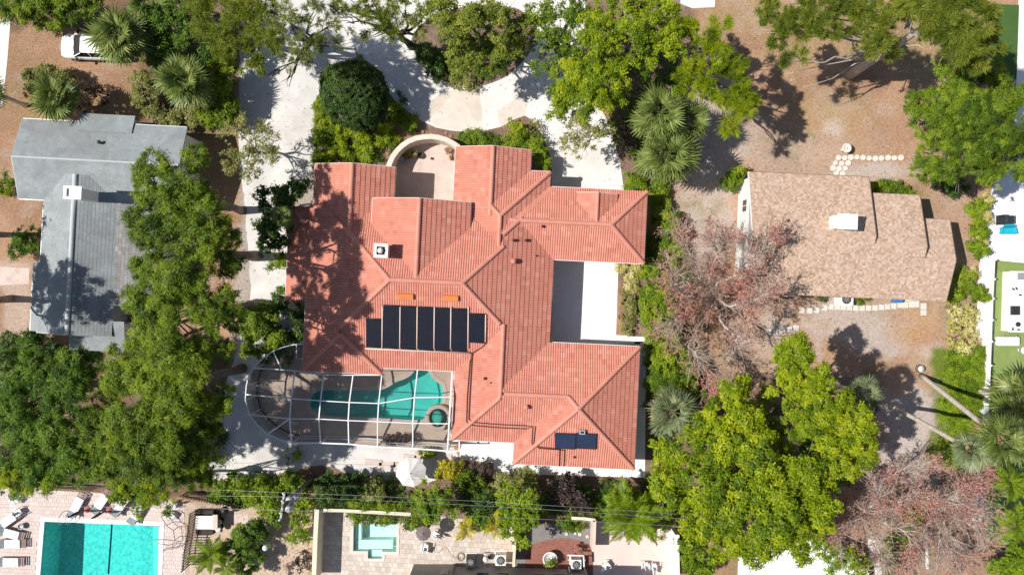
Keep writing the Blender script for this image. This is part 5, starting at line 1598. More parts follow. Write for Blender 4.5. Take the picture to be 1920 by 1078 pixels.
def chair_proto(nm, label, seat_mat):
    t = local_thing('patio_chair', label, 'chair', nm)
    MB().box((0, 0, .42), (.50, .50, .05)).build('seat', seat_mat, t, bevel=.02)
    b = MB(); b.beam((-.24, 0, .44), (-.34, 0, .86), .48, .04); b.build('backrest', seat_mat, t)
    for sx in (-.22, .22):
        for sy in (-.22, .22): MB().box((sx, sy, .21), (.035, .035, .42)).build('leg', M['alu'], t)
    for sy in (-.26, .26): MB().beam((-.28, sy, .62), (.22, sy, .62), .05, .03).build('armrest', M['alu'], t)
    return t
cp_ = chair_proto('white patio chairs', 'x', M['fabric'])
CS_ = [(818, 998, 150, 'white chair on the right of the brown parasol'), (797, 1022, 80, 'white chair below the brown parasol, nearest the villa'), (778, 986, -50, 'white chair tucked beneath the leaves left of the brown parasol'), (1136, 1056, 40, 'white chair alone in the shade on the pink terrace'), (1207, 1056, 90, 'left white chair of the pair on the pink terrace'), (1222, 1058, 90, 'right white chair of the pair on the pink terrace'), (327, 944, 200, 'white chair tucked into the fence corner by the hotel pool'), (325, 964, -35, 'white chair beside the dark picket fence at the hotel pool'), (40, 956, 30, 'white armchair in the deep tree shade by the hotel pool'), (36, 934, -50, 'white armchair under the branches at the top of the hotel deck'), (416, 974, 0, 'upper white round stool beside the equipment counter'), (415, 986, 0, 'lower white round stool beside the equipment counter')]
for i, (x, y, a, lb) in enumerate(CS_[:10]):
    o = cp_ if i == 0 else copy_tree(cp_, (0, 0, 0))
    o['label'] = lb; place(o, x, y, math.radians(a), 0.012)
for x, y, a, lb in CS_[10:]:
    t = local_thing('round_stool', lb, 'stool', 'white round stools')
    MB().lathe((0, 0, 0), [(.22, .55), (.24, .62), (.10, .64)], 16).build('seat', M['fabric'], t)
    MB().lathe((0, 0, 0), [(.2, 0), (.05, .05), (.04, .55)], 12).build('stand', M['dark_metal'], t)
    place(t, x, y, 0)
for x, y, lb in ((170, 951, 'small red round table between the first two loungers'), (211, 952, 'small red round table between the second and third loungers')):
    t = local_thing('side_table', lb, 'table', 'red side tables')
    MB().lathe((0, 0, 0), [(.24, .40), (.26, .42), (.26, .45)], 16).build('table_top', M['red_cushion'], t)
    for k in range(3):
        a = k * 2.094; MB().tube([(0.18 * math.cos(a), .18 * math.sin(a), .40), (.22 * math.cos(a), .22 * math.sin(a), 0)], .018, 5).build('leg', M['dark_metal'], t)
    place(t, x, y)
for x, y, lb in ((160, 953, 'closed dark parasol beside the first red table'), (202, 955, 'closed dark parasol beside the second red table')):
    t = local_thing('closed_umbrella', lb, 'umbrella', 'closed parasols by the hotel pool')
    MB().lathe((0, 0, 0), [(.04, .7), (.09, 1.0), (.10, 1.5), (.05, 2.1), (.01, 2.25)], 10).build('canopy', M['wood'], t)
    MB().tube([(0, 0, 0), (0, 0, .8)], .025, 6).build('pole', M['wood'], t)
    MB().lathe((0, 0, 0), [(.22, 0), (.2, .06), (.04, .09)], 12).build('base', M['dark_metal'], t)
    place(t, x, y)

# hotel pool: ladder and curved access rail
t = thing('pool_ladder', 'curved metal ladder rails at the top left of the hotel pool', 'pool ladder', W(128, 972))
for x in (120, 133):
    p = W(x, 979); q = W(x + 3, 957)
    MB().tube([p + Vector((0, 0, -.5)), p + Vector((0, 0, .5)), p.lerp(q, .3) + Vector((0, 0, .8)), p.lerp(q, .7) + Vector((0, 0, .8)), q + Vector((0, 0, .4)), q], .025, 7).build('rail', M['grey_metal'], t)
for z in (-.15, -.4): MB().tube([W(120, 979.5) + Vector((0, 0, z)), W(133, 979.5) + Vector((0, 0, z))], .025, 6).build('rung', M['grey_metal'], t)
t = thing('handrail', 'long bent brown handrail beside the shallow end of the hotel pool', 'handrail', W(318, 1000))
pts = [(302, 968), (312, 985), (325, 994), (328, 1012), (322, 1026), (304, 1034)]
MB().tube([W(x, y, .9) for x, y in pts], .03, 7).build('rail', M['towel'], t)
for x, y in pts: p = W(x, y, .9); MB().tube([p, (p.x, p.y, 0)], .025, 6).build('post', M['towel'], t)
MB().tube([W(x, y, .5) for x, y in pts], .02, 6).build('rail', M['towel'], t)
MB().tube([W(278, 1014, -.3), W(282, 1016, .7), W(312, 1021, .85), W(316, 1022, 0)], .025, 6).build('rail', M['grey_metal'], t)

# picket fences: every picket is a piece
pick = MB().box((0, 0, .78), (.075, .045, 1.5)).mesh('picket')
pick.materials.append(M['wood']); pick2 = pick.copy(); pick2.materials[0] = M['wood_tan']
def picket_fence(label, pts, me, step=.19):
    a0 = W(*pts[0]); t = thing('picket_fence', label, 'fence', a0, 'picket fences of the hotel pool')
    for (x0, y0), (x1, y1) in zip(pts[:-1], pts[1:]):
        a, b = W(x0, y0), W(x1, y1); d = b - a; L = d.length; n = int(L / step); ang = math.atan2(d.y, d.x)
        for i in range(n):
            o = bpy.data.objects.new('picket', me); col.objects.link(o); o.parent = t
            o.location = a.lerp(b, (i + .5) / n) - a0; o.rotation_euler = (0, 0, ang)
        for z in (.35, 1.25): MB().beam(a + Vector((0, .04, z)), b + Vector((0, .04, z)), .04, .08).build('rail', me.materials[0], t)
picket_fence('dark picket fence running down beside the equipment counter', [(371, 952), (366, 990), (360, 1024), (356, 1060)], pick)
picket_fence('dark picket fence in front of the bushes above the equipment counter', [(352, 920), (430, 936), (470, 944)], pick)
picket_fence('tan picket fence behind the white loungers below the trees', [(112, 908), (150, 910), (186, 913)], pick2)

# equipment counter, grill
t = thing('equipment_counter', 'white topped counter in a dark frame inside the picket fence', 'counter', W(387, 978))
p = W(387, 979, .9)
MB().box((p.x, p.y, .45), (1.45, .95, .86)).build('cabinet', M['wood'], t)
MB().box((p.x, p.y, .91), (1.6, 1.0, .05)).build('counter_top', M['fabric'], t, bevel=.02)
p = W(404, 978, .95); MB().box((p.x, p.y, .98), (.36, 1.1, .12)).build('lid', M['slab'], t)
for y in (962, 996):
    p = W(383, y, .6); MB().box((p.x, p.y, .3), (1.3, .45, .6)).build('side_bench', M['wood'], t)
t = thing('kettle_grill', 'black round barbecue on the paving above the counter', 'barbecue', W(428, 951))
p = W(428, 951)
MB().lathe(p, [(.10, .45), (.28, .62), (.30, .75), (.24, .92), (.05, .98)], 16).build('bowl', M['black'], t)
for k in range(3):
    a = k * 2.09; MB().tube([p + Vector((.15 * math.cos(a), .15 * math.sin(a), .55)), p + Vector((.26 * math.cos(a), .26 * math.sin(a), 0))], .018, 5).build('leg', M['grey_metal'], t)
MB().tube([p + Vector((-.08, 0, .98)), p + Vector((0, 0, 1.03)), p + Vector((.08, 0, .98))], .015, 5).build('handle', M['grey_metal'], t)
t = thing('garden_lamp', 'white domed lamp on a post at the edge of the dark shrubs', 'lamp', W(517, 1006))
p = W(517, 1006)
MB().tube([p, p + Vector((0, 0, 2.3))], .05, 8).build('post', M['grey_metal'], t)
MB().lathe(p + Vector((0, 0, 2.3)), [(.08, 0), (.21, .05), (.19, .14), (.08, .22), (.02, .24)], 16).build('lamp_shade', M['fabric'], t)

# utility pole and wires
base = W(588, 893, 0); top = base + Vector((0, 0, 7.6))
t = thing('utility_pole', 'grey utility pole with crossarm and transformer cans above the bushes', 'utility pole', base)
MB().tube([base, base + Vector((0, 0, 4)), top], [.16, .14, .11], 10).build('pole', M['bark'], t)
a, b = W(533.5, 921, 7.3), W(526, 974, 7.3)
MB().beam(a, b, .12, .12).build('crossarm', M['grey_metal'], t)
for f in (.03, .3, .72, .97):
    q = a.lerp(b, f); MB().lathe(q + Vector((0, 0, .06)), [(.06, 0), (.08, .08), (.05, .16), (.07, .22), (.03, .27)], 10).build('insulator', M['fabric'], t)
for px, py, z in ((541, 938, 6.6), (551, 936, 6.4), (540, 955, 6.4)):
    q = W(px, py, z); c = MB().lathe(q - Vector((0, 0, .9)), [(.20, 0), (.24, .05), (.24, .80), (.20, .88), (.06, .90)], 16).build('transformer', M['grey_metal'], t)
    for dx in (-.09, .09): MB().lathe(q + Vector((dx, 0, -.03)), [(.03, 0), (.05, .07), (.03, .14), (.04, .2)], 8).build('bushing', M['fabric'], c)
for pts, lb in (([(-60, 911, 7.0), (533, 923, 7.55), (1330, 968, 7.2)], 'thin grey overhead wire through the top end of the crossarm'), ([(-60, 936, 7.0), (531, 931, 7.55), (1330, 976, 7.2)], 'thin grey overhead wire just below the topmost wire'), ([(-60, 952, 6.4), (528, 957, 7.55), (1330, 990, 6.6)], 'thin grey overhead wire nearest the plunge pool terrace')):
    P = [W(*p) for p in pts]; fine = []
    for A_, B_ in zip(P[:-1], P[1:]):
        for i in range(13): q = A_.lerp(B_, i / 12); q.z -= .5 * 4 * (i / 12) * (1 - i / 12); fine.append(q)
    tag(MB().tube(fine, .010, 5).build('overhead_wire', M['grey_metal'], origin=P[1]), lb, 'wire', 'overhead wires')

# air conditioners
def ac_unit(label, px, py, w, d, h, mat, rz=0):
    t = local_thing('air_conditioner', label, 'air conditioner', 'air conditioner units')
    MB().box((0, 0, h / 2), (w, d, h)).build('case', mat, t, bevel=.03)
    r = min(w, d) * .40
    b = MB().lathe((0, 0, h), [(r, 0), (r, .02), (r * .9, .035)], 20).build('fan_guard', M['dark_metal'], t)
    k = MB()
    for i in range(4): k.box((0, 0, h + .045), (r * 1.6, .05, .01), rz=i * math.pi / 4 + i * .001)
    k.build('fan_grille', M['grey_metal'], b)
    MB().box((0, 0, .03), (w + .16, d + .16, .06)).build('pad', M['concrete'], t)
    place(t, px, py, rz)
ac_unit('white air conditioner at the foot of the tan shingle roof', 1579, 561, 1.05, .85, .75, M['trim'], -.04)
ac_unit('white air conditioner with round fan between the villa and the terrace', 939, 1043, .78, .78, .80, M['trim'])
ac_unit('dark air conditioner left of the white one behind the villa', 884, 1046, .72, .72, .80, M['dark_metal'])
ac_unit('white air conditioner in the corner beside the red gravel garden', 1079, 1051, .75, .75, .8, M['trim'])
t = thing('pool_pump', 'white pool pump and filter pipes between two air conditioners', 'pump', W(911, 1045))
p = W(911, 1043)
MB().lathe(p, [(.18, 0), (.2, .6), (.1, .75)], 12).build('filter', M['fabric'], t)
MB().box(p + Vector((.35, .1, .2)), (.4, .25, .3)).build('motor', M['dark_metal'], t)
MB().tube([p + Vector((-.15, .3, .1)), p + Vector((-.1, .35, .5)), p + Vector((.2, .3, .5)), p + Vector((.4, .3, .1))], .04, 6).build('pipe', M['fabric'], t)
t = thing('equipment_rack', 'white open rack next to the planter of the red gravel garden', 'rack', W(1075, 1045))
for (x, y) in ((1064, 1040), (1094, 1041), (1095, 1062), (1066, 1062)):
    p = W(x, y); MB().box(p + Vector((0, 0, .5)), (.08, .08, 1.0)).build('post', M['trim'], t)
a, b, c = W(1064, 1040, 1.0), W(1094, 1041, 1.0), W(1095, 1062, 1.0)
MB().beam(a, b, .10, .08).build('rail', M['trim'], t); MB().beam(b, c, .10, .08).build('rail', M['trim'], t)
t = thing('garden_hose', 'coiled garden hose lying near the villa wall', 'hose', W(864, 1043))
c = W(864, 1043, .04); pts = []
for i in range(60): a = i * .42; pts.append(c + Vector((math.cos(a) * (.34 - .002 * i), math.sin(a) * (.34 - .002 * i), .001 * i)))
for q in ((852, 1046), (843, 1035), (838, 1026), (830, 1028), (822, 1036), (812, 1032), (803, 1030)): pts.append(W(q[0], q[1], .04))
MB().tube(pts, .022, 5).build('coil', M['towel'], t)

# pots and planters
def pot(label, px, py, r, h, mat, soil=True, cat='plant pot', plant=None):
    t = local_thing('plant_pot', label, cat)
    MB().lathe((0, 0, 0), [(r * .72, 0), (r, h * .85), (r * 1.08, h * .9), (r * 1.08, h), (r * .9, h), (r * .86, h * .86)], 20).build('pot', mat, t)
    if plant: leaf_ball('foliage', plant[0], t, plant[1], (0, 0, h + plant[1] * .4), plant[2] if len(plant) > 2 else 1.0)
    place(t, px, py)

# stones and paving that can be picked apart
def stones(nm, child, lst, mat, r, sq=None):
    o = bpy.data.objects.new(nm, None); col.objects.link(o); o['kind'] = 'structure'; p0 = W(*lst[0][:2]); o.location = p0; BASE[o.name] = p0.copy()
    for i, q in enumerate(lst):
        p = W(q[0], q[1])
        if sq: b = MB().box((p.x, p.y, .045), (q[2] if len(q) > 2 else sq, q[3] if len(q) > 3 else sq, .06), rz=rnd.uniform(-.1, .1) - .04)
        else:
            rr = r * rnd.uniform(.9, 1.1); b = MB().lathe((p.x, p.y, .0), [(rr, 0), (rr, .06), (rr * .93, .075)], 14, smooth=False)
        b.build(child, mat, o)
stones('stepping_stone_path', 'stepping_stone', [(1572, 296), (1583.5, 296.3), (1595, 295.5), (1606.5, 295), (1618, 296), (1629.5, 297), (1641, 297.5), (1652.5, 297), (1665, 296), (1676.5, 296.7), (1689, 296), (1566, 306), (1578, 307), (1590, 306), (1562, 315.5), (1573, 316.5), (1584.5, 316), (1568, 325), (1580, 326)], M['stone'], .21)
stones('garden_stepping_stones', 'stepping_stone', [(1062, 1000), (1078, 999), (1087, 1001), (1101, 1005)], M['stone'], .12)
stones('paver_path', 'paver', [(1503, 582), (1518, 582.5), (1531, 581), (1546, 577), (1557.5, 575), (1569, 575.5), (1580.5, 576), (1592, 577), (1604, 577.5), (1616, 577.5), (1628, 577.5), (1640, 577), (1652, 576), (1663.5, 575), (1675, 574), (1692, 571.5, .80, .44), (1713, 570, .78, .5), (1731, 574, .42, .46), (1731, 586, .42, .40), (1708, 562, .9, .2)], M['paver'] if 'paver' in M else M['stone'], 0, .40)
stones('paver_path', 'paver', [(1440, 621), (1453, 620), (1466, 618), (1479, 617), (1492, 615)], M['paver'] if 'paver' in M else M['stone'], 0, .42)
stones('curved_brick_path', 'brick_slab', [(700, 866, 1.3, .42), (726, 871, 1.2, .42), (748, 872, .8, .46), (768, 858, 1.0, .5), (790, 853, 1.0, .45), (812, 852, .9, .4), (838, 858, .7, .5)], M['brick_path'] if 'brick_path' in M else M['patio'], 0, 1.0)
stones('garden_bricks', 'edging_brick', [(752, 254), (742, 262), (735, 272), (764, 250), (778, 247), (784, 252), (792, 248), (836, 250), (845, 256), (726, 288), (606, 243), (621, 245)], M['brick'], 0, .24)

# bird bath and round stump
t = thing('bird_bath', 'round pale bird bath above the row of round stepping stones', 'bird bath', W(1580, 281))
p = W(1580, 281)
MB().lathe(p, [(.2, 0), (.1, .1), (.09, .5), (.30, .62), (.36, .72), (.31, .73), (.2, .66), (.05, .64)], 20).build('basin', M['stone'], t)
MB().lathe(p + Vector((0, 0, .66)), [(.10, 0), (.08, .06), (.02, .08)], 10).build('centre_stone', M['stone'], t)
t = thing('tree_stump', 'pale round sawn stump at the foot of the leaning palm', 'stump', W(1724, 691))
p = W(1724, 691)
MB().lathe(p, [(.32, 0), (.28, .1), (.27, .28)], 16).build('stump', M['bark'], t)
MB().lathe(p + Vector((0, 0, .281)), [(.25, 0), (.25, .012)], 16).build('sawn_face', M['stone'], t)
t = thing('blue_tarp', 'bright blue folded tarp under the lower eave of the tan roof', 'tarp', W(1680, 562))
p = W(1680, 562); MB().box(p + Vector((0, 0, .2)), (.85, .45, .4), rz=-.05, taper=.85).build('cover', M['blue'], t, bevel=.05)
MB().box(p + Vector((0, 0, .02)), (.9, .5, .04), rz=-.05).build('pallet', M['wood_tan'], t)
t = thing('fallen_plank', 'long pale plank lying on the bare sand below the pavers', 'plank', W(1535, 602))
MB().beam(W(1511, 605, .05), W(1557, 598, .05), .09, .05).build('board', M['wood_tan'], t)
t = thing('garden_bench', 'small white slatted bench by the shrubs west of the tiled house', 'bench', W(537, 600))
p = W(537, 600, .45)
for i in range(4): MB().box((p.x - .24 + i * .16, p.y, .45), (.12, 1.15, .04)).build('seat_slat', M['grey_cloth'], t)
for dy in (-.45, .45):
    for dx in (-.24, .24): MB().box((p.x + dx, p.y + dy, .22), (.06, .06, .42)).build('leg', M['grey_metal'], t)
MB().box((p.x + .33, p.y, .68), (.05, 1.15, .36)).build('backrest', M['grey_cloth'], t)

# right hand garden: fence posts, outdoor kitchen, grill
t = thing('white_fence', 'white panel fence with posts beside the artificial turf on the right', 'fence', W(1862, 640))
pts = [(1868, 487), (1864, 560), (1861, 640), (1858, 730), (1850, 860)]
tops = [W(x - 2, y, 1.1) for x, y in pts]
for a, b in zip(tops[:-1], tops[1:]):
    d = b - a; n = max(1, round(d.length / 1.64))
    for i in range(n):
        q, r_ = a.lerp(b, i / n), a.lerp(b, (i + 1) / n)
        MB().beam((q.x, q.y, .55), (r_.x, r_.y, .55), .05, 1.06).build('fence_panel', M['alu'], t)
        MB().box((q.x, q.y, .6), (.13, .13, 1.2)).build('post', M['alu'], t)
t = thing('outdoor_kitchen', 'white outdoor kitchen counter with grill and burner on the turf', 'outdoor kitchen', W(1910, 560))
a, b = W(1893, 510, .9), W(1945, 622, .9)
MB().box(((a.x + b.x) / 2, (a.y + b.y) / 2, .44), (b.x - a.x, a.y - b.y, .86), rz=-.03).build('cabinet', M['white_wall'], t)
MB().box(((a.x + b.x) / 2, (a.y + b.y) / 2, .90), (b.x - a.x + .1, a.y - b.y + .1, .06), rz=-.03).build('counter_top', M['trim'], t)
p = W(1903, 582, 1.0); MB().box((p.x, p.y, 1.02), (.62, .66, .18)).build('grill', M['dark_metal'], t, bevel=.03)
p = W(1909, 608, .95); MB().lathe((p.x, p.y, .93), [(.18, 0), (.18, .04), (.14, .05)], 18).build('burner', M['dark_metal'], t)
p = W(1915, 518, .95); MB().box((p.x, p.y, .94), (.55, .5, .03)).build('sink', M['grey_metal'], t)
for x, y in ((1899, 617), (1900, 542), (1913, 553), (1906, 541), (1910, 618)):
    p = W(x, y, .95); MB().box((p.x, p.y, .95), (.2, .10, .06), rz=x).build('utensil', M['dark_metal'], t)
t = thing('white_tub', 'white rounded oblong tub on the turf below the outdoor kitchen', 'tub', W(1893, 640))
p = W(1893, 640, .5)
MB().box((p.x, p.y, .25), (1.65, .70, .5)).build('shell', M['alu'], t, bevel=.12)
MB().box((p.x, p.y + .05, .505), (1.3, .42, .02)).build('lid', M['trim'], t)
for dx in (-.45, .5): MB().tube([(p.x + dx, p.y + .36, .3), (p.x + dx, p.y + .42, .6)], .03, 6).build('tap', M['grey_metal'], t)
t = thing('round_stool', 'white round stool beside the oblong tub on the turf', 'stool', W(1913, 656))
p = W(1913, 656); MB().lathe(p, [(.12, 0), (.10, .35), (.26, .42), (.27, .48), (.1, .5)], 18).build('seat', M['alu'], t)
MB().lathe(p, [(.22, 0), (.2, .03), (.05, .05)], 14).build('base', M['grey_metal'], t)
t = thing('gas_grill', 'grey covered gas grill with side shelf on the white paving', 'barbecue', W(1890, 412))
p = W(1892, 411, 1.0)
MB().box((p.x, p.y, .45), (.68, .70, .86)).build('cart', M['dark_metal'], t, bevel=.02)
MB().box((p.x, p.y, 1.0), (.70, .62, .30), taper=.8).build('lid', M['cover'] if 'cover' in M else M['dark_metal'], t, bevel=.04)
MB().box((p.x - .58, p.y - .08, .82), (.46, .42, .06)).build('side_shelf', M['dark_metal'], t)
MB().box((p.x + .08, p.y + .3, 1.17), (.34, .10, .04)).build('handle', M['alu'], t)
for dx in (-.28, .28): MB().lathe((p.x + dx, p.y - .3, 0), [(.07, 0), (.07, .12)], 10).build('wheel', M['rubber'], t)
t = thing('lounge_chair', 'turquoise padded lounge chair just below the grey gas grill', 'chair', W(1890, 432))
p = W(1890, 433, .4)
MB().box((p.x, p.y, .36), (1.15, .44, .14)).build('seat', M['teal'], t, bevel=.05)
MB().beam((p.x, p.y + .30, .40), (p.x, p.y + .42, .72), .75, .10).build('backrest', M['teal'], t)
for dx in (-.55, .55):
    MB().box((p.x + dx * .95, p.y + .05, .46), (.14, .50, .20), rz=dx * .5).build('armrest', M['teal'], t, bevel=.04)
    for dy in (-.18, .2): MB().box((p.x + dx * .8, p.y + dy, .15), (.05, .05, .3)).build('leg', M['grey_metal'], t)
# ------------------------------------------------------------------ plants, tree by tree
# the tall row of feathery trees between the grey house and the tiled house
tree('tall feathery green tree over the right end of the grey roof', [(300, 325, 44, 9), (340, 348, 52, 10), (275, 395, 36, 9), (372, 300, 28, 8.5), (390, 400, 48, 9.5), (268, 350, 24, 8.5), (330, 395, 40, 9.6)], 'oak', 'feather', (452, 395), dz=1.7, trunk_r=.24, gap=.15, kr=1.22)
tree('tall feathery green tree right of the grey house, second in the row', [(300, 440, 42, 9.5), (372, 462, 56, 10.5), (345, 515, 55, 11), (425, 440, 26, 9), (432, 500, 30, 9.5), (285, 488, 32, 9), (262, 440, 22, 8.5)], 'oak', 'feather', (478, 480), dz=1.7, trunk_r=.30, gap=.15, kr=1.22)
tree('broad feathery tree with the palest yellow crown, middle of the left row', [(290, 560, 52, 10), (360, 570, 56, 11), (418, 575, 38, 10), (272, 620, 42, 9.5), (330, 640, 55, 10.5), (398, 640, 40, 9.5), (440, 605, 22, 8.5), (250, 575, 20, 9)], 'oak', 'feather', (480, 570), dz=1.7, trunk_r=.30, gap=.15, kr=1.22)
tree('dense feathery tree at the bottom right corner of the grey roof', [(240, 690, 40, 9), (300, 705, 52, 10), (365, 715, 52, 10), (405, 752, 32, 9), (330, 775, 52, 10), (215, 720, 26, 8.5)], 'oak', 'feather', (455, 690), kr=1.34, trunk_r=.28, gap=.08)
tree('wide dark green tree above the hotel pool deck', [(250, 790, 52, 9.5), (200, 830, 46, 9), (300, 850, 56, 10), (365, 845, 38, 9), (250, 885, 48, 9), (328, 895, 40, 9), (395, 800, 26, 8), (190, 785, 30, 8.5), (380, 890, 22, 8)], 'oak', 'feather', (410, 820), kr=1.34, trunk_r=.28, gap=.10)
tree('dark green tree below the grey house at the left edge', [(60, 690, 48, 8.5), (118, 740, 52, 9), (50, 765, 52, 9), (150, 692, 36, 8.5), (10, 720, 30, 8.5)], 'oak_deep', 'feather', (200, 720), kr=1.34, trunk_r=.25, gap=.13)
tree('dark green tree over the left end of the hotel deck', [(60, 840, 50, 8.5), (128, 822, 48, 9), (100, 875, 42, 8.5), (28, 885, 34, 8), (165, 875, 32, 8.5), (15, 815, 34, 8)], 'oak_deep', 'feather', (210, 830), kr=1.34, trunk_r=.25, gap=.12)
tree('yellow green tree hanging over the white loungers', [(290, 926, 28, 9.6), (258, 942, 18, 9.2), (215, 915, 24, 9.6), (316, 942, 18, 9.2), (262, 970, 8, 8.0), (240, 918, 22, 9.6)], 'lime', 'feather', (330, 890), trunk_r=.12, gap=.2)
tree('yellow green branches hanging over the left edge of the hotel deck', [(20, 903, 24, 9.2), (58, 912, 20, 9), (-10, 900, 20, 9), (95, 908, 18, 9)], 'lime', 'feather', (100, 860), trunk_r=.10, gap=.2)
tree('spreading tree just beyond the left edge whose shadow lies on the grey roof', [(-150, 560, 64, 9), (-110, 520, 44, 9), (-120, 610, 50, 8.5), (-190, 520, 50, 8.5), (-90, 570, 44, 9.5), (-60, 585, 34, 9)], 'oak', 'feather', (20, 560), trunk_r=.22, gap=.3)
tree('smaller tree just beyond the left edge beside the brown lawn', [(-150, 400, 34, 8), (-120, 440, 26, 7), (-190, 430, 34, 8)], 'oak', 'sparse', (-10, 440), trunk_r=.18, gap=.25)

# trees and shrubs between the shell path and the tiled house
tree('sparse olive tree on the white shell path left of the front garden', [(450, 250, 34, 4.5), (490, 282, 36, 4.5), (438, 300, 26, 4), (500, 242, 22, 4.2), (470, 322, 22, 3.8), (515, 268, 14, 4)], 'olive', 'sparse', (478, 285), trunk_r=.10, gap=.22)
tree('dark leafy tree against the west wall of the tiled house', [(515, 372, 32, 3.4), (545, 358, 24, 3.2), (512, 415, 32, 3.4), (535, 395, 18, 3.0), (505, 455, 24, 3), (528, 462, 14, 2.6), (568, 350, 15, 2.6), (526, 430, 16, 3)], 'dark', 'big', None, trunk_r=.14)
shrub('yellow tinged shrub at the foot of the dark leafy tree', [(526, 488, 11, 1.5), (516, 494, 10, 1.4), (532, 480, 8, 1.5)], 'hedge', 'broad')
shrub('loose olive green shrub above the rounded end of the pool enclosure', [(488, 610, 32, 2.0), (515, 640, 24, 1.8), (476, 650, 22, 1.6), (500, 590, 18, 1.6), (530, 655, 14, 1.4)], 'oak', 'broad', gap=.12)
shrub('dark shrubs tight against the lower west wall', [(560, 590, 14, 1.3), (560, 615, 14, 1.3), (558, 640, 12, 1.2), (530, 568, 16, 1.5)], 'dark', 'broad')
shrub('small dark shrub by the bay of the tiled house', [(528, 552, 12, 1.2), (520, 560, 9, 1.0)], 'oak_deep', 'broad')
tree('large dense round dark green tree in the front garden', [(665, 178, 62, 2.6, 2.2), (642, 160, 38, 2.7, 2.0), (682, 202, 42, 2.5, 2.0)], 'dark', 'ball', None, trunk_r=.2, gap=.0, limbs=False, tvar=.3, kr=1.0)

# low shrubs of the front garden
FG = [(607, 202, 15), (604, 226, 13), (625, 236, 12), (604, 262, 13), (628, 282, 15), (604, 294, 14), (652, 288, 13), (672, 244, 14), (682, 266, 18), (692, 288, 15), (716, 240, 14), (732, 254, 12), (742, 204, 10), (752, 220, 13), (766, 230, 14), (640, 258, 9), (655, 236, 8), (720, 262, 10), (700, 224, 8)]
FL = ['first shrub along the gravel edge right below the round tree', 'second shrub along the gravel edge below the round tree', 'small shrub between the gravel edge shrubs and the round tree', 'shrub half way down the gravel edge of the front garden', 'wide shrub just above the ridge of the left front gable', 'shrub in the corner of the gravel edge and the left front gable', 'shrub above the right slope of the left front gable', 'shrub below the middle of the round dark tree', 'widest and brightest yellow green shrub of the front garden', 'bright shrub below the widest one, near the court wall', 'shrub between the widest shrub and the driveway', 'shrub nearest the top left of the curved court wall', 'small shrub touching the lower right of the round tree', 'shrub on the driveway edge right of the round tree', 'shrub in the point of the bed above the curved court wall', 'little low shrub in the bare mulch at the centre of the bed', 'smallest shrub under the left of the round tree', 'little shrub between two larger ones near the court wall', 'little shrub at the lower right foot of the round tree']
for (x, y, r), lb in zip(FG, FL):
    shrub(lb, [(x + rnd.uniform(-4, 4), y + rnd.uniform(-4, 4), r * rnd.uniform(.78, 1.0), .30 + r * .010), (x + rnd.uniform(-r, r) * .6, y + rnd.uniform(-r, r) * .6, r * .6, .3), (x + rnd.uniform(-r, r) * .7, y + rnd.uniform(-r, r) * .7, r * .5, .28)], rnd.choice(['hedge', 'lime', 'lime']), 'fine', group='low shrubs of the front garden')
shrub('low dark green plants along the top of the north gable', [(885, 257, 11, .5), (905, 262, 12, .6), (925, 266, 12, .6), (945, 269, 12, .6), (965, 271, 11, .6), (870, 262, 9, .5), (985, 275, 8, .6)], 'oak', 'fine')
shrub('yellow green shrub on the driveway side of the north gable', [(968, 246, 13, .9), (960, 238, 10, .7), (978, 262, 14, 1.0)], 'lime', 'broad')
shrub('rounded green shrub at the right of the north gable', [(1012, 278, 14, 1.1), (1005, 268, 11, 1.0), (1016, 288, 10, 1.0)], 'hedge', 'broad')
shrub('thin brown green plants in the mulch right of the north gable', [(995, 245, 14, .5), (1000, 262, 12, .5), (985, 240, 9, .4)], 'olive', 'sparse')
palm('small bright green palm beside the upper garage corner', 1018, 302, 1.6, .95, 'feather', 'hedge', 16, None, 0, .07, name='small_palm')
# island bed and trees at the top
shrub('pale spiky plants on the rim of the round bed', [(858, 150, 12, .5), (872, 154, 13, .6), (888, 156, 12, .5), (845, 148, 10, .5)], 'olive', 'sparse')
shrub('dark shrub in the shaded left part of the round bed', [(800, 110, 20, 1.0), (815, 130, 18, 1.0), (790, 92, 14, .9)], 'dark', 'broad')
tree('grey green pine at the left end of the shell drive', [(400, 25, 34, 7), (438, 60, 34, 7.5), (415, 85, 26, 6.5), (470, 28, 38, 8), (508, 68, 34, 8), (480, 115, 28, 7), (452, 95, 22, 7), (390, 60, 26, 6.5), (450, 20, 30, 8), (370, 15, 26, 6), (430, 100, 20, 6.5), (500, 30, 26, 8.5)], 'pine', 'pine', (520, 90), bark='bark_dark', dens=1.1, gap=.28, kr=1.2, trunk_r=.2)
tree('sparse pine with thin twigs over the white drive, second from the left', [(545, 40, 34, 9), (570, 80, 28, 9), (625, 50, 20, 9), (560, 105, 28, 8), (590, 25, 28, 9), (640, 90, 16, 8), (600, 85, 22, 6.5), (540, 150, 14, 6), (520, 15, 26, 7.5), (500, 145, 12, 6)], 'pine_grey', 'pine', (600, 90), bark='bark_dark', dens=1.0, gap=.36, kr=1.2, trunk_r=.18)
tree('pine with bare limbs arching over the middle of the drive', [(680, 18, 28, 8), (718, 38, 34, 8), (760, 22, 34, 8), (790, 48, 22, 7.5), (650, 45, 16, 7), (700, 60, 16, 7.4), (640, 15, 20, 8), (805, 15, 26, 8), (740, 60, 16, 7.6)], 'pine', 'pine', (772, 88), bark='bark_dark', dens=1.0, gap=.42, kr=1.25, trunk_r=.22)
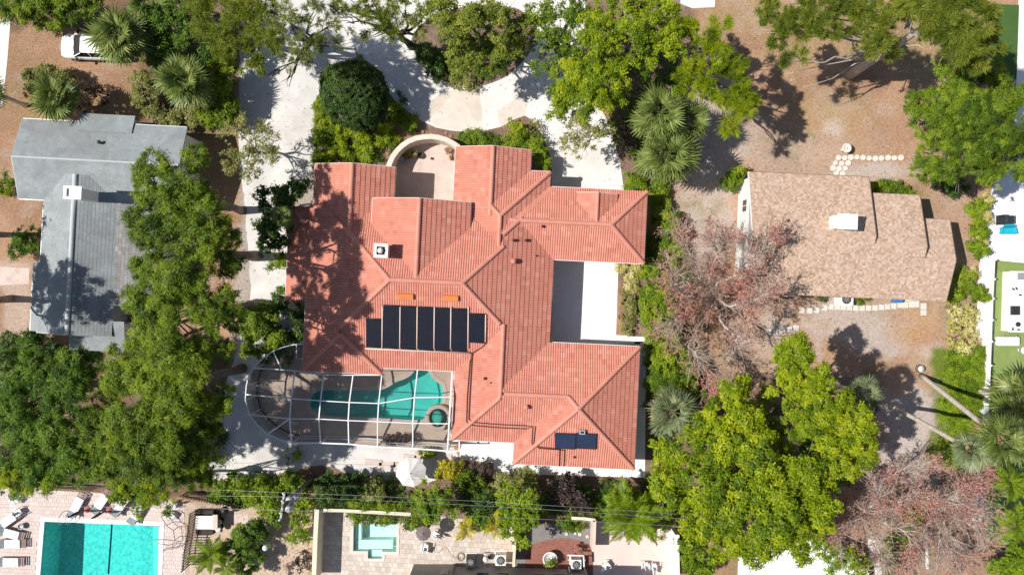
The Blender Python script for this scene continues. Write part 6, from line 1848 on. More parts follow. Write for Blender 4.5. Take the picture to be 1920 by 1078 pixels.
tree('dense green tree standing in the round bed', [(830, 25, 34, 8), (880, 50, 40, 8.5), (930, 38, 38, 8), (870, 98, 34, 6), (915, 112, 34, 6), (950, 90, 28, 6.5), (858, 126, 20, 5.5), (975, 58, 26, 7), (840, 70, 24, 7.5)], 'pine', 'broad', (900, 95), bark='bark_dark', kr=1.25, trunk_r=.24, gap=.34)
tree('thin dark shaded tree right of the round bed', [(1020, 28, 28, 7), (1062, 48, 30, 7), (1040, 98, 22, 6.5), (1078, 88, 22, 6.5), (1000, 78, 16, 6), (1050, 135, 20, 6), (1010, 120, 16, 6), (1005, 30, 24, 7), (1030, 70, 24, 7), (1075, 15, 26, 7.5), (1075, 120, 18, 6)], 'oak', 'broad', (1045, 95), bark='bark_dark', dens=0.8, gap=.35, kr=1.25, trunk_r=.2)
tree('bright yellow green tree at the top centre right', [(1120, 60, 34, 8), (1110, 28, 28, 7.5), (1165, 22, 36, 8.5), (1200, 58, 36, 9), (1240, 28, 34, 8.5), (1248, 78, 34, 8.5), (1213, 105, 28, 8), (1270, 55, 20, 8), (1150, 80, 20, 8)], 'lime', 'broad', (1160, 100), kr=1.25, trunk_r=.26, gap=.16)
tree('yellow green tree leaning over the driveway', [(1088, 140, 34, 6.5), (1138, 150, 38, 7), (1058, 180, 30, 6), (1108, 190, 40, 6.5), (1158, 185, 20, 6), (1043, 205, 16, 5.5), (1120, 122, 24, 6.8)], 'lime', 'broad', (1125, 190), kr=1.25, trunk_r=.2, gap=.14)
tree('thin olive tree with see-through crown over the driveway', [(1080, 235, 34, 4.8), (1108, 255, 24, 4.6), (1066, 268, 20, 4.2), (1132, 240, 22, 4.6), (1094, 285, 14, 4)], 'olive', 'sparse', (1140, 250), trunk_r=.09, dens=1.1, gap=.15)
PUFF = [(1290, 50, 20, 8), (1320, 75, 26, 8.5), (1300, 120, 22, 8), (1345, 108, 26, 8.5), (1375, 130, 26, 8), (1390, 165, 25, 7.5), (1358, 185, 26, 7.5), (1318, 165, 22, 7.5), (1288, 170, 17, 7), (1395, 212, 24, 7.5), (1368, 235, 18, 7), (1405, 190, 16, 7), (1350, 45, 17, 8), (1280, 145, 17, 7), (1330, 140, 18, 7.8)]
tree('pine with bright rounded puffs of needles left of the brown lawn', PUFF, 'lime', 'pine', (1300, 150), bark='bark', dens=1.9, gap=.0, trunk_r=.2)
BIGP = [(1440, 18, 20, 9.2), (1475, 52, 20, 9.2), (1455, 78, 16, 8), (1500, 28, 24, 10), (1528, 44, 20, 10), (1545, 12, 26, 10), (1582, 18, 28, 10), (1640, 66, 26, 10.5), (1622, 90, 18, 10), (1598, 46, 14, 9), (1475, 118, 12, 8.5), (1498, 103, 10, 8.5), (1720, 18, 34, 12), (1770, 30, 38, 12), (1820, 38, 38, 12), (1790, 76, 34, 11.5), (1840, 85, 28, 11), (1752, 60, 24, 12), (1690, 12, 22, 11), (1825, 115, 20, 10.5), (1855, 60, 16, 11), (1800, 5, 30, 12), (1560, 60, 16, 9.5), (1450, 45, 18, 9), (1505, 62, 14, 9), (1610, 15, 24, 10.5), (1655, 25, 22, 11), (1665, 95, 14, 9.5)]
def big_pine():
    bl = to_blobs(BIGP, kr=1.5); bp = W(1590, 143)
    t = thing('tree', 'tall pine with a long leaning-looking bare trunk at the top right', 'tree', bp)
    top = W(1722, 58, 9.8)
    b = MB()
    b.tube([bp, bp.lerp(top, .3), bp.lerp(top, .65), top, W(1770, 32, 11.6)], [.36, .29, .25, .20, .08], 10)
    J = lambda p, s=.3: p + Vector((rnd.uniform(-s, s), rnd.uniform(-s, s), rnd.uniform(-s, s) * .4))
    for qi, (x, y, z, r, rz) in enumerate(bl):
        if qi in (1, 2, 4, 6, 9, 11, 13, 16, 19): continue
        e = Vector((x, y, z)); f = .62 if z < 9.6 else (.82 if z < 11 else .95)
        s0 = bp.lerp(top, f); m = s0.lerp(e, .5); m.z += .1
        b.tube([s0, J(s0.lerp(m, .35), .45), J(s0.lerp(m, .7), .5), J(m, .55), J(m.lerp(e, .4), .45), J(m.lerp(e, .75), .3), e], [.10, .085, .075, .06, .045, .03, .015], 6)
        for k in range(4):
            a = rnd.uniform(0, 6.28); q = e + Vector((math.cos(a) * r, math.sin(a) * r, .1)); s1 = m.lerp(e, rnd.uniform(.3, .9)); b.tube([s1, J(s1.lerp(q, .5), .2), q], [.035, .025, .01], 4)
    for (x, y, z) in ((1640, 118, 6.5), (1700, 70, 7.2), (1668, 62, 7.5), (1745, 96, 8.8), (1470, 140, 6.2), (1505, 165, 5.5), (1520, 60, 9)):
        s0 = bp.lerp(top, z / 11); e = W(x, y, z); b.tube([s0, J(s0.lerp(e, .3), .25), J(s0.lerp(e, .65), .3), e], [.06, .05, .03, .01], 5)
    b.build('trunk', M['bark_pale'], t)
    arr = crown_arrays(bl, 'pine', 1.7, gap=.05)
    TRIS[0] += len(arr[0]) * 2
    link_mesh('crown', quads_mesh('crown', *arr), M['pine'], t)
big_pine()
tree('large bright feathery tree on the right of the brown lawn', [(1770, 150, 40, 7), (1820, 158, 38, 7), (1860, 138, 30, 6.5), (1738, 200, 30, 6.5), (1790, 210, 45, 7.5), (1850, 208, 42, 7.5), (1900, 190, 36, 7), (1760, 258, 40, 7), (1820, 268, 46, 7.5), (1880, 258, 42, 7.5), (1740, 310, 30, 6), (1790, 325, 36, 6.5), (1850, 318, 34, 6.5), (1900, 308, 28, 6), (1710, 188, 18, 6), (1718, 240, 14, 5.5)], 'oak', 'feather', (1740, 240), kr=1.25, trunk_r=.28, gap=.08)
shrub('dark shrub in the shade below the large feathery tree', [(1780, 345, 16, 1.0), (1800, 352, 14, .9), (1760, 340, 12, .9)], 'dark', 'broad')
# top left corner
shrub('dark olive hedge along the top left corner', [(25, 12, 28, 2.6), (62, 20, 30, 2.8), (100, 16, 28, 3), (138, 20, 28, 2.9), (168, 12, 24, 2.8), (120, 38, 16, 2), (75, 40, 14, 2)], 'oak', 'broad', name='hedge', cat='hedge')
tree('dark dense tree behind the palm at the top left', [(262, 42, 26, 4), (298, 35, 30, 4.5), (330, 15, 28, 4.5), (355, 45, 26, 4.5), (300, 70, 24, 4), (345, 75, 22, 4), (372, 20, 22, 4.5), (385, 62, 22, 4), (395, 95, 20, 3.6), (325, 98, 20, 3.4), (290, 112, 16, 3)], 'oak_deep', 'broad', None, trunk_r=.15, kr=1.25)
shrub('dark green hedge on the edge of the shell path at the top left', [(400, 140, 20, 2.3), (415, 168, 20, 2.3), (425, 198, 18, 2), (408, 218, 18, 1.8), (385, 222, 15, 1.8), (430, 135, 15, 2.1), (428, 225, 14, 1.6)], 'hedge', 'broad', name='hedge', cat='hedge')
shrub('olive shrub between the two fan palms right of the car', [(275, 165, 22, 1.6), (264, 190, 16, 1.4), (290, 205, 18, 1.3), (262, 150, 14, 1.3), (305, 222, 16, 1.2), (335, 225, 14, 1.2), (362, 222, 14, 1.2)], 'olive', 'broad')
shrub('olive shrub behind the fan palm left of the car', [(68, 150, 22, 1.6), (90, 135, 16, 1.4), (60, 175, 16, 1.4), (120, 148, 14, 1.3)], 'olive', 'broad')
shrub('thin dark shrub in the palm shadow over the grey roof', [(172, 165, 16, 1.2), (190, 185, 14, 1.1), (160, 195, 14, 1.1)], 'purple', 'sparse')
shrub('little green bush left of the grey roof', [(14, 350, 15, .9), (18, 335, 10, .7), (8, 365, 9, .7)], 'hedge', 'broad')
shrub('round flowering bush below the left eave of the grey roof', [(42, 450, 20, 1.4), (58, 462, 15, 1.3), (32, 466, 12, 1.1), (66, 436, 8, 1.0)], 'oak_deep', 'broad')
shrub('dark bushes in the shade at the bottom of the grey house', [(25, 650, 26, 2), (70, 640, 22, 2), (100, 660, 22, 2)], 'dark', 'broad')
FP = 'fan palms of the left garden'
palm('fan palm standing over the white car', 225, 65, 5.2, 2.25, n=44, group=FP)
palm('smaller fan palm at the top edge right of the car palm', 278, 14, 4.6, 1.7, n=32, group=FP)
palm('large fan palm above the right end of the grey roof', 347, 155, 4.0, 2.15, n=42, group=FP)
palm('low fan palm in front of the grey roof left of the car', 108, 183, 3.4, 1.9, n=40, group=FP)
palm('dark fan palm in the shade between the car and the hedge', 300, 95, 3.2, 1.5, n=24, group=FP)
palm('fan palm at the left edge with its long shadow on the lawn', -32, 168, 4.5, 1.5, n=26, group=FP)
palm('small fan palm inside the dark leafy tree by the west wall', 530, 405, 4.2, 1.0, n=20, dead=0, group=FP)
FQ = 'fan palms between the driveway and the lawn'
palm('upper fan palm of the pair right of the driveway', 1238, 212, 5.6, 2.15, n=46, group=FQ, dead=2)
palm('lower bright fan palm of the pair right of the driveway', 1249, 290, 5.4, 2.25, n=46, group=FQ, dead=2)
palm('darker fan palm behind the pair, next to the sandy track', 1293, 228, 4.4, 1.7, n=34, group=FQ, dead=2)
palm('greyish fan palm with brown dead fronds east of the tiled house', 1262, 772, 4.4, 1.95, mat='palm_grey', n=40, dead=14, group=FQ)
palm('fan palm fronds showing through the yellow green tree', 1622, 736, 7.5, 1.3, mat='palm_grey', n=22, dead=1, group=FQ)
# hedges right of the tiled house
shrub('clipped flat hedge right of the garage corner', [(1236, 345, 13, .5), (1236, 362, 13, .5), (1236, 380, 13, .5), (1238, 396, 13, .5), (1228, 354, 10, .5), (1246, 370, 10, .5), (1246, 390, 9, .5)], 'hedge', 'fine', name='hedge', cat='hedge')
shrub('darker loose hedge right of the garage end', [(1256, 410, 14, 1.2), (1266, 432, 15, 1.2), (1248, 455, 14, 1.1), (1268, 470, 13, 1.1), (1242, 436, 10, 1), (1240, 478, 11, 1.0), (1252, 490, 13, 1.0), (1270, 450, 14, 1.1), (1262, 412, 12, 1.1)], 'hedge', 'broad', name='hedge', cat='hedge')
shrub('bright green hedge along the right side of the courtyard', [(1222, 500, 16, 1.4), (1240, 520, 16, 1.4), (1244, 556, 16, 1.5), (1226, 604, 18, 1.6), (1256, 636, 16, 1.6), (1218, 508, 13, 1.1), (1228, 528, 16, 1.2), (1216, 548, 15, 1.2), (1232, 568, 16, 1.2), (1220, 592, 16, 1.3), (1236, 612, 18, 1.3), (1248, 585, 14, 1.1), (1228, 635, 18, 1.3), (1242, 540, 14, 1.1), (1250, 605, 16, 1.2), (1214, 570, 12, 1.1), (1262, 620, 14, 1.2)], 'hedge', 'broad', name='hedge', cat='hedge')
shrub('tall green shrub mass below the bright hedge', [(1238, 665, 26, 1.8), (1260, 640, 20, 1.7), (1245, 700, 28, 1.9), (1282, 690, 25, 1.8), (1268, 725, 25, 1.8), (1300, 732, 18, 1.6), (1232, 722, 20, 1.6), (1270, 665, 18, 1.6)], 'hedge', 'broad')
for (x, y, r, mt, lb) in ((1166, 500, 8, 'cream_leaf', 'small yellow plant in the top left of the courtyard bed'), (1190, 500, 9, 'cream_leaf', 'larger yellow plant at the top of the courtyard bed'), (1182, 518, 8, 'cream_leaf', 'yellow plant below the top pair in the courtyard bed'), (1182, 538, 9, 'cream_leaf', 'lowest yellow plant of the courtyard bed'), (1174, 562, 13, 'olive', 'dull green plant in the middle of the courtyard bed'), (1180, 588, 12, 'olive', 'dull green plant below the middle of the courtyard bed'), (1174, 612, 12, 'olive', 'lowest dull green plant of the courtyard bed')):
    shrub(lb, [(x, y, r, .4), (x + r * .6, y + r * .4, r * .7, .35), (x - r * .5, y + r * .5, r * .6, .3)], mt, 'sparse' if mt == 'olive' else 'fine', group='courtyard bed plants')
shrub('reddish dark shrub on the right edge of the driveway', [(1165, 245, 16, 1.1), (1172, 272, 18, 1.1), (1160, 228, 12, 1)], 'purple', 'sparse', gap=.1)
shrub('small bright shrub at the garage corner', [(1192, 348, 13, .9), (1182, 335, 9, .7), (1200, 338, 8, .7)], 'hedge', 'broad')
shrub('bright round shrub at the upper left corner of the tan roof', [(1376, 334, 15, 1.1), (1367, 346, 12, 1.0), (1390, 326, 9, .9)], 'hedge', 'broad')
shrub('low hedge above the middle section of the tan roof', [(1640, 352, 9, .5), (1655, 352, 10, .5), (1670, 353, 10, .5), (1685, 354, 9, .5), (1700, 357, 8, .5)], 'hedge', 'fine', name='hedge', cat='hedge')
shrub('small plants under the lower eave of the tan roof', [(1606, 563, 6, .3), (1620, 562, 7, .3), (1543, 559, 6, .3)], 'oak', 'fine')
# right hand garden strip
for (x, y, r, mt, lb) in ((1834, 390, 15, 'hedge', 'green bush at the top of the strip right of the tan house'), (1850, 376, 8, 'cream_leaf', 'yellow bush touching the topmost green bush'), (1846, 406, 10, 'cream_leaf', 'yellow bush between the top and second green bushes'), (1837, 430, 15, 'hedge', 'second green bush of the strip right of the tan house'), (1844, 446, 8, 'cream_leaf', 'small yellow bush between the second and third green bushes'), (1832, 461, 17, 'hedge', 'third green bush of the strip, widest of the upper ones'), (1808, 520, 15, 'oak', 'green bush beside the right roof shadow'), (1834, 546, 18, 'hedge', 'green bush leaning onto the white paving'), (1824, 512, 9, 'cream_leaf', 'yellow bush above the green bush on the paving'), (1786, 552, 11, 'hedge', 'yellowish green bush at the lower right corner of the tan roof')):
    shrub(lb, [(x, y, r * .9, .8), (x + r * .4, y + r * .4, r * .6, .7), (x - r * .5, y + r * .2, r * .6, .6)], mt, 'broad', group='bushes right of the tan house')
shrub('wide patch of pale yellow striped plants right of the sand', [(1780, 575, 12, .5), (1796, 590, 15, .6), (1815, 585, 15, .6), (1790, 612, 15, .6), (1815, 612, 16, .6), (1822, 632, 12, .5), (1798, 634, 14, .5), (1808, 648, 12, .5), (1830, 600, 10, .5)], 'cream_leaf', 'sparse', dens=1.3)
gc = []
for i in range(64):
    y = 655 + rnd.random() * 215; x = rnd.uniform(1772 if y > 690 else 1785, 1848 if y < 790 else 1835)
    gc.append((x, y, rnd.uniform(9, 14), .28, .3))
shrub('', gc, 'hedge', 'fine', name='ground_cover', kind='stuff')
palm('tall palm with the pale leaning trunk beside the right turf', 1880, 826, 11.0, 1.9, n=30, base=(1727, 704), trunk_r=.165, dead=5, boots=True, group='tall palms on the right')
palm('tall palm with the brown crown base left of the leaning one', 1818, 842, 10.3, 1.35, mat='palm_grey', n=26, base=(1664, 757), trunk_r=.15, dead=3, boots=True, group='tall palms on the right')
palm('large yellowish fan palm cut by the right edge', 1915, 750, 5.0, 2.3, n=30, dead=3, group='tall palms on the right')
palm('drooping green palm near the bottom of the right turf', 1893, 905, 4.5, 1.9, 'feather', 'hedge', 26, group='tall palms on the right')
palm('dry palm with brown fronds in the lower right corner', 1905, 985, 4.0, 1.8, 'feather', 'hedge', 24, None, 8, group='tall palms on the right')
shrub('green shrubs in the bottom right corner', [(1885, 1040, 26, 2), (1905, 1060, 24, 2), (1870, 1062, 18, 1.6), (1912, 1025, 20, 1.8)], 'hedge', 'big')
shrub('dark glossy bush among the red twigs', [(1718, 975, 14, 2.0), (1730, 962, 12, 2.0), (1712, 990, 10, 1.8)], 'hedge', 'big')
shrub('loose green shrub over the white drive at the bottom right', [(1545, 1030, 20, 1.8), (1570, 1040, 22, 1.8), (1600, 1048, 22, 1.8), (1560, 1060, 16, 1.5), (1615, 1062, 18, 1.5), (1530, 1015, 14, 1.6)], 'hedge', 'sparse', dens=1.3)
shrub('narrow green hedge right of the white strip at the bottom', [(1668, 1025, 12, 1.2), (1670, 1045, 13, 1.2), (1672, 1065, 13, 1.2), (1685, 1010, 12, 1.1)], 'hedge', 'broad', name='hedge', cat='hedge')
# big yellow green trees right of the south wing
tree('big yellow green tree nearest the south east roof corner', [(1360, 770, 50, 8), (1310, 838, 46, 7.5), (1390, 818, 50, 8.5), (1252, 880, 40, 7), (1330, 898, 50, 8), (1262, 925, 36, 6.5), (1396, 735, 28, 7), (1338, 958, 45, 7.5), (1302, 996, 34, 6.5), (1345, 1026, 30, 6), (1240, 845, 24, 6.5)], 'lime', 'big', (1330, 860), kr=1.25, trunk_r=.28, gap=.13)
tree('tallest yellow green tree with a tower of foliage in the sand', [(1490, 668, 36, 9), (1520, 690, 30, 9), (1484, 720, 36, 9.5), (1540, 758, 44, 9.5), (1590, 790, 42, 9.5), (1500, 788, 38, 9.5), (1618, 838, 32, 8.5), (1560, 840, 44, 9), (1590, 882, 24, 8), (1520, 730, 30, 9.3)], 'lime', 'broad', (1430, 740), kr=1.25, trunk_r=.28, gap=.13)
tree('wide yellow green tree at the bottom, over the white drive', [(1430, 890, 52, 9), (1490, 898, 48, 9), (1400, 948, 48, 8.5), (1460, 968, 52, 9), (1518, 950, 42, 8.5), (1430, 1015, 42, 7.5), (1490, 1022, 32, 7), (1382, 1015, 30, 7), (1540, 985, 20, 7), (1540, 912, 24, 8)], 'lime', 'big', (1400, 880), kr=1.25, trunk_r=.28, gap=.13)
tree('green tree in shade between the three yellow green ones', [(1450, 820, 30, 6), (1430, 780, 26, 5.5), (1470, 850, 28, 6), (1560, 900, 24, 5.5), (1440, 740, 20, 5)], 'hedge', 'broad', None, trunk_r=.15, gap=.1)
shrub('green bushes along the right wall of the pink terrace', [(1290, 1040, 18, 1.6), (1300, 1062, 18, 1.6), (1285, 1015, 14, 1.4), (1320, 1070, 18, 1.6)], 'hedge', 'broad')
# bare reddish trees
bare_tree('pinkish leafless tree overhanging the left gable of the tan roof', (1330, 560), [[(1345, 530, 3.6), (1390, 515, 5.0), (1430, 470, 5.6), (1445, 440, 5.8)], [(1390, 520, 5.0), (1420, 480, 5.6), (1385, 455, 5.8)], [(1310, 520, 3.4), (1290, 470, 5.0), (1275, 430, 5.4)], [(1350, 600, 3.6), (1380, 640, 5.0), (1405, 590, 5.6)], [(1310, 610, 3.6), (1290, 650, 5), (1320, 690, 5.4), (1335, 730, 4.8)], [(1290, 560, 3.8), (1265, 540, 5.0), (1255, 490, 5.2)], [(1370, 575, 4.2), (1420, 560, 5.6), (1450, 545, 5.8)], [(1330, 520, 4), (1345, 480, 5.6), (1330, 440, 5.6)], [(1300, 590, 4), (1265, 600, 5), (1250, 620, 4.8)]], 2800, 'red', 30000, tr=.15)
bare_tree('pink leafed twiggy tree at the bottom right beside the white strip', (1600, 940), [[(1640, 920, 3.5), (1690, 880, 5), (1740, 868, 5.2)], [(1620, 960, 3.4), (1650, 930, 5), (1630, 890, 5)], [(1640, 960, 3.4), (1690, 940, 4.6), (1720, 920, 5)], [(1590, 980, 3.5), (1570, 1010, 4.4), (1560, 980, 4.5)], [(1630, 990, 3.5), (1650, 1030, 4.2), (1660, 1060, 4)], [(1620, 960, 3), (1590, 930, 4.2), (1580, 950, 4.5)], [(1660, 980, 4), (1700, 1000, 4.6), (1715, 1040, 4.2)]], 2300, 'red', 17000, tr=.14)
bare_tree('rosy twiggy tree in front of the sandy strip at the lower right', (1760, 940), [[(1700, 935, 4.5), (1740, 942, 5), (1790, 935, 5.2), (1830, 905, 5)], [(1780, 930, 3.8), (1810, 900, 4.8), (1840, 880, 4.6)], [(1790, 970, 3.8), (1830, 990, 4.8), (1850, 1010, 4.4)], [(1770, 980, 3.8), (1790, 1030, 4.6), (1800, 1065, 4.2)], [(1740, 980, 3.6), (1720, 1030, 4.6), (1700, 1065, 4.2)], [(1760, 1000, 4), (1760, 1050, 4.6)], [(1800, 960, 4), (1845, 960, 4.8)]], 2500, 'red', 24000, tr=.14)
t = thing('dead_tree', 'bare white leaning dead trunk among the red twigs', 'dead tree', W(1736, 1005))
MB().tube([W(1736, 1005), W(1736, 984, 2.6), W(1737, 1020, 3.6), W(1739, 1066, 4.6)], [.14, .14, .12, .10], 8).build('trunk', M['trim'], t)
MB().tube([W(1737, 1022, 3.6), W(1731, 1026, 3.9)], [.05, .02], 6).build('branch_stub', M['trim'], t)
# bottom centre, between the tiled house and the terraces
shrub('bright yellow shrub right of the pale parasol', [(842, 874, 16, 1.4), (856, 884, 14, 1.4), (832, 886, 12, 1.2)], 'yellow', 'broad')
shrub('olive green shrub right of the yellow one', [(882, 905, 20, 1.6), (868, 898, 14, 1.5), (895, 915, 14, 1.4)], 'oak', 'broad')
shrub('purple brown shrub by the white walk', [(896, 880, 16, 1.3), (912, 890, 13, 1.2), (905, 872, 10, 1.0)], 'purple', 'sparse', dens=1.4, gap=0)
shrub('purple brown shrub against the villa side wall', [(560, 1045, 18, 1.2), (550, 1060, 14, 1.1), (572, 1056, 10, 1.0)], 'purple', 'sparse', dens=1.0)
tree('round leafed small tree right of the pale parasol', [(800, 925, 25, 3), (833, 930, 26, 3.2), (815, 953, 27, 3), (790, 948, 16, 2.6), (848, 950, 15, 2.6)], 'hedge', 'big', None, trunk_r=.10)
shrub('round bush beside the pale wall of the plunge pool', [(768, 974, 11, 1.3), (776, 982, 9, 1.2), (760, 982, 8, 1.0)], 'oak', 'broad')
tree('round leafed tree over the wall between the terraces', [(955, 930, 25, 3.5), (985, 940, 28, 3.8), (960, 965, 30, 3.6), (993, 968, 25, 3.4), (966, 998, 20, 3), (984, 1010, 14, 2.8), (1010, 955, 13, 3)], 'hedge', 'big', None, trunk_r=.12)
shrub('blackish shrub in the mulch below the south wing', [(1055, 912, 22, 1.8), (1075, 930, 18, 1.7), (1040, 930, 18, 1.6), (1090, 945, 12, 1.3)], 'purple', 'big', dens=1.2)
shrub('olive shrub under the lower eave of the south wing', [(985, 892, 13, 1.0), (970, 900, 11, .9), (1000, 900, 9, .8), (940, 905, 14, 1.1), (928, 918, 12, 1.0)], 'olive', 'broad')
shrub('dark shrub row between the two round leafed trees', [(905, 935, 20, 1.5), (890, 955, 16, 1.4), (918, 958, 14, 1.3)], 'dark', 'broad')
shrub('low green hedge behind the red gravel garden', [(1070, 962, 9, .9), (1085, 960, 9, .9), (1100, 960, 9, .9), (1115, 958, 10, .9)], 'oak', 'broad', name='hedge', cat='hedge')
shrub('green and yellow plants at the head of the red gravel garden', [(1055, 984, 9, .5), (1068, 983, 10, .5), (1082, 984, 9, .5)], 'hedge', 'broad')
shrub('trimmed hedge overhanging the top of the plunge pool', [(662, 970, 8, 1.1), (676, 971, 8, 1.1), (690, 972, 8, 1.1), (704, 973, 8, 1.1), (718, 974, 8, 1.1), (732, 975, 8, 1.1)], 'oak', 'fine', name='hedge', cat='hedge')
shrub('bright hedge behind the pale wall of the plunge pool', [(660, 947, 9, 1.2), (678, 948, 9, 1.2), (696, 948, 9, 1.2), (714, 949, 9, 1.2), (732, 950, 9, 1.2), (750, 951, 9, 1.2)], 'hedge', 'fine', name='hedge', cat='hedge')
shrub('light green bush between the dark shrubs and the parasol', [(700, 910, 16, 1.3), (712, 922, 11, 1.1), (692, 924, 11, 1.0)], 'olive', 'broad')
shrub('dark bushes in the shade behind the utility pole', [(600, 915, 17, 1.6), (622, 905, 18, 1.6), (648, 912, 18, 1.5), (675, 905, 14, 1.3), (640, 930, 14, 1.3), (615, 932, 14, 1.4)], 'dark', 'broad')
shrub('leafy bush column left of the long cream wall', [(566, 945, 14, 1.5), (562, 968, 14, 1.5), (563, 990, 14, 1.4), (562, 1010, 13, 1.3)], 'hedge', 'big')
for (bl, lb) in (([(500, 915, 20, 1.7), (515, 935, 18, 1.7), (492, 938, 14, 1.6)], 'leafy bush just left of the utility pole crossarm'), ([(460, 915, 18, 1.5), (445, 905, 15, 1.4), (470, 930, 14, 1.4)], 'leafy bush behind the dark picket fence'), ([(420, 905, 16, 1.4), (405, 915, 13, 1.3)], 'leafy bush at the left end of the row behind the picket fence'), ([(545, 900, 16, 1.6), (560, 910, 13, 1.5), (530, 898, 12, 1.5)], 'leafy bush above the transformer cans'), ([(512, 962, 13, 1.5), (520, 975, 10, 1.4), (503, 952, 12, 1.5)], 'leafy bush under the lower end of the crossarm')):
    shrub(lb, bl, 'hedge', 'big', group='leafy bushes round the utility pole')
shrub('low yellow green plant on the shell path below the enclosure', [(548, 852, 11, .5), (560, 848, 9, .5), (540, 862, 7, .4)], 'lime', 'sparse')
shrub('small yellow green plant beside the parasol path', [(800, 850, 9, .5), (809, 846, 7, .5)], 'lime', 'fine')
shrub('dark mixed shrub below the equipment counter', [(452, 1000, 20, 1.8), (478, 990, 18, 1.7), (490, 1010, 14, 1.4), (440, 1030, 20, 1.6), (470, 1040, 20, 1.4), (460, 1065, 18, 1.4)], 'oak_deep', 'broad')
palm('clumping green palm below the equipment counter', 395, 1040, 2.6, 1.7, 'feather', 'hedge', 26, None, 0, .10)
palm('second clumping palm at the bottom edge right of the first', 425, 1062, 2.2, 1.4, 'feather', 'hedge', 20, None, 0, .10)
palm('large spreading feather palm in front of the pink terrace', 1188, 965, 3.6, 2.8, 'feather', 'hedge', 44, None, 2, .14)
palm('second feather palm crown hidden in the large spreading one', 1162, 950, 3.2, 1.7, 'feather', 'hedge', 22, None, 1, .12)
palm('yellow leafed palm left of the terrace wall', 875, 990, 1.6, 1.15, 'feather', 'yellow', 18, None, 0, .08)
palm('yellow and green palm next to the wall between the terraces', 928, 985, 1.8, 1.2, 'feather', 'yellow', 18, None, 0, .08)
shrub('green shrub behind the two yellow palms', [(900, 965, 15, 1.5), (915, 975, 13, 1.4), (880, 970, 12, 1.3)], 'hedge', 'big')
shrub('dark plants inside the lower edge of the screen enclosure', [(728, 820, 8, .5), (742, 821, 8, .5), (756, 820, 8, .5), (770, 821, 7, .5)], 'purple', 'fine')
# pots
pot('white round planter with a bush in the red gravel garden', 1031, 1043, .52, .6, M['trim'], plant=('oak', .42))
pot('dark pot with spiky plant in the entry court', 757, 302, .26, .4, M['grey_metal'])
pot('pot of pale green leaves in the entry court', 777, 292, .22, .35, M['terracotta_pot'], plant=('olive', .26))
pot('small plant pot with yellowish leaves in the entry court', 766, 296, .16, .3, M['terracotta_pot'], plant=('olive', .24))
pot('dark empty round pot in the entry court', 789, 293, .22, .25, M['dark_metal'])
pot('pot of orange brown flowers against the north wing wall', 841, 283, .22, .3, M['terracotta_pot'], plant=('dead', .26))
pot('second pot of dry flowers against the north wing wall', 848, 298, .18, .3, M['terracotta_pot'], plant=('dead', .20))
pot('small drain-like dark pot alone in the entry court', 810, 298, .09, .12, M['dark_metal'])
pot('terracotta pot on the soil of the courtyard bed', 1163, 594, .20, .3, M['terracotta_pot'])
pot('pot of red leaves next to the white rack', 1078, 1026, .25, .4, M['terracotta_pot'], plant=('red', .34))
pot('grey pot at the hotel pool corner', 44, 984, .22, .35, M['grey_metal'])


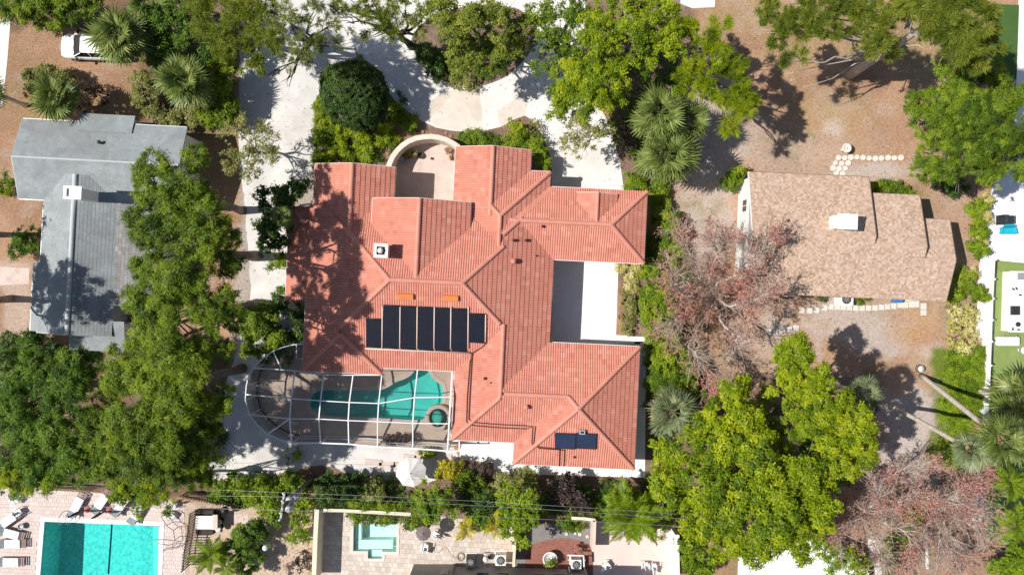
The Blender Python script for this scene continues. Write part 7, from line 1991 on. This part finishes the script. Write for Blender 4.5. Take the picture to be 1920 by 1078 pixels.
# fallen leaves, needles and straw on the bare lawns
def litter():
    n = 60000
    X = rng.uniform(-38.5, 38.5, n); Y = rng.uniform(-21.7, 21.7, n)
    px = 960 + X * PPM; py = 539 - Y * PPM
    ok = (in_poly(px, py, [(1350, -10), (1840, -10), (1850, 320), (1850, 420), (1830, 640), (1770, 660), (1760, 870), (1660, 900), (1300, 760), (1300, 480), (1180, 300)]) | in_poly(px, py, [(28, 45), (440, 0), (440, 260), (60, 640), (60, 480), (14, 220)]) | in_poly(px, py, [(0, 640), (420, 640), (420, 905), (0, 905)]) | in_poly(px, py, [(590, 880), (1210, 895), (1210, 975), (590, 950)]) | in_poly(px, py, [(590, 190), (690, 235), (860, 250), (1000, 225), (1030, 330), (850, 280), (790, 250), (720, 330), (590, 310)]) | in_poly(px, py, [(1158, 490), (1205, 490), (1205, 628), (1158, 628)]) | in_poly(px, py, [(345, 945), (585, 955), (585, 1078), (345, 1078)]))
    ok |= in_poly(px, py, [(450, 0), (1095, 0), (1100, 120), (1165, 330), (1165, 360), (1040, 360), (1000, 225), (900, 245), (780, 220), (672, 108), (596, 185), (570, 340), (545, 560), (470, 740), (540, 840), (860, 860), (740, 895), (480, 885), (400, 890), (460, 560), (450, 300)]) & (rng.random(n) < .22)
    ok &= np.array([noise.noise(Vector((x * .35, y * .35, 0))) > rnd.uniform(-.5, .35) for x, y in zip(X, Y)])
    X, Y = X[ok], Y[ok]; n = len(X)
    P = np.stack([X, Y, rng.uniform(.012, .03, n)], 1)
    a = rng.uniform(0, 6.28, n); N = unit(np.stack([rng.normal(size=n) * .25, rng.normal(size=n) * .25, np.ones(n)], 1))
    T = unit(np.stack([np.cos(a), np.sin(a), rng.normal(size=n) * .15], 1)); B = unit(np.cross(N, T)); s_ = rng.uniform(.4, 1.2, n)[:, None]
    o = link_mesh('leaf_litter', quads_mesh('leaf_litter', P, T * .085 * s_, B * .028 * s_, rng.random(n)), M['litter']); o['kind'] = 'stuff'
M['litter'] = leaf_mat('dry_litter', (0.14, 0.085, 0.05), (0.40, 0.25, 0.15), (0.66, 0.50, 0.34), 0.1, 0.9)
litter()

def undergrowth():
    areas = [([(595, 900), (760, 905), (760, 955), (595, 950)], 60, .5), ([(860, 900), (1100, 915), (1240, 905), (1240, 965), (860, 955)], 110, .5), ([(400, 900), (580, 895), (580, 950), (480, 955), (400, 935)], 70, .6), ([(1205, 400), (1290, 400), (1330, 760), (1215, 760)], 110, .5),
             ([(450, 560), (545, 580), (545, 680), (470, 690)], 40, .5), ([(0, 625), (420, 640), (420, 905), (0, 900)], 170, .5), ([(1215, 740), (1640, 740), (1560, 1000), (1225, 1000)], 130, .6), ([(1110, 60), (1290, 30), (1290, 320), (1165, 320)], 110, .5), ([(240, 30), (440, 20), (440, 240), (370, 240), (290, 140)], 70, .5), ([(600, 120), (680, 110), (770, 215), (720, 300), (595, 300)], 50, .2), ([(780, 80), (990, 60), (960, 130), (890, 155), (820, 140)], 40, .4)]
    bl = []
    for poly, n, h in areas:
        xs = [p[0] for p in poly]; ys = [p[1] for p in poly]; k = 0
        while k < n:
            x = rnd.uniform(min(xs), max(xs)); y = rnd.uniform(min(ys), max(ys))
            if not in_poly(np.array([x]), np.array([y]), poly)[0]: continue
            k += 1; bl.append((x, y, rnd.uniform(7, 13), h * rnd.uniform(.3, .9), .22))
    arr = crown_arrays(to_blobs(bl), 'broad', .65, hemi=-.3, gap=.25)
    TRIS[0] += len(arr[0])
    o = link_mesh('undergrowth', quads_mesh('undergrowth', *arr), M['oak_deep']); o['kind'] = 'stuff'
undergrowth()
